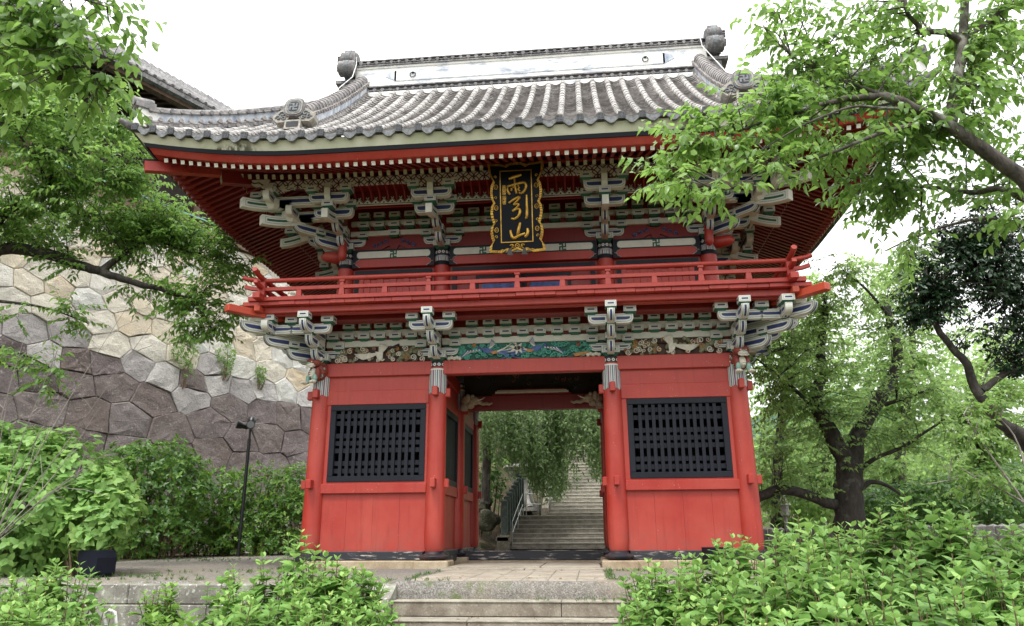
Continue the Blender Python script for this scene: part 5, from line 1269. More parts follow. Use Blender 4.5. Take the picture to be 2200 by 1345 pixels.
# ---- retaining kerb of dressed blocks
for s, lab in ((-1, 'low retaining wall of lichened grey blocks left of the front steps, behind the hydrangeas'), (1, 'low retaining wall of grey blocks mostly hidden by the big hydrangeas on the right')):
    kb = thing('retaining_wall', lab, 'low wall', (s * 4.2, -4.05, -.5)); x = 1.76
    for row, (z0, z1, yy) in enumerate(((-.17, .095, -4.20), (-.50, -.178, -4.22), (-.95, -.508, -4.20))):
        x = 1.76 if s < 0 else 2.1; k = 0
        while x < 7.6:
            w = (1.55, 1.9, 2.2, 1.3)[(k + row) % 4]; a, b_ = sorted((s * x, s * min(x + w, 7.6))); mb = MB(); mb.box(a + .005, b_ - .005, yy + random.uniform(-.012, .012), -3.9, z0, z1 + random.uniform(-.006, .004)); rel(mb.build('kerb_block', KERB, kb, .015), kb); x += w; k += 1
mb = MB(); mb.tube([at(228, 1345, -5.2), at(225, 1318, -5.2), at(235, 1311, -5.2), at(247, 1316, -5.2), at(250, 1345, -5.2)], .022, 10); tag(mb.build('white_pipe', simple('white_plastic', (.62, .62, .6), .35, .08, 6)), 'bent white plastic pipe end sticking up among the hydrangeas by the low wall', 'pipe')

# ================================================================== great stone wall on the left
def clip_poly(P, a, b):
    """keep the part of polygon P nearer to a than to b"""
    mid = (a + b) / 2; n = b - a; out = []
    for i in range(len(P)):
        p, q = P[i], P[(i + 1) % len(P)]; dp, dq = (p - mid) @ n, (q - mid) @ n
        if dp <= 0: out.append(p)
        if dp * dq < 0: out.append(p + (q - p) * (dp / (dp - dq)))
    return out
WU = Vector((.4457, .8952, 0)); WN = Vector((.8952, -.4457, 0)); W0 = Vector((-11.6, 8.0, 0.1)); WH = 11.1
def wall_pt(s, h, out=0): return W0 + WU * s + Vector((0, 0, h)) - WN * (.20 * h - .006 * h * h) + WN * out
def stone_wall():
    rng = np.random.default_rng(11); AN = 1.4; seeds = []; h = .1; row = 0
    while h < WH + 1:
        sz = 1.42 - .082 * h + rng.uniform(-.12, .12); s = -19 + rng.uniform(0, 1)
        while s < 14:
            w = sz * rng.uniform(.85, 1.65); seeds.append((s + w / 2, h + rng.uniform(-.22, .22) * sz + .02 * s)); s += w
        h += sz * .80; row += 1
    S = np.array(seeds) * np.array((1, AN)); V = []; F = []; M = []; T = []
    for i, c in enumerate(S):
        P = [c + np.array(q) for q in ((-2.4, -2.4), (2.4, -2.4), (2.4, 2.4), (-2.4, 2.4))]
        d = np.linalg.norm(S - c, axis=1)
        for j in np.argsort(d)[1:16]:
            P = clip_poly(P, c, S[j])
            if len(P) < 3: break
        P = [np.array((p[0], min(max(p[1] / AN, -.3), WH))) for p in P]
        # subdivide the edges a little and wobble so that joints are not ruler-straight
        Q = []
        for a, b_ in zip(P, P[1:] + P[:1]):
            L = np.linalg.norm(b_ - a)
            if L < .03: continue
            n = max(1, int(L / .32))
            for k in range(n): Q.append(a + (b_ - a) * k / n + (rng.uniform(-.035, .035, 2) if k else 0))
        if len(Q) < 3: continue
        cen = np.mean(Q, 0); n = len(Q); o = len(V); tilt = rng.uniform(-.05, .05, 2); bulge = rng.uniform(.0, .03)
        R_ = np.mean([np.linalg.norm(q - cen) for q in Q])
        for (f, dep) in ((1.0, -.075), (1 - .005 / R_, -.02), (1 - .035 / R_, .008), (.6, bulge)):
            for q in Q:
                z = cen + (q - cen) * f; dd = dep + (tilt @ (z - cen)) + (rng.uniform(-.02, .02) if dep > -.01 else 0); V.append(wall_pt(z[0], z[1], dd))
        V.append(wall_pt(cen[0], cen[1], bulge + rng.uniform(-.02, .03))); ci = len(V) - 1
        top = cen[1] > 6.4 + .25 * math.sin(cen[0] * .9) + rng.uniform(-.45, .45); mid = cen[1] > 5.5 + rng.uniform(-.8, .5)
        m = 2 if top else (1 if mid else 0); t = rng.random()
        for r in range(3):
            for k in range(n): F.append((o + r * n + k, o + r * n + (k + 1) % n, o + (r + 1) * n + (k + 1) % n, o + (r + 1) * n + k)); M.append(m); T.append(t)
        for k in range(n): F.append((o + 3 * n + k, o + 3 * n + (k + 1) % n, ci)); M.append(m); T.append(t)
    me = bpy.data.meshes.new('stones'); me.from_pydata([tuple(v) for v in V], [], F)
    def smat(name, cols, lich, lc):
        m, tr, b = mat(name); g = G(tr); p = g.pos(); t = g.attr('tint'); f = g.noise(p, 2.2, 6, .65); s = g.noise(p, 26, 4, .7)
        c = g.ramp(t, [(i / (len(cols) - .999), q) for i, q in enumerate(cols)])
        c = g.mix(g.ramp(f, [(.35, .45), (.6, 0)]), c, tuple(x * .62 for x in cols[0])); c = g.mix(g.ramp(g.noise(p, .9, 3), [(.45, 0), (.75, .4)]), c, cols[-1])
        lk = g.math('MULTIPLY', g.ramp(g.noise(p, 11, 6, .7), [(.56, 0), (.70, .8)]), g.ramp(g.noise(p, 1.4, 2), [(.35, .3), (.6, 1)]))
        c = g.mix(g.math('MULTIPLY', lk, lich), c, lc)
        c = g.mix(g.ramp(s, [(.32, .4), (.5, 0)]), c, tuple(x * .45 for x in cols[0]))
        g.l(c, b.inputs['Base Color']); b.inputs['Roughness'].default_value = .9; b.inputs['Specular IOR Level'].default_value = .2; g.bump(g.math('ADD', g.math('ADD', g.noise(p, 1.3, 5), f), g.math('MULTIPLY', s, .5)), b, 1.0, .10); return m
    me.materials.append(smat('old_wall_stone', [(.13, .105, .103), (.18, .148, .145), (.225, .19, .187), (.175, .135, .12), (.27, .24, .235)], .9, (.55, .54, .53)))
    me.materials.append(smat('lichened_wall_stone', [(.36, .335, .33), (.45, .42, .41), (.53, .51, .49)], .8, (.64, .64, .62)))
    me.materials.append(smat('pale_wall_stone', [(.62, .585, .50), (.68, .63, .53), (.58, .46, .30), (.70, .67, .59), (.64, .64, .61), (.66, .57, .42), (.69, .66, .58)], .25, (.72, .70, .64)))
    me.polygons.foreach_set('material_index', M); a = me.attributes.new('tint', 'FLOAT', 'FACE'); a.data.foreach_set('value', T); me.update()
    w = thing('stone_wall', 'towering retaining wall of fitted boulders, dark below and pale cream above', 'stone wall', W0)
    o = bpy.data.objects.new('stones', me); COL.objects.link(o); o.parent = w; o.location = -W0
    mb = MB(); hs = np.linspace(-.4, WH, 14); mb.add([wall_pt(q, h, -.06) for h in hs for q in (-20, 15)], [(2 * i, 2 * i + 1, 2 * i + 3, 2 * i + 2) for i in range(13)], 0)
    mb.add([wall_pt(-20, WH, -.02), wall_pt(15, WH, -.02), wall_pt(15, WH, -9), wall_pt(-20, WH, -9)], [(0, 1, 2, 3)], 1)
    mb.add([wall_pt(14.0, -.4, -.1), wall_pt(14.0, -.4, -9), wall_pt(14.0, WH, -9), wall_pt(14.0, WH, -.1)], [(0, 1, 2, 3)], 0)
    mo = mb.build('wall_core', [simple('joint_soil', (.07, .06, .05), .95, .3, 6), GROUND], w); mo.location = -W0
stone_wall()
# ---- hall standing on the wall
WOOD = simple('weathered_wood', (.15, .095, .065), .75, .35, 5); WOOD_DK = simple('dark_old_wood', (.028, .018, .014), .8, .3, 5); COPPER = simple('green_copper', (.22, .42, .42), .6, .15, 6)
hall = thing('temple_hall', 'old wooden temple hall with a grey tiled roof standing above the stone wall', 'temple hall', wall_pt(-6, WH, -2))
def hp(s, out, h): return W0 + WU * s + WN * out + Vector((0, 0, h))
def hall_build():
    off = -2.0 + .0; L0, L1 = -22.0, 11.0; root = hall.location
    def fin(mb, n, m, bev=0): o = mb.build(n, m, hall, bev); o.location = -Vector(root)
    def hbox(mb, s0, s1, o0, o1, z0, z1, m=0):
        vs = [hp(s, o, z) for z in (z0, z1) for o in (o0, o1) for s in (s0, s1)]; mb.add(vs, [(0, 2, 3, 1), (4, 5, 7, 6), (0, 1, 5, 4), (2, 6, 7, 3), (0, 4, 6, 2), (1, 3, 7, 5)], m)
    mb = MB(); hbox(mb, -20, 13, -2.2, -1.35, WH + .08, WH + .42); hbox(mb, -20, 13, -2.2, -1.55, WH + .421, WH + .66); fin(mb, 'sill_timber', WOOD)
    mb = MB(); hbox(mb, -20, 13, -2.3, -1.40, WH + .661, WH + .71); fin(mb, 'copper_flashing', COPPER)
    mb = MB(); hbox(mb, L0 + 2, L1 - 2.4, -8.5, -4.6, WH, WH + 7); fin(mb, 'hall_wall', WOOD_DK)
    mb = MB()
    for k in range(12): s = L0 + 2.2 + k * 2.2; hbox(mb, s, s + .3, -4.8, -4.45, WH, WH + 6.6)
    fin(mb, 'hall_post', WOOD)
    EZ = HALL_EZ; ED = -2.2      # eave height and line
    mb = MB(); sl = .70; dep = 4.4
    def P(s, d): c = max(0, 3.0 - (L1 - s)) ; return hp(s, ED - d, EZ + sl * d + .02 * d * d + .10 * c * c * max(0, 1 - d / 3))
    S = np.linspace(L0, L1, 40); D = np.linspace(0, dep, 9); vs = []
    for s in S:
        for d in D: dd = min(d, max(.02, (L1 - s))); vs.append(P(s, dd))
    mb.add(vs, [(i * 9 + j, (i + 1) * 9 + j, (i + 1) * 9 + j + 1, i * 9 + j + 1) for i in range(39) for j in range(8)], 0)
    s = L0
    while s < L1:
        dm = min(dep, L1 - s)
        if dm > .15: mb.tube([P(s, d) + Vector((0, 0, .03)) for d in np.linspace(0, dm, 6)], .085, 6, 0)
        s += .36
    mb.tube([P(L1 - d, d) + Vector((0, 0, .2)) for d in np.linspace(0, dep, 8)], .2, 8, 0)
    vs = [hp(L1, ED, EZ + .9), hp(L1, ED - 2 * dep, EZ + .9), hp(L1 - dep, ED - dep, EZ + sl * dep)]; mb.add(vs, [(0, 1, 2)], 0); fin(mb, 'hall_roof', TILE_DK)
    mb = MB(); S = np.linspace(L0, L1 - .1, 30)
    for (o0, o1, z0, z1, m) in ((-.02, -.30, -.20, -.02, 1), (-.25, -.55, -.36, -.20, 0)):
        vs = []
        for s in S:
            c = max(0, 3.0 - (L1 - s)); e = .10 * c * c
            vs += [hp(s, ED + o0, EZ + z0 + e), hp(s, ED + o0, EZ + z1 + e), hp(s, ED + o1, EZ + z1 + e), hp(s, ED + o1, EZ + z0 + e)]
        mb.add(vs, [(4 * i + k, 4 * i + (k + 1) % 4, 4 * i + 4 + (k + 1) % 4, 4 * i + 4 + k) for i in range(29) for k in range(4)], m)
    mb.add([hp(L0, ED - .3, EZ - .21), hp(L1 - .3, ED - .3, EZ - .21), hp(L1 - 2.4, -4.7, EZ + .6), hp(L0, -4.7, EZ + .6)], [(0, 1, 2, 3)], 2)
    s = L0
    while s < L1 - .4: 
        a, b_ = hp(s, ED - .35, EZ - .28), hp(s, -4.6, EZ + .45); mb.tube([a, b_], .06, 4, 0); s += .42
    fin(mb, 'eave_timbers', [WOOD, TILE_DK, WOOD_DK])
HALL_EZ = 16.9
hall_build()

# ================================================================== stairs, fence and lantern behind the gate
BSTEP = stone('back_step_riser', (.16, .145, .125), (.27, .25, .215), (.37, .345, .30), 5, .15); BTREAD = stone('back_step_tread', (.36, .34, .30), (.50, .475, .42), (.60, .57, .51), 4, .15)
bs = thing('back_stairs', 'long flight of grey stone stairs climbing the hill behind the gate', 'stone stairs', (.3, 11, .2))
def bstep(x0, x1, y, z, d):
    mb = MB(); mb.box(x0, x1, y, y + d + .1, z - .20, z - .03, 0); mb.box(x0 - .01, x1 + .01, y - .02, y + d + .1, z - .0295, z, 1); rel(mb.build('step', [BSTEP, BTREAD], bs), bs)
z = .30
for k in range(7): z += .154; bstep(-1.60 + .05 * k, 2.75, 11.0 + .36 * k, z, .36)
mb = MB(); mb.box(-1.2, 2.75, 13.5, 16.0, z - .2, z - .005); rel(mb.build('landing', STEP, bs), bs); Z1 = z
for k in range(24): z += .155; bstep(-.38 + .022 * k, 2.5 - .035 * k, 15.4 + .335 * k, z, .335)
mb = MB(); P = [(15.3, Z1 - .1), (15.3, Z1 + .32), (23.6, Z1 + 4.1), (23.6, Z1 + 3.6)]
mb.prism([Vector((0, p[0], p[1])) for p in P], (-.62, 0, 0), (-.38, 0, 0), 0); rel(mb.build('stair_kerb', STEP, bs), bs)
STEEL = simple('stainless_steel', (.30, .30, .30), .35, .08, 8, .5, 1.0)
def handrail(pts, lab):
    h = thing('handrail', lab, 'handrail', pts[0]); root = Vector(pts[0]); P = [Vector(p) for p in pts]
    for nm, dz in (('top_bar', .82), ('lower_bar', .45)):
        mb = MB(); q = [p + Vector((0, 0, dz)) - root for p in P]; mb.tube(q, .021, 8); mb.build(nm, STEEL, h)
    for p in P: mb = MB(); mb.tube([p - root, p + Vector((0, 0, .82)) - root], .021, 8); mb.build('post', STEEL, h)
handrail([(-1.36, 10.95, .3), (-1.28, 12.2, .85), (-1.2, 13.45, 1.38)], 'steel handrail climbing beside the stone pickets on the lowest flight')
handrail([(-1.15, 14.2, Z1), (-.75, 14.8, Z1), (-.62, 14.9, Z1)], 'short level steel handrail on the stair landing beside the lantern')
handrail([(-.30, 15.5, Z1 + .1), (-.22, 17.5, Z1 + 1.0), (-.13, 19.5, Z1 + 1.95), (-.02, 21.5, Z1 + 2.85)], 'steel handrail along the left edge of the upper stairs')
PICK = stone('green_grey_picket_stone', (.06, .08, .075), (.10, .125, .115), (.16, .19, .175), 5, .1)
PFOOT = stone('picket_foot_stone', (.10, .085, .065), (.19, .165, .13), (.28, .26, .21), 4, .3)
for k in range(8):
    mb = MB(); h = 1.25; w = .105; mb.box(-w, w, -w, w, 0, h - .07); mb.add([(-w, -w, h - .069), (w, -w, h - .069), (w, w, h - .069), (-w, w, h - .069), (0, 0, h)], [(0, 1, 4), (1, 2, 4), (2, 3, 4), (3, 0, 4)])
    if k == 0: pk = mb.build('stone_picket', PICK); o = pk
    else: o = pk.copy(); COL.objects.link(o)
    o.location = (-1.62 + .05 * k, 11.05 + .34 * k, .62 + .145 * k)
    tag(o, ['green-grey stone picket nearest the gate, on the foot stone of the stairs', 'second stone picket from the foot of the stairs', 'third stone picket from the foot of the stairs', 'fourth stone picket from the foot of the stairs', 'fifth stone picket from the foot of the stairs', 'sixth stone picket from the foot of the stairs', 'seventh stone picket, one below the top of the row', 'uppermost stone picket of the row beside the back stairs'][k], 'stone picket', 'stone pickets beside the back stairs')
mb = MB(); mb.box(-.24, .24, -.2, 2.9, .38, .52); P = [(-.30, .0), (.22, 0), (.22, .38), (-.16, .38)]
mb.prism([Vector((p[0], 0, p[1])) for p in P], (0, -.25, 0), (0, .35, 0)); mb.prism([Vector((x, y, z)) for x, y, z in [(-.2, -.2, .52), (.2, -.2, .52), (.36, 2.9, 1.6), (-.04, 2.9, 1.6)]], (0, 0, 0), (0, 0, -.5))
o = mb.build('picket_footing', PFOOT, None, .015, (-1.66, 11.0, .12)); tag(o, 'rough stone footing that carries the row of pickets', 'footing')
ln = thing('stone_lantern', 'tall grey stone lantern with curved legs half hidden by weeping leaves', 'stone lantern', at(1122, 1092, 16.2))
LST = stone('lantern_stone', (.20, .19, .175), (.33, .32, .30), (.44, .43, .41), 5, .3)
for a in range(4):
    mb = MB(); t = a * PI / 2 + .6; pts = [Vector((r * math.cos(t), r * math.sin(t), z_)) for r, z_ in ((.62, 0), (.46, .18), (.34, .5), (.32, .9), (.42, 1.3), (.5, 1.5))]; mb.tube(pts, [.15, .12, .11, .12, .15, .16], 8); mb.build('lantern_leg', LST, ln)
mb = MB(); mb.lathe([(.75, -.12), (.75, .02)], n=6, smooth=False); mb.lathe([(.7, 1.5), (.78, 1.6), (.7, 1.72)], n=6, smooth=False); mb.build('lantern_base', LST, ln)
mb = MB(); mb.lathe([(.38, 1.72), (.42, 2.0), (.38, 2.3)], n=6, smooth=False); mb.build('fire_box', LST, ln)
mb = MB(); mb.lathe([(.95, 2.34), (.9, 2.45), (.35, 2.75), (.12, 2.85), (.16, 3.0), (.02, 3.15)], n=6, smooth=False); mb.build('lantern_roof', LST, ln)

# ---- rocks on the slope left of the stairs
ROCK = stone('mossy_rock', (.03, .035, .02), (.07, .07, .045), (.16, .15, .12), 3, .2)
def rock(c, r, lab, seed):
    rg = np.random.default_rng(seed); bm = bmesh.new(); bmesh.ops.create_icosphere(bm, subdivisions=3, radius=1)
    ph = rg.uniform(0, 6, 6)
    for v in bm.verts:
        p = v.co; f = 1 + .18 * math.sin(2.3 * p.x + ph[0]) * math.cos(2.1 * p.y + ph[1]) + .12 * math.sin(4.1 * p.z + ph[2] + p.x * 3) + .05 * math.sin(9 * p.y + ph[3]); v.co = Vector((p.x * r[0], p.y * r[1], p.z * r[2])) * f
    me = bpy.data.meshes.new('rock'); bm.to_mesh(me); bm.free(); me.materials.append(ROCK); o = bpy.data.objects.new('rock', me); COL.objects.link(o); o.location = c; tag(o, lab, 'rock', 'rocks beside the stairs')
rock(at(1046, 1118, 11.3), (.42, .4, .34), 'squat mossy rock at the foot of the slope by the picket footing', 2)
rock(at(1034, 1085, 12.0), (.36, .4, .36), 'mossy rock behind the squat one, half under the shrub', 5)

# ================================================================== lamps and small fittings
LAMPB = simple('lamp_black_metal', (.012, .013, .016), .35, .1, 6, .5)
def glass():
    m, t, b = mat('lamp_glass'); b.inputs['Base Color'].default_value = (.10, .105, .11, 1); b.inputs['Roughness'].default_value = .12; return m
GLASS = glass()
p = at(516, 1150, 6.6); p.z = .14; pole = thing('floodlight_pole', 'slim black pole carrying three black spotlights above the hedge', 'floodlight', p)
H = (at(523, 918, p.y) - p).z
mb = MB(); mb.tube([(0, 0, 0), (0, 0, H - .35)], .05, 10); mb.tube([(0, 0, H - .36), (0, 0, H)], .035, 8); mb.build('pole', LAMPB, pole)
for d in ((-.5, -.35, .12), (.35, -.75, .05), (-.1, .3, .35)):
    d = Vector(d); c = Vector((d.x * .35, d.y * .35, H - .02 + d.z * .4)); u = d.normalized(); mb = MB()
    mb.tube([(0, 0, H - .05), tuple(c)], .022, 6); mb.tube([c - u * .16, c - u * .13, c + u * .02, c + u * .05, c + u * .16, c + u * .19], [.05, .085, .09, .11, .125, .125], 12); sp = mb.build('spotlight', LAMPB, pole)
    mb = MB(); mb.tube([c + u * .189, c + u * .195], .105, 12); mb.build('lens', GLASS, sp)
NAVYBOX = simple('lamp_box_navy', (.006, .008, .016), .5, .2, 3, .2)
def lampbox(p, s, lab, rz):
    mb = MB(); P = [(-.5, 0), (.38, 0), (.5, .14), (.5, .62), (.36, .86), (-.5, .86)]
    o = thing('ground_floodlight', lab, 'ground light', p, rz, 'black ground floodlights')
    mb.prism([Vector((q[0] * s, 0, q[1] * s)) for q in P], (0, -.36 * s, 0), (0, .36 * s, 0), 0); mb.build('housing', NAVYBOX, o, .01)
    mb = MB(); mb.box(-.40 * s, .3 * s, .362 * s, .37 * s, .1 * s, .76 * s); mb.build('lens', GLASS, o)
lampbox(atz(203, 1240, .12), .47, 'boxy navy ground floodlight on the gravel beside the left bush', R(-20)); lampbox(Vector((3.4, -.9, .12)), .44, 'boxy navy ground floodlight by the right guardian bay, behind the hydrangea', R(15))
p = at(612, 632, .3); cl = thing('balcony_spotlight', 'small black and white spotlight on the balcony floor behind the railing', 'spotlight', (p.x, p.y, 5.14))
mb = MB(); mb.box(-.12, .12, -.1, .1, 0, .03); mb.tube([(0, 0, .03), (0, 0, .14)], .03, 8); mb.build('lamp_foot', LAMPB, cl)
mb = MB(); mb.tube([(-.16, .04, .12), (-.1, .02, .17), (.1, -.04, .22), (.18, -.06, .24)], [.06, .12, .13, .10], 12, 0); mb.build('lamp_head', LAMPB, cl); mb = MB(); mb.tube([(.182, -.06, .242), (.20, -.065, .245)], .09, 12); mb.build('lens', GLASS, cl)
# stone fence and small lantern on the right
FST = stone('fence_stone', (.13, .125, .12), (.22, .215, .205), (.32, .31, .30), 4, .4)
def fence(p0, p1, n, h, lab):
    f = thing('stone_fence', lab, 'stone fence', p0); d = Vector(p1) - Vector(p0)
    mb = MB(); w = .085; mb.box(-w, w, -w, w, 0, h - .05); mb.add([(-w, -w, h - .049), (w, -w, h - .049), (w, w, h - .049), (-w, w, h - .049), (0, 0, h)], [(0, 1, 4), (1, 2, 4), (2, 3, 4), (3, 0, 4)]); q = mb.build('fence_post', FST, f)
    for k in range(n):
        o = q if k == 0 else q.copy()
        if k: COL.objects.link(o); o.parent = f
        o.location = d * (k / (n - 1)); o.rotation_euler = (random.uniform(-.03, .03), random.uniform(-.03, .03), math.atan2(d.y, d.x))
    for z_ in (h * .3, h * .72): mb = MB(); u = d.normalized(); mb.tube([(0, 0, z_), tuple(d + Vector((0, 0, z_)))], .045, 6); mb.build('fence_rail', FST, f)
a = at(1960, 1160, 3.0); b_ = at(2260, 1185, .5); fence((a.x, a.y, .1), (b_.x, b_.y, .1), 15, .78, 'row of stubby grey stone fence posts behind the hydrangeas at far right')
a = at(1640, 1135, 7.0); b_ = at(1790, 1135, 6.4); fence((a.x, a.y, .12), (b_.x, b_.y, .12), 9, .75, 'low stone fence between the gate corner and the big cherry trunk')
p = at(1690, 1135, 8.0); sl = thing('grave_lantern', 'little pointed stone lantern on a dark plinth beside the gate corner', 'small lantern', (p.x, p.y, .12))
mb = MB(); mb.box(-.34, .34, -.3, .3, 0, .62, 0); mb.box(-.4, .4, -.36, .36, .621, .70, 0); mb.build('plinth', WOOD_DK, sl)
mb = MB(); mb.lathe([(.05, .70), (.05, 1.05), (.12, 1.08), (.12, 1.36)], n=8, smooth=False); mb.lathe([(.20, 1.37), (.15, 1.45), (.02, 1.68)], n=4, smooth=False); mb.build('lantern_body', LST, sl)
# ================================================================== vegetation
def leaf_mat(name, dark, mid, light, trans=.35, rough=.42, spec=.4, vein=False):
    m, t, b = mat(name); g = G(t); k = g.attr('tint')
    c = g.ramp(k, [(0, dark), (.5, mid), (1, light)])
    p = g.pos(); c = g.mix(g.ramp(g.noise(p, 2.5, 3), [(.35, .30), (.6, 0)]), c, tuple(x * .85 for x in dark))
    g.l(c, b.inputs['Base Color']); b.inputs['Roughness'].default_value = rough; b.inputs['Specular IOR Level'].default_value = spec
    tr = g.n('ShaderNodeBsdfTranslucent'); ms = g.n('ShaderNodeMixShader'); ms.inputs[0].default_value = trans
    g.l(g.mix(.5, c, tuple(min(1, x * 1.6) for x in light)), tr.inputs['Color']); out = t.nodes['Material Output']
    g.l(b.outputs[0], ms.inputs[1]); g.l(tr.outputs[0], ms.inputs[2]); g.l(ms.outputs[0], out.inputs[0]); return m
CHERRY = leaf_mat('cherry_leaf', (.075, .165, .030), (.15, .29, .055), (.27, .43, .10), .48, .36, .55)
CHERRY_DK = leaf_mat('cherry_leaf_deep', (.030, .080, .020), (.065, .15, .032), (.13, .24, .05), .36)
HYDR = leaf_mat('hydrangea_leaf', (.10, .22, .045), (.18, .34, .085), (.30, .47, .13), .30, .5, .35)
HYDR_L = leaf_mat('hydrangea_leaf_yellowish', (.08, .18, .03), (.14, .29, .05), (.22, .38, .075), .32, .45, .4)
HEDGE = leaf_mat('dark_hedge_leaf', (.035, .095, .018), (.075, .18, .03), (.20, .36, .05), .28, .42, .4)
CAMEL = leaf_mat('camellia_leaf', (.010, .030, .012), (.018, .05, .018), (.035, .08, .026), .08, .22, .5)
MAPLE = leaf_mat('fresh_green_leaf', (.07, .15, .03), (.13, .25, .05), (.22, .36, .08), .45)
WEEP = leaf_mat('weeping_leaf', (.09, .17, .055), (.17, .28, .10), (.30, .42, .19), .45)
FAR = leaf_mat('far_tree_leaf', (.105, .20, .055), (.19, .32, .09), (.32, .46, .15), .55)
def bark(name, a, b_, lich=.25):
    m, t, b = mat(name); g = G(t); p = g.pos(); f = g.noise(g.scale(p, (9, 9, 3)), 1.4, 6, .7); s = g.noise(p, 4, 4)
    c = g.mix(g.ramp(f, [(.35, 0), (.65, 1)]), a, b_); c = g.mix(g.ramp(s, [(.56, 0), (.66, lich)]), c, (.30, .32, .26))
    g.l(c, b.inputs['Base Color']); b.inputs['Roughness'].default_value = .9; g.bump(f, b, .8, .03); return m
BARK = bark('cherry_bark', (.03, .026, .022), (.12, .105, .09), .6); BARK_DK = bark('dark_wet_bark', (.012, .010, .009), (.045, .038, .03), .15); TWIG = bark('grey_twig', (.16, .14, .12), (.34, .31, .28), .1); STEMG = simple('green_stem', (.13, .17, .06), .6, .3, 12); STEMB = simple('brown_stem', (.16, .11, .065), .7, .3, 12)
BUD = simple('hydrangea_bud', (.50, .55, .20), .7, .2, 40)

def unit(a): return a / np.maximum(np.linalg.norm(a, axis=1, keepdims=True), 1e-9)
def leaves(P, D, N, L, W, fold=.28, droop=.25, fine=True):
    """leaf blades: P base, D direction, N rough up vector; returns V,F (triangles)"""
    n = len(P); D = unit(D); S = unit(np.cross(D, N)); U = np.cross(S, D); L = np.broadcast_to(np.asarray(L, float), (n,))[:, None]; W = np.broadcast_to(np.asarray(W, float), (n,))[:, None]
    def pt(t, w, up): return P + D * L * t + S * W * w + U * (L * up)
    if fine:
        V = np.stack([P, pt(.33, 0, .02), pt(.68, 0, -droop * .35), pt(1, 0, -droop), pt(.28, .5, .02 + fold * .16), pt(.66, .40, fold * .13 - droop * .35), pt(.28, -.5, .02 + fold * .16), pt(.66, -.40, fold * .13 - droop * .35)], 1)
        T = np.array([(0, 1, 4), (1, 2, 5), (1, 5, 4), (2, 3, 5), (0, 6, 1), (1, 7, 2), (1, 6, 7), (2, 7, 3)])
    else:
        V = np.stack([P, pt(.5, 0, -.02), pt(1, 0, -droop), pt(.45, .5, fold * .12), pt(.45, -.5, fold * .12)], 1)
        T = np.array([(0, 1, 3), (1, 2, 3), (0, 4, 1), (1, 4, 2)])
    k = V.shape[1]; F = (T[None] + (np.arange(n) * k)[:, None, None]).reshape(-1, 3)
    return V.reshape(-1, 3), F, len(T)
class Foliage:
    def __init__(s): s.V = []; s.F = []; s.T = []; s.o = 0
    def add(s, P, D, N, L, W, tint, **kw):
        V, F, k = leaves(P, D, N, L, W, **kw); s.V.append(V); s.F.append(F + s.o); s.o += len(V); s.T.append(np.repeat(tint, k))
    def build(s, name, mt, parent, root): return np_mesh(name, np.concatenate(s.V) - np.array(root), np.concatenate(s.F), mt, parent, np.concatenate(s.T))
def spray(rng, O, d, ln, n, L, W, fo, mb=None, droop=.5, r=.004, fine=True, tint0=.5, mat_i=0, hang=.35, tw=True):
    """a twig of length ln from O along d with n alternate leaves"""
    d = np.array(d) / np.linalg.norm(d); pts = []; p = np.array(O, float); dd = d.copy(); k = 5
    for i in range(k + 1): pts.append(p.copy()); dd = dd + np.array((0, 0, -droop * .12)); dd /= np.linalg.norm(dd); p = p + dd * ln / k
    pts = np.array(pts)
    if mb is not None and tw: mb.tube(pts, [r * (1 - .13 * i) for i in range(k + 1)], 4, mat_i, cap=False)
    t = (np.arange(n) + rng.uniform(.2, .8, n)) / n; t = .12 + .88 * t; idx = np.minimum((t * k).astype(int), k - 1); fr = (t * k - idx)[:, None]
    P = pts[idx] * (1 - fr) + pts[idx + 1] * fr; ax = unit(pts[idx + 1] - pts[idx]); up = np.array((0, 0, 1.0)); side = unit(np.cross(ax, up) + 1e-6)
    sg = np.where(np.arange(n) % 2 == 0, 1, -1)[:, None]
    D = ax * rng.uniform(.35, .8, (n, 1)) + side * sg * rng.uniform(.5, 1.0, (n, 1)) + np.array((0, 0, -1)) * rng.uniform(0, hang * 2, (n, 1)) + rng.normal(0, .18, (n, 3))
    N = np.array((0, 0, 1.0)) + rng.normal(0, .45, (n, 3))
    fo.add(P, D, N, L * rng.uniform(.65, 1.15, n), W * rng.uniform(.7, 1.15, n), np.clip(tint0 + rng.normal(0, .2, n), 0, 1), fine=fine, droop=rng.uniform(.1, .4))
def smooth_path(pts, k=4):
    P = [Vector(p) for p in pts]; out = []
    for i in range(len(P) - 1):
        a = P[max(i - 1, 0)]; b_ = P[i]; c = P[i + 1]; d = P[min(i + 2, len(P) - 1)]
        for j in range(k):
            t = j / k; out.append(.5 * ((2 * b_) + (c - a) * t + (2 * a - 5 * b_ + 4 * c - d) * t * t + (3 * b_ - a - 3 * c + d) * t ** 3))
    return out + [P[-1]]
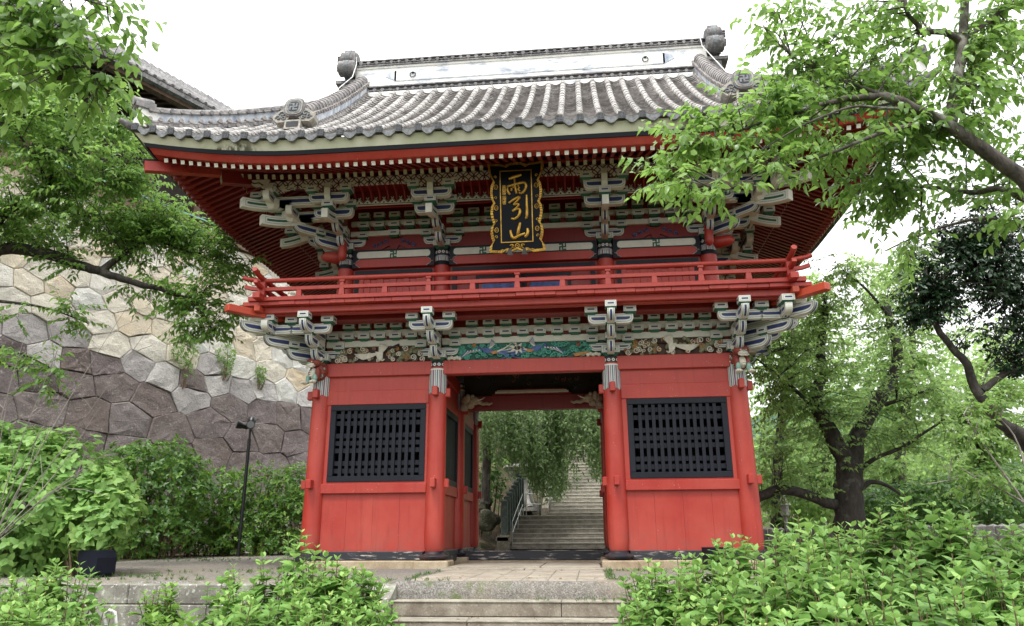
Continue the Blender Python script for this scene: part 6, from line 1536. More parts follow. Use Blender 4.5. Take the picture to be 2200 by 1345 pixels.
def tree(name, label, cat, limbs, clusters, lmat, bmat, L=.1, W=.05, seed=1, group=None, nleaf=9, ln=.42, fine=False, droop=.5, root=None, hang=.35, trunk_name='trunk', crown_name='crown', flat=.35, sec=7, bn=8, dens=3.0):
    """limbs: list of (points, r0, r1); clusters: (centre, radii, n_sprays, tint). Twigs grow from the nearest limb into every cluster."""
    rng = np.random.default_rng(seed); root = Vector(root if root is not None else limbs[0][0][0]); t = thing(name, label, cat, root, 0, group)
    mb = MB(); fo = Foliage(); LP = []
    for pts, r0, r1 in limbs:
        sp = smooth_path(pts); n = len(sp); sp = [p + Vector(rng.normal(0, .05 * r0, 3)) if 0 < i < n - 1 else p for i, p in enumerate(sp)]
        mb.tube([p - root for p in sp], [r0 + (r1 - r0) * (i / (n - 1)) ** .8 for i in range(n)], bn, 0); LP += [np.array(p) for p in sp]
    LP = np.array(LP)
    for c, rad, ns, ti in clusters:
        c = np.array(c, float); rad = np.array(rad, float); k = max(2, int(ns * dens) // sec)
        for j in range(k):
            q = rng.normal(0, 1, 3); q = q / np.linalg.norm(q) * rng.uniform(.25, 1) ** .5; tgt = c + q * rad
            # lean towards the limb point nearest to the target
            dd = np.linalg.norm(LP - tgt, axis=1) + rng.uniform(0, .4, len(LP)); src = LP[np.argmin(dd)]
            v = tgt - src; dist = np.linalg.norm(v); m = src + v * .5 + np.array((0, 0, .12 * dist)) + rng.normal(0, .06 * dist + .01, 3)
            path_ = [src + (m - src) * 2 * s if s <= .5 else m + (tgt - m) * (2 * s - 1) for s in np.linspace(0, 1, 7)]
            path_ = smooth_path(path_, 2); r = min(.03, .006 + .006 * dist)
            mb.tube([Vector(p) - root for p in path_], [r * (1 - .7 * i / (len(path_) - 1)) for i in range(len(path_))], 5, 0, cap=False)
            for s in range(sec):
                f = min(len(path_) - 1, int(len(path_) * (1 - min(1, 1.6 * rad.mean() / max(dist, .01)) * rng.uniform(0, 1)))); o = np.array(path_[f]) + rng.normal(0, .10, 3) * rad.mean()
                hd = rng.normal(0, 1, 3); hd[2] *= flat; hd = hd / np.linalg.norm(hd) + .5 * v / max(dist, .01)
                spray(rng, o - np.array(root), hd, ln * rng.uniform(.6, 1.2), nleaf, L, W, fo, mb, droop, .0035, fine, ti, 0, hang)
    mb.build(trunk_name, bmat, t); fo.build(crown_name, lmat, t, (0, 0, 0)); return t
def ell(px, py, Y, rx, ry, n, ti=.5, ry_d=None):
    """cluster from its photo outline: centre pixel, depth, pixel radii"""
    c = at(px, py, Y); d = (c - CAMP).length; s = d / FPX; return (c, (rx * s, (ry_d or .7 * rx * s), ry * s), n, ti)
def line(pts): return [at(x, y, Y) for x, y, Y in pts]

# ---- left cherry tree, its trunk just outside the picture
tree('cherry_tree', 'spreading cherry tree whose long dark limbs reach in front of the stone wall', 'cherry tree',
     [([(-13.2, -1.5, -.4), (-12.9, -1.4, 1.2), (-12.3, -1.2, 2.6), at(-90, 600, -1.0)], .36, .2),
      (line([(-90, 600, -1.0), (0, 536, -.8), (104, 546, -.6), (160, 566, -.5), (209, 582, -.4), (249, 594, -.3), (305, 612, -.2), (361, 625, -.1), (401, 645, 0), (437, 677, 0), (462, 717, .1)]), .165, .018),
      (line([(217, 583, -.4), (265, 546, -.1), (313, 516, .3), (380, 500, .8)]), .09, .02),
      (line([(-90, 600, -1.0), (0, 468, -1.2), (37, 442, -1.1), (74, 416, -1.0), (97, 402, -1), (123, 357, -1), (138, 290, -1), (150, 230, -.8)]), .13, .03),
      (line([(97, 402, -1), (89, 357, -1.3), (71, 331, -1.6), (40, 290, -2)]), .05, .02), (line([(97, 402, -1), (130, 389, -.8), (175, 390, -.4), (260, 395, .2)]), .05, .015),
      (line([(-60, 300, -2), (33, 257, -1.8), (85, 245, -1.5), (149, 249, -1), (186, 257, -.6), (250, 262, -.2)]), .07, .015),
      (line([(-90, 600, -1.0), (60, 470, 0), (165, 464, .2), (241, 480, .3), (281, 496, .4), (353, 522, .5), (401, 540, .7), (500, 575, 1.1)]), .085, .012),
      (line([(-90, 640, -1.5), (30, 650, -1.2), (110, 665, -1), (190, 695, -.8)]), .05, .008), (line([(-90, 720, -2), (0, 745, -2), (70, 770, -1.9), (120, 800, -1.8)]), .04, .008)],
     [ell(130, 290, -1.2, 150, 100, 130, .62), ell(60, 250, -1.8, 90, 70, 60, .62), ell(240, 320, -.2, 90, 70, 80, .66), ell(80, 400, -1.4, 130, 90, 100, .5), ell(220, 420, -.2, 120, 80, 110, .52), ell(330, 440, .4, 90, 60, 80, .55),
      ell(430, 510, 1.2, 80, 45, 80, .45), ell(330, 520, .6, 100, 45, 45, .3), ell(110, 480, -.5, 110, 45, 50, .3), ell(30, 490, -.9, 70, 45, 34, .3), ell(190, 530, -.3, 90, 30, 10, .3), ell(300, 480, .2, 90, 40, 50, .45),
      ell(340, 640, -.1, 70, 30, 20, .3), ell(440, 640, .1, 55, 40, 24, .35), ell(470, 600, .3, 60, 40, 24, .4), ell(400, 720, .1, 45, 35, 18, .35), ell(470, 680, .2, 50, 40, 20, .45), ell(150, 590, -.6, 60, 20, 8, .2), ell(500, 570, 1.2, 50, 30, 26, .6),
      ell(90, 670, -1, 90, 20, 9, .2), ell(170, 690, -.8, 30, 15, 6, .2), ell(50, 770, -1.9, 60, 30, 10, .2), ell(100, 810, -1.8, 35, 25, 8, .12), ell(20, 180, -1.5, 70, 60, 40, .6), ell(330, 560, .4, 80, 25, 16, .3), ell(250, 470, .2, 120, 50, 30, .4)],
     CHERRY, BARK_DK, .15, .07, 3, None, 9, .55, False, .5, (-13.2, -1.5, -.4), dens=2.4)
# ---- near branch hanging into the top left corner
tree('cherry_branch_tree', 'young cherry whose near leafy branch hangs into the upper left corner of the view', 'cherry tree',
     [([(-6.5, -12.2, -1.0), (-6.3, -11.8, 1.5), (-5.6, -11.2, 3.2), at(-120, -60, -10.4)], .16, .06), (line([(-120, -60, -10.4), (0, 8, -10.4), (56, 37, -10.4), (97, 67, -10.4), (126, 89, -10.4), (164, 115, -10.35), (193, 149, -10.3), (223, 156, -10.3)]), .03, .004), (line([(-120, -60, -10.4), (60, -30, -10.5), (150, -10, -10.5), (230, 15, -10.5)]), .03, .005)],
     [ell(150, 20, -10.4, 110, 40, 10, .5), ell(60, 60, -10.4, 70, 60, 14, .45), ell(215, 60, -10.4, 45, 45, 5, .5), ell(260, 150, -10.3, 40, 40, 6, .55), ell(140, 130, -10.4, 50, 40, 5, .5), ell(20, 110, -10.5, 50, 60, 12, .6), ell(60, 10, -10.5, 80, 40, 12, .4), ell(20, 200, -10.6, 30, 40, 4, .7), ell(210, 190, -10.3, 30, 30, 2, .5)],
     CHERRY, BARK, .105, .052, 5, None, 7, .34, True, .6, (-6.5, -12.2, -1.0), .55)
# ---- right cherry in front of the gate's right corner
tree('cherry_tree', 'cherry tree leaning in from the right, its bright leaves covering the roof corner', 'cherry tree',
     [([(7.2, -8.6, -1.0), (7.0, -8.6, 1.2), (6.4, -8.6, 2.9), at(2240, 430, -8.6)], .18, .085),
      (line([(2240, 430, -8.6), (2200, 384, -8.6), (2141, 343, -8.65), (2074, 294, -8.7), (2034, 263, -8.7), (1998, 248, -8.7), (1953, 227, -8.75), (1904, 207, -8.8), (1851, 210, -8.8), (1806, 214, -8.8), (1761, 227, -8.8), (1700, 245, -8.8), (1640, 262, -8.8), (1580, 285, -8.8), (1500, 310, -8.8)]), .074, .006),
      (line([(2040, 266, -8.7), (2056, 178, -8.5), (2069, 89, -8.3), (2074, 0, -8.2), (2080, -60, -8.1)]), .055, .035), (line([(2068, 92, -8.3), (2029, 69, -8.4), (1971, 69, -8.5), (1976, 58, -8.5), (1949, 27, -8.6), (1944, -20, -8.6)]), .035, .015),
      (line([(1985, 263, -8.7), (1895, 285, -9), (1806, 321, -9.1), (1748, 341, -9.1), (1640, 370, -9.1), (1560, 410, -9.1)]), .022, .004), (line([(1953, 235, -8.7), (1890, 232, -8.9), (1830, 230, -9), (1740, 262, -9.1), (1640, 320, -9.1), (1520, 400, -9.1)]), .016, .004),
      (line([(2240, 470, -8.4), (2199, 424, -8.3), (2136, 406, -8.2), (2092, 415, -8.1), (2020, 404, -8), (1950, 400, -8)]), .05, .01), (line([(2240, 500, -8), (2180, 480, -7.8), (2100, 470, -7.5), (1990, 500, -7.2), (1900, 540, -7)]), .03, .006),
      (line([(1904, 207, -8.8), (1860, 190, -8.7), (1800, 170, -8.6), (1700, 120, -8.5)]), .02, .005), (line([(2069, 89, -8.3), (2130, 40, -8.2), (2180, 0, -8.1)]), .03, .012)],
     [ell(1480, 290, -8.8, 85, 40, 20, .68), ell(1440, 350, -9, 55, 40, 12, .72), ell(1490, 405, -9.1, 80, 25, 13, .72), ell(1600, 240, -8.8, 90, 60, 30, .6), ell(1600, 330, -9, 90, 50, 22, .62), ell(1720, 210, -8.7, 100, 70, 40, .5), ell(1740, 300, -8.9, 100, 50, 30, .55),
      ell(1850, 340, -8.4, 110, 60, 34, .3), ell(1860, 410, -8.1, 110, 45, 40, .12), ell(1880, 130, -8.5, 120, 90, 46, .5), ell(1720, 50, -8.5, 100, 50, 26, .55), ell(2000, 40, -8.3, 120, 70, 38, .5), ell(2120, 120, -8.2, 90, 110, 46, .5), ell(1960, 190, -8.6, 100, 70, 36, .45),  # low tints put the shade of the lower crown into the leaf colour
      ell(1960, 300, -8.4, 90, 60, 28, .35), ell(2140, 240, -8.3, 80, 80, 34, .45), ell(2170, 40, -8.1, 70, 80, 30, .5), ell(2010, 420, -7.9, 120, 45, 28, .2), ell(1760, 130, -8.6, 80, 50, 22, .6), ell(1640, 10, -8.5, 60, 20, 8, .6), ell(1850, 470, -7.6, 70, 25, 10, .4), ell(2170, 380, -8.3, 60, 60, 16, .4), ell(2190, 470, -8.6, 30, 20, 4, .75), ell(1970, 560, -7.4, 60, 20, 6, .3)],
     CHERRY, BARK, .098, .043, 8, None, 8, .36, True, .55, (7.2, -8.6, -1.0), .4, dens=1.75)
# ---- dark evergreen
tree('camellia_tree', 'dark glossy evergreen with a bent bare trunk on the right', 'evergreen tree',
     [([(9.6, -1.5, .0), at(2240, 985, -2), at(2171, 923, -2.2)], .17, .12), (line([(2171, 923, -2.2), (2143, 901, -2.3), (2110, 857, -2.4), (2088, 818, -2.4), (2077, 780, -2.5), (2050, 752, -2.5), (2011, 700, -2.6), (2000, 640, -2.6)]), .10, .04), (line([(2110, 840, -2.4), (2160, 802, -2.3), (2200, 792, -2.2), (2260, 780, -2)]), .06, .04), (line([(2240, 900, -2), (2220, 700, -2), (2150, 600, -2.2), (2090, 540, -2.4)]), .09, .03)],
     [ell(2090, 550, -2.4, 120, 90, 150, .4), ell(2020, 620, -2.6, 80, 60, 80, .35), ell(2150, 690, -2.2, 70, 60, 70, .4), ell(2010, 510, -2.5, 60, 40, 40, .45), ell(2170, 560, -2.1, 70, 110, 80, .4), ell(1960, 670, -2.6, 45, 25, 24, .3), ell(2190, 760, -2.1, 40, 40, 30, .3), ell(2140, 470, -2.2, 80, 40, 50, .45)],
     CAMEL, BARK_DK, .095, .045, 12, None, 10, .34, False, .6, (9.6, -1.5, .1))
# ---- big cherry standing right of the gate
Y0 = 2.2
tree('cherry_tree', 'big old cherry with a forked black trunk standing beside the gate at right', 'cherry tree',
     [([at(1826, 1160, Y0) + Vector((0, 0, -.3)), at(1824, 1110, Y0), at(1823, 1050, Y0), at(1826, 985, Y0)], .34, .28),
      (line([(1822, 1000, Y0), (1795, 950, Y0), (1765, 895, Y0), (1752, 850, Y0 + .2), (1766, 800, Y0 + .5), (1762, 740, Y0 + .8), (1775, 660, Y0 + 1)]), .22, .08),
      (line([(1830, 1000, Y0), (1846, 930, Y0 + .2), (1882, 870, Y0 + .3), (1918, 810, Y0 + .4), (1930, 750, Y0 + .5), (1912, 700, Y0 + .6), (1905, 640, Y0 + .8)]), .20, .07),
      (line([(1800, 1085, Y0), (1770, 1078, Y0 - .2), (1742, 1066, Y0 - .3), (1692, 1052, Y0 - .4), (1655, 1056, Y0 - .4), (1625, 1072, Y0 - .4)]), .12, .10), (line([(1848, 1050, Y0), (1870, 1036, Y0), (1901, 1041, Y0), (1934, 1062, Y0)]), .07, .03),
      (line([(1846, 1010, Y0), (1880, 985, Y0 - .3), (1940, 960, Y0 - .6), (1985, 930, Y0 - .8), (2030, 900, Y0 - 1)]), .06, .02), (line([(1900, 870, Y0), (1960, 850, Y0 - .2), (2010, 830, Y0 - .3)]), .05, .02), (line([(1752, 880, Y0), (1700, 830, Y0 - .4), (1650, 790, Y0 - .6), (1625, 770, Y0 - .6)]), .05, .015), (line([(1765, 760, Y0 + .6), (1700, 745, Y0 + .3), (1660, 755, Y0), (1640, 735, Y0)]), .05, .015), (line([(1920, 690, Y0 + .6), (1860, 620, Y0 + .6), (1810, 580, Y0 + .5)]), .05, .015)],
     [ell(1690, 690, Y0 + .3, 90, 60, 60, .62), ell(1820, 640, Y0 + .6, 110, 60, 70, .62), ell(1700, 800, Y0 - .2, 90, 60, 56, .6), ell(1830, 770, Y0 - .4, 110, 60, 64, .5), ell(1930, 720, Y0 + .3, 80, 60, 40, .5), ell(1680, 900, Y0 - .3, 70, 60, 50, .45), ell(1800, 870, Y0 - .8, 100, 50, 40, .4), ell(1920, 860, Y0 - .5, 100, 60, 50, .45), ell(1900, 960, Y0 - .3, 110, 45, 46, .3), ell(1700, 980, Y0 - .2, 90, 45, 46, .25), ell(2000, 900, Y0 - .5, 80, 60, 36, .5), ell(1760, 600, Y0 + .8, 80, 40, 36, .7), ell(1960, 620, Y0 + .8, 80, 50, 30, .6), ell(1680, 1060, Y0, 60, 22, 16, .2)],
     FAR, BARK_DK, .125, .06, 15, None, 10, .6, False, .4, None, .3, flat=.22, dens=1.9)
# ================================================================== hydrangeas
def hydrangea(label, plants, lm=None, seed=1, L=.205, W=.13, tint=.5, group='hydrangeas in front of the gate', buds=.18, pairs=7):
    """one bush: upright stems with crossed pairs of leaves, smaller towards the tip, some ending in a pale flat bud. plants: (px, top py, Y, half width, stems)"""
    rng = np.random.default_rng(seed); lm = lm or HYDR; c0 = at(plants[0][0], plants[0][1], plants[0][2]); root = Vector((c0.x, c0.y, float(ground_z(c0.x, c0.y)))); t = thing('hydrangea_bush', label, 'hydrangea', root, 0, group)
    mb = MB(); fo = Foliage(); bb = MB(); nb = 0
    for (px, py, Y, hw, ns) in plants:
        c = at(px, py, Y); zb = float(ground_z(c.x, min(c.y, -4.5))); H0 = c.z - zb
        for i in range(max(2, int(ns * .74))):
            a = rng.uniform(0, 2 * PI); q = rng.uniform(0, 1) ** .5; dx, dy = hw * q * math.cos(a), hw * .8 * q * math.sin(a); H = H0 * (1 - .22 * q * q) * rng.uniform(.90, 1.06)
            b0 = np.array((c.x + dx * .45, c.y + dy * .45, zb)); b1 = np.array((c.x + dx, c.y + dy, zb + H)); bend = rng.normal(0, .03, 3)
            P = [b0 + (b1 - b0) * s + bend * math.sin(PI * s) for s in np.linspace(0, 1, 7)]; mb.tube([Vector(p) - root for p in P], [.009 * (1 - .08 * k) for k in range(7)], 5, 0 if rng.random() < .6 else 1, cap=False)
            ph = rng.uniform(0, PI); ti = np.clip(tint + rng.normal(0, .2), .05, .95); ntop = pairs + rng.integers(-1, 2)
            for k in range(ntop):
                s = 1 - (k * .085 + .0) * min(1.6, .9 / max(H, .3)) ; 
                if s < .12: break
                pos = b0 + (b1 - b0) * s + bend * math.sin(PI * s); sz = min(1.0, .42 + .22 * k) * rng.uniform(.62, 1.18); an = ph + k * PI / 2 + rng.normal(0, .2)
                el = max(-.25, .95 - .26 * k) + rng.normal(0, .12)
                D = np.array([(math.cos(an) * math.cos(el), math.sin(an) * math.cos(el), math.sin(el)), (-math.cos(an) * math.cos(el), -math.sin(an) * math.cos(el), math.sin(el + rng.normal(0, .1)))])
                N = np.array([(0, 0, 1.0)] * 2) + rng.normal(0, .15, (2, 3)); Pp = np.array([pos, pos]) + D * .012 - np.array(root)
                fo.add(Pp, D, N, L * sz * np.ones(2), W * sz * rng.uniform(.9, 1.1, 2), np.clip(ti + .10 * (2 - k) + rng.normal(0, .08, 2), 0, 1), fold=.35, droop=.16 + .05 * k)
            if rng.random() < buds * .45:
                q0 = Vector(b1) - root + Vector((0, 0, .03)); nb += 1; bb = MB()
                for k in range(9): r = .028 * math.sqrt(rng.uniform(0, 1)); an = rng.uniform(0, 6.28); bb.ball((q0.x + r * math.cos(an), q0.y + r * math.sin(an), q0.z + rng.uniform(-.004, .006)), (.010, .010, .007), 0, 6)
                mb.tube([Vector(b1) - root, q0], .004, 5, 0, cap=False); bb.build('flower_bud', BUD, t)
    mb.build('stems', [STEMB, STEMG], t); fo.build('leaves', lm, t, (0, 0, 0))
    return t
hydrangea('low hydrangea bush at the right edge of the front steps', [(1395, 1218, -5.5, .36, 22), (1440, 1225, -5.9, .45, 26), (1400, 1275, -6.4, .38, 22), (1470, 1200, -5.4, .35, 14)], seed=31, tint=.5, buds=.06)
hydrangea('hydrangea bush in front of the right guardian bay, hiding a floodlight', [(1560, 1150, -5.6, .42, 26), (1640, 1105, -5.3, .30, 10), (1600, 1190, -6.2, .5, 28), (1530, 1215, -6.2, .42, 22)], seed=32, tint=.48, buds=.1)
hydrangea('broad hydrangea bush with many pale buds below the big cherry trunk', [(1740, 1118, -5.7, .5, 26), (1800, 1112, -5.6, .5, 22), (1700, 1160, -6.2, .5, 26), (1850, 1128, -6.0, .45, 24), (1800, 1165, -6.7, .55, 26)], seed=33, tint=.5, buds=.22)
hydrangea('tallest hydrangea bush, its topmost shoots standing clear against the dark trees', [(1945, 1062, -6.0, .40, 20), (1990, 1090, -6.2, .45, 24), (2050, 1085, -6.1, .45, 24), (2010, 1130, -6.8, .55, 28)], seed=34, tint=.55, buds=.25)
hydrangea('hydrangea bush against the stone fence at the far right edge', [(2130, 1120, -6.0, .5, 26), (2190, 1150, -6.2, .5, 26), (2150, 1180, -7.0, .5, 28), (2230, 1130, -6.4, .4, 16)], seed=35, tint=.42, buds=.12)
hydrangea('bright yellowish hydrangea nearest the camera just right of the stone steps', [(1560, 1245, -7.5, .5, 30), (1660, 1235, -7.7, .5, 30), (1500, 1290, -7.6, .42, 24), (1720, 1160, -7.6, .10, 2), (1600, 1300, -8.4, .45, 24)], seed=36, tint=.62, buds=.12)
hydrangea('large-leaved hydrangea in the middle of the right foreground mass', [(1780, 1215, -7.6, .5, 30), (1870, 1225, -7.7, .5, 30), (1780, 1285, -8.6, .5, 28), (1900, 1290, -8.8, .45, 24)], seed=37, tint=.56, buds=.10)
hydrangea('shady hydrangea filling the lower right corner of the foreground', [(2000, 1195, -7.5, .5, 30), (2090, 1215, -7.7, .5, 30), (2170, 1240, -7.8, .45, 24), (2040, 1270, -8.6, .5, 28), (2150, 1290, -8.8, .45, 24)], seed=38, tint=.44, buds=.06)
hydrangea('tall hydrangea shoots standing in front of the left column of the gate', [(640, 1145, -5.5, .28, 9), (590, 1180, -5.7, .22, 6), (690, 1195, -5.7, .35, 16), (740, 1210, -5.8, .35, 18), (660, 1220, -5.9, .4, 18)], seed=41, tint=.55, buds=.1)
hydrangea('rounded hydrangea bush at the left edge of the front steps', [(780, 1222, -5.7, .35, 24), (760, 1265, -6.3, .42, 28), (700, 1270, -6.5, .42, 26), (800, 1290, -6.7, .3, 16), (700, 1315, -7.2, .4, 18)], seed=42, tint=.55, buds=.1)
hydrangea('hydrangea bush before the low wall, between the yellowish sprig and the tall shoots', [(490, 1222, -5.6, .25, 10), (570, 1240, -5.8, .35, 14), (500, 1265, -6.2, .35, 16), (600, 1275, -6.5, .45, 24), (540, 1300, -7.0, .4, 18)], seed=43, tint=.52, buds=.14)
hydrangea('small yellowish hydrangea sprig against the lichened low wall', [(340, 1250, -5.5, .2, 10), (370, 1265, -5.6, .2, 9), (340, 1320, -6.2, .3, 12), (430, 1318, -6.6, .35, 14)], HYDR_L, 44, tint=.8, buds=0)
hydrangea('hydrangea bush growing in front of the left floodlight', [(150, 1188, -5.6, .26, 12), (180, 1212, -5.8, .22, 8), (90, 1240, -6.0, .35, 18), (180, 1285, -6.4, .35, 12), (130, 1300, -7.0, .4, 18)], seed=45, tint=.5, buds=.08)
hydrangea('hydrangea in the lower left corner of the foreground', [(20, 1235, -6.2, .35, 18), (50, 1265, -6.6, .4, 20), (10, 1290, -7.2, .4, 20), (90, 1310, -7.4, .35, 16)], seed=46, tint=.6, buds=.05)

# ================================================================== rounded shrubs and hedges
def dome(name, label, cat, lumps, lm, L, W, n, seed, tint=.5, group=None, root=None, fine=False, up=.35, base=None):
    """leafy shrub: whorls of leaves over several lumps (centre, radii); stems inside"""
    rng = np.random.default_rng(seed); c0 = Vector(lumps[0][0]); root = Vector(root) if root is not None else Vector((c0.x, c0.y, float(ground_z(c0.x, c0.y)))); t = thing(name, label, cat, root, 0, group)
    mb = MB(); fo = Foliage(); tot = sum(r[0] * r[1] + r[0] * r[2] + r[1] * r[2] for c, r in lumps)
    for c, r in lumps:
        c = np.array(c, float); r = np.array(r, float); k = int(n * (r[0] * r[1] + r[0] * r[2] + r[1] * r[2]) / tot)
        q = unit(rng.normal(0, 1, (k, 3))); lum = 1 + .10 * np.sin(q[:, 0] * 5 + seed) * np.cos(q[:, 2] * 6 + seed * 2) + .07 * np.sin(q[:, 1] * 9 + 1)
        rr = rng.uniform(.55, 1.0, k) ** .5 * lum; O = c + q * rr[:, None] * r
        ok = O[:, 2] > root.z + .05; O, q = O[ok], q[ok]; ti = np.clip(tint + rng.normal(0, .16, len(O)), 0, 1)
        ax = unit(q * .8 + np.array((0, 0, up)) + rng.normal(0, .35, q.shape)); e1 = unit(np.cross(ax, rng.normal(0, 1, ax.shape))); e2 = np.cross(ax, e1)
        for j in range(5):
            an = PI * j + (PI / 2) * (j // 2) + rng.uniform(-.5, .5, len(O)); sc = (1.0, 1.0, .72, .72, .45)[j]; D = ax * rng.uniform(.15, .7, (len(O), 1)) + (e1 * np.cos(an)[:, None] + e2 * np.sin(an)[:, None])
            fo.add(O - np.array(root), D, ax + rng.normal(0, .2, ax.shape), sc * L * rng.uniform(.7, 1.1, len(O)), sc * W * rng.uniform(.8, 1.1, len(O)), np.clip(ti + rng.normal(0, .08, len(O)), 0, 1), fine=fine, droop=.2)
        for i in range(max(3, int(8 * r[0]))):
            qq = rng.normal(0, 1, 3); qq /= np.linalg.norm(qq); e = c + qq * r * .8; b = np.array((c[0] + qq[0] * r[0] * .4, c[1] + qq[1] * r[1] * .4, root.z - .05))
            mb.tube([Vector(b) - root, Vector((b + e) / 2 + rng.normal(0, .06, 3)) - root, Vector(e) - root], [.022, .016, .006], 5, 0, cap=False)
    mb.build('stems', [STEMB], t); fo.build('leaves', lm, t, (0, 0, 0)); return t
def lump(px, py, Y, rx, ry, k=.8): c = at(px, py, Y); s = (c - CAMP).length / FPX; return ((c.x, c.y, c.z), (rx * s, k * rx * s, ry * s))
dome('hydrangea_bush', 'big rounded hydrangea bush left of the floodlight, below the stone wall', 'hydrangea', [lump(90, 1075, -2.0, 150, 120), lump(210, 1110, -2.4, 80, 85), lump(20, 1130, -2.6, 130, 110), lump(60, 990, -1.6, 70, 55), lump(195, 1140, -2.8, 60, 45), lump(10, 1000, -1.8, 90, 70)], HYDR, .165, .10, 3000, 51, .58, fine=True)
dome('dark_shrub', 'tall dark green shrub standing against the boulders of the stone wall', 'shrub', [lump(315, 1060, 5.6, 110, 105), lump(350, 1000, 5.8, 75, 50), lump(270, 1030, 5.4, 70, 70), lump(390, 1060, 6.0, 70, 80), lump(330, 1140, 5.6, 100, 55)], HEDGE, .17, .085, 2100, 52, .5)
dome('clipped_hedge', 'long clipped hedge with yellow-green top running up to the gate', 'hedge', [lump(470, 1070, 7.5, 75, 60), lump(560, 1060, 7.9, 80, 60), lump(640, 1060, 8.3, 70, 60), lump(440, 1110, 7.2, 60, 60), lump(520, 1120, 7.6, 80, 50), lump(610, 1120, 8.0, 80, 50), lump(690, 1080, 8.7, 70, 60), lump(450, 1165, 7.0, 60, 30), lump(530, 1168, 7.3, 70, 28), lump(610, 1168, 7.7, 60, 28)], HEDGE, .16, .08, 3200, 53, .62)
dome('shrub', 'light green shrub in the gap between the gate corner and the cherry trunk', 'shrub', [lump(1700, 1085, 9, 60, 55), lump(1660, 1030, 10, 50, 60), lump(1760, 1100, 8.6, 50, 40)], FAR, .2, .10, 700, 54, .75)
dome('shrub', 'dark undergrowth shrub just right of the cherry trunk', 'shrub', [lump(1930, 1100, 5.5, 80, 50), lump(1880, 1110, 5.0, 50, 40)], CHERRY_DK, .16, .075, 700, 55, .4)
dome('shrub', 'wide shrub behind the stone fence near the right edge', 'shrub', [lump(2080, 1095, 5.0, 100, 60), lump(2180, 1080, 4.6, 80, 70), lump(2010, 1080, 5.4, 60, 45)], CHERRY_DK, .16, .08, 1200, 56, .5)
dome('shrub', 'shady shrub on the slope left of the stone pickets, under the weeping cherry', 'shrub', [lump(1040, 1010, 12.6, 40, 50), lump(1062, 1045, 12.2, 26, 34), lump(1030, 1060, 12.4, 26, 30)], CHERRY_DK, .15, .075, 420, 57, .45)
# ferns rooted in the wall joints
def wall_hit(px, py):
    h = 5.0
    for _ in range(12):
        o = -(.20 * h - .006 * h * h); d = at(px, py, 10.0) - CAMP; base = W0 + WN * o; t = (base - CAMP).dot(WN) / d.dot(WN); p = CAMP + d * t; h = p.z - W0.z
    return p
for (px, py, r, lab, sd) in ((392, 755, 36, 'largest tuft of fern rooted high in the wall joints', 61), (482, 765, 24, 'middle tuft of fern in the wall, right of the largest', 62), (556, 803, 15, 'small fern tuft in the wall nearest the gate', 63)):
    p = wall_hit(px, py); s = (p - CAMP).length / FPX; c = p + WN * .12
    dome('wall_fern', lab, 'fern', [((c.x, c.y, c.z), (r * s * .8, r * s * .8, r * s)), ((c.x + .05, c.y, c.z - r * s), (r * s * .5, r * s * .5, r * s * .7))], MAPLE, .13, .05, int(120 * (r / 24) ** 1.5), sd, .6, 'ferns growing from the stone wall', root=c - Vector((0, 0, r * s * 2)))
MOSS = simple('bright_moss', (.22, .30, .03), .95, .35, 30, .1, 0, .6)
# ================================================================== bare twiggy shrub, sapling
rng = np.random.default_rng(71); rt = at(-30, 1180, -7.6); bsh = thing('bare_shrub', 'leafless shrub with long thin grey twigs at the left edge', 'bare shrub', rt); mb = MB()
for (x, y) in ((330, 690), (285, 640), (60, 700), (165, 800), (20, 830), (150, 690), (210, 880), (110, 900), (260, 950), (190, 1010), (90, 1090)):
    e = at(x, y, -7.6 + rng.uniform(-.5, .5)); m = rt.lerp(e, .5) + Vector(rng.normal(0, .06, 3)); P = smooth_path([rt, m, e], 5); mb.tube([p - rt for p in P], [.007 * (1 - .8 * i / (len(P) - 1)) for i in range(len(P))], 5, 0, cap=False)
    for k in range(3): a = P[4 + 2 * k]; b_ = a + Vector(rng.normal(0, .16, 3)) + (e - rt).normalized() * .22; mb.tube([a - rt, a.lerp(b_, .5) + Vector((0, 0, .02)) - rt, b_ - rt], [.0035, .003, .002], 4, 0, cap=False)
mb.build('twigs', TWIG, bsh)
tree('sapling', 'young sapling with fresh yellow-green leaves and pale twigs by the right edge', 'sapling', [([at(2250, 1180, -5), at(2200, 1080, -5), at(2130, 980, -5), at(2070, 890, -5)], .025, .005), ([at(2240, 1150, -5), at(2190, 960, -4.8), at(2150, 900, -4.8)], .02, .004), ([at(2200, 1080, -5), at(2100, 1030, -5.1), at(1990, 1040, -5.2)], .015, .004)],
     [ell(2080, 900, -5, 60, 40, 8, .7), ell(2150, 920, -4.9, 60, 50, 9, .7), ell(2050, 980, -5.1, 60, 40, 7, .65), ell(2150, 1010, -5, 70, 40, 9, .6), ell(2040, 1050, -5.1, 70, 20, 5, .6), ell(2190, 860, -4.8, 40, 40, 5, .6)], MAPLE, TWIG, .085, .04, 72, None, 9, .3, True, .4, at(2250, 1180, -5), .3, dens=1.5)
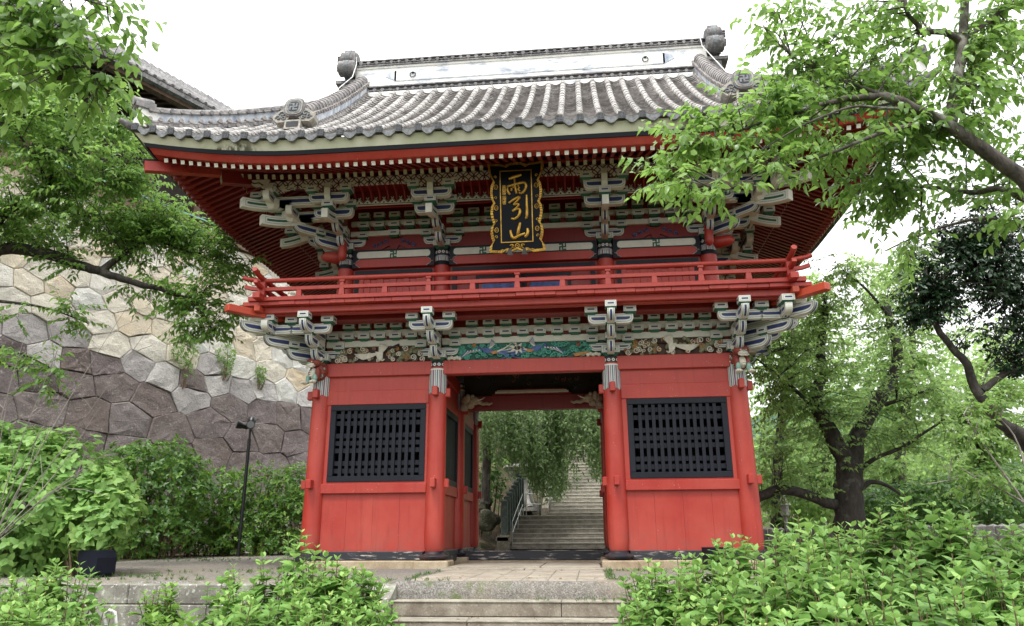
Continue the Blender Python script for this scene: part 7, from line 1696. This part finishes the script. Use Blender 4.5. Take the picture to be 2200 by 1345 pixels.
# ================================================================== weeping tree behind the gate
def weeping(label, rootp, spots, seed):
    rng = np.random.default_rng(seed); root = Vector(rootp); t = thing('weeping_tree', label, 'weeping tree', root); mb = MB(); fo = Foliage()
    top = root + Vector((.3, .2, 5.2)); mb.tube([Vector((0, 0, -.3)), Vector((.06, 0, 1.2)), Vector((-.02, .1, 2.6)), top - root], [.17, .14, .12, .08], 8, 0)
    for (px, pt, pb, Y, n) in spots:
        for i in range(int(n * 1.9)):
            x = px + rng.normal(0, 22); y0 = pt + rng.uniform(-25, 10); y1 = pb - abs(rng.normal(0, 30)); yy = Y + rng.normal(0, .5); a = np.array(at(x, y0, yy)); z1 = at(x, y1, yy).z; ln = max(.4, a[2] - z1); k = 9
            sw = rng.normal(0, .22, 2); P = [a + np.array((sw[0] * math.sin(2.2 * s), sw[1] * math.sin(2 * s), -ln * s)) for s in np.linspace(0, 1, k)]
            mb.tube([Vector(p) - root for p in P], [.007 * (1 - .08 * j) for j in range(k)], 4, 1, cap=False)
            if i % 3 == 0: m = (Vector(a) + top) / 2 + Vector((0, 0, .5)); Q = smooth_path([top, m, Vector(a)], 4); mb.tube([q - root for q in Q], [.03 - .0025 * j for j in range(len(Q))], 5, 1, cap=False)
            nl = int(ln * 26); s = rng.uniform(.05, 1, nl); idx = np.minimum((s * (k - 1)).astype(int), k - 2); f = (s * (k - 1) - idx)[:, None]; PA = np.array(P); pos = PA[idx] * (1 - f) + PA[idx + 1] * f
            D = rng.normal(0, .7, (nl, 3)) + np.array((0, 0, -.6)); N = rng.normal(0, .8, (nl, 3)) + np.array((0, -.5, .8)); pos = pos + rng.normal(0, .09, (nl, 3)); fo.add(pos - np.array(root), D, N, .19 * rng.uniform(.5, 1.1, nl), .07 * np.ones(nl), np.clip(.5 + rng.normal(0, .25, nl), 0, 1), fine=False, droop=.2)
    mb.build('trunk', [BARK, TWIG], t); fo.build('crown', WEEP, t, (0, 0, 0))
weeping('weeping cherry trailing long leafy strands in front of the back stairs', at(1042, 1062, 10.5), [(1045, 862, 960, 9.5, 12), (1075, 858, 990, 10, 14), (1105, 856, 1005, 10.5, 16), (1135, 855, 1020, 11, 18), (1160, 855, 1060, 11.5, 18), (1185, 855, 1080, 12, 20), (1205, 853, 1010, 12.5, 16), (1225, 850, 955, 13, 12), (1090, 858, 960, 12, 14), (1250, 850, 935, 13, 10), (1278, 848, 1010, 12, 20), (1290, 848, 1045, 11.5, 14), (1255, 846, 950, 11.5, 16), (1220, 846, 945, 11.5, 14), (1265, 846, 975, 10.5, 12), (1060, 860, 930, 13, 12), (1150, 856, 980, 14, 14), (1120, 856, 985, 12, 14), (1100, 858, 950, 11, 12), (1140, 856, 960, 12, 12)], 81)
# ================================================================== trees beyond
FT = dict(L=.21, W=.10, nleaf=11, ln=.9, fine=False, droop=.4, hang=.3, sec=12, bn=6, dens=2.3)
def far_tree(label, limbs, clusters, seed, lm=FAR, **kw):
    a = dict(FT); a.update(kw); tree('woodland_tree', label, 'tree', limbs, clusters, lm, BARK, seed=seed, group='trees beyond the gate', **a)
far_tree('pale green tree just behind the gate balcony corner at right', [(line([(1670, 1140, 9), (1672, 980, 9), (1690, 800, 9), (1720, 640, 9)]), .22, .05)], [ell(1700, 600, 9, 80, 70, 34, .75), ell(1660, 720, 9, 70, 70, 34, .7), ell(1760, 720, 9.5, 80, 70, 36, .65), ell(1690, 850, 9, 90, 70, 38, .6), ell(1670, 960, 9, 70, 60, 30, .55)], 91)
far_tree('leafy tree behind the forked cherry, under the white sky gap', [(line([(1930, 1140, 11), (1935, 960, 11), (1960, 760, 11), (1950, 600, 11)]), .25, .05)], [ell(1880, 600, 11, 110, 70, 46, .8), ell(1980, 570, 11, 90, 60, 36, .7), ell(1900, 720, 11, 120, 80, 50, .6), ell(2010, 690, 11, 80, 50, 30, .6), ell(1870, 850, 11, 120, 90, 54, .45), ell(1990, 830, 11, 110, 80, 48, .5), ell(1900, 980, 11, 130, 70, 50, .4)], 92)
far_tree('fuller tree behind the bent evergreen trunk', [(line([(2110, 1140, 7), (2110, 1000, 7), (2090, 880, 7)]), .18, .05)], [ell(2100, 860, 7, 100, 70, 44, .6), ell(2190, 900, 7, 80, 90, 40, .55), ell(2060, 960, 7, 100, 70, 44, .5), ell(2160, 1030, 7, 100, 70, 44, .5), ell(2190, 780, 7.5, 60, 60, 24, .65), ell(2090, 780, 8, 60, 40, 18, .7)], 93)
far_tree('broad tree low behind the gate corner and the cherry trunk', [(line([(1770, 1140, 15), (1775, 1000, 15), (1780, 880, 15)]), .25, .07)], [ell(1720, 880, 15, 110, 90, 46, .5), ell(1840, 930, 15, 110, 90, 46, .45), ell(1740, 1020, 15, 130, 70, 46, .55), ell(1880, 1060, 15, 110, 60, 40, .4), ell(1660, 1000, 15, 70, 90, 30, .6), ell(2000, 1040, 15, 110, 70, 40, .45)], 94)
far_tree('distant tree at the far right edge of the wood', [(line([(2240, 1140, 18), (2230, 900, 18), (2220, 760, 18)]), .3, .08)], [ell(2190, 720, 18, 90, 60, 26, .7), ell(2120, 690, 20, 60, 30, 12, .7), ell(2230, 860, 18, 100, 110, 40, .6), ell(2120, 900, 19, 110, 90, 40, .55), ell(2030, 740, 20, 90, 40, 20, .7), ell(2040, 900, 20, 100, 100, 40, .55), ell(2200, 1040, 18, 100, 70, 34, .5)], 95)
far_tree('hillside tree seen through the gate, above the weeping strands', [(line([(1080, 1010, 19), (1085, 900, 19), (1100, 800, 19)]), .2, .06)], [ell(1080, 880, 19, 80, 60, 34, .5), ell(1170, 880, 20, 70, 50, 30, .5), ell(1060, 980, 18, 50, 60, 26, .35), ell(1130, 960, 19, 60, 50, 26, .3)], 96, FAR)
far_tree('hillside tree to the right of the top of the back stairs', [(line([(1330, 1010, 22), (1320, 900, 22), (1300, 820, 22)]), .2, .06)], [ell(1290, 880, 22, 60, 60, 30, .5), ell(1240, 900, 25, 50, 40, 22, .45), ell(1330, 960, 20, 50, 80, 26, .5), ell(1200, 890, 25, 40, 60, 18, .4), ell(1250, 915, 21, 35, 28, 22, .5), ell(1285, 930, 18, 26, 45, 22, .5), ell(1180, 930, 17, 30, 30, 16, .5)], 97, FAR)
wood = thing('forest_edge', 'dense far-off mass of woodland behind the trees on the right', 'woodland', at(1900, 1137, 40)); wood['kind'] = 'stuff'; rng = np.random.default_rng(99); fo = Foliage()
for (px, py, Y, rx, ry) in ((1640, 820, 40, 120, 220), (1760, 850, 42, 140, 200), (1900, 880, 38, 160, 170), (2040, 900, 40, 150, 160), (2180, 900, 36, 150, 180), (1700, 1040, 30, 150, 110), (1900, 1050, 30, 160, 100), (2100, 1050, 30, 180, 100), (1000, 900, 34, 120, 120), (1250, 880, 36, 140, 90)):
    c = at(px, py, Y); s = (c - CAMP).length / FPX; n = int(rx * ry / 16); q = unit(rng.normal(0, 1, (n, 3))) * rng.uniform(.3, 1, (n, 1)) ** .5; O = np.array(c) + q * np.array((rx * s, rx * s * .6, ry * s)); O[:, 2] = np.maximum(O[:, 2], .2)
    fo.add(O - np.array(wood.location), rng.normal(0, 1, (n, 3)) + np.array((0, 0, -.3)), rng.normal(0, .6, (n, 3)) + np.array((0, 0, 1)), .5 * rng.uniform(.6, 1.1, n), .26 * np.ones(n), np.clip(.45 + rng.normal(0, .22, n) + .2 * q[:, 2], 0, 1), fine=False)
o = fo.build('foliage', FAR, wood, (0, 0, 0)); o['kind'] = 'stuff'

# ================================================================== litter and weeds on the forecourt and steps
rng = np.random.default_rng(123); fo = Foliage(); n = 420
x = rng.uniform(-8, 8, n); y = np.concatenate([rng.uniform(-3.9, 6, 300), rng.uniform(-3.88, -3.5, 40), -4.0 - .4 * rng.integers(0, 5, 80) - rng.uniform(-.05, .3, 80)]); z = ground_z(x, y) + .012
stp = y < -3.93; x[300:] = rng.uniform(-1.35, 1.7, 120); k = np.clip(np.floor((-3.92 - y) / .4) + 1, 0, 6); z = np.where(stp, .095 - .198 * k + .008, z); z = np.where((np.abs(x - .1) < 1.5) & (y > -3.9) & (y < 2), .14 + .012 * (y > -.95), z)
ok = ~((np.abs(x) < 4.4) & (y > -.4) & (y < 5)); x, y, z = x[ok], y[ok], z[ok]; n = len(x)
fo.add(np.stack([x, y, z], 1), np.stack([rng.normal(0, 1, n), rng.normal(0, 1, n), rng.uniform(0, .15, n)], 1), np.array((0, 0, 1.0)) + rng.normal(0, .2, (n, 3)), rng.uniform(.03, .075, n), rng.uniform(.015, .035, n), rng.uniform(0, 1, n), fine=False, droop=.05)
LITTER = leaf_mat('dry_leaf', (.05, .03, .018), (.14, .08, .035), (.28, .19, .06), .1, .7, .2)
o = fo.build('fallen_leaves', LITTER, None, (0, 0, 0)); tag(o, 'scattered dry leaves on the gravel, paving and steps', 'leaf litter', kind='stuff')
fo = Foliage(); P = []
for (cx, cy, n, sx, sy) in ((-5.5, -3.8, 60, 1.6, .05), (-3.2, -3.82, 40, .8, .04), (-6.0, -2.9, 40, .4, .25), (-5.0, -1.6, 50, 1.2, .3), (2.6, -3.7, 40, .6, .1), (-1.38, -2.6, 26, .03, .8), (1.5, -2.4, 30, .04, .9), (1.9, -1.2, 20, .2, .1), (-4.6, -.3, 26, .2, .15), (-8.5, 4.5, 90, 1.5, .5), (-1.2, -3.99, 10, .5, .02), (1.1, -4.36, 10, .4, .02)):
    P.append(np.stack([cx + rng.normal(0, sx, n), cy + rng.normal(0, sy, n)], 1))
P = np.concatenate(P); Z = ground_z(P[:, 0], np.maximum(P[:, 1], -3.9)); Z = np.where(P[:, 1] < -4.2, -.1, Z)
for (px_, py_), z_ in zip(P, Z):
    m = 6; fo.add(np.tile((px_, py_, z_), (m, 1)) + rng.normal(0, .012, (m, 3)) * (1, 1, 0), np.stack([rng.normal(0, .5, m), rng.normal(0, .5, m), rng.uniform(.5, 1, m)], 1), rng.normal(0, 1, (m, 3)), rng.uniform(.03, .09, m), rng.uniform(.006, .014, m), rng.uniform(.2, 1, m), fine=False, droop=.3)
o = fo.build('weeds', CHERRY_DK, None, (0, 0, 0)); tag(o, 'small weeds and grass tufts growing from the gravel and joints', 'weeds', kind='stuff')
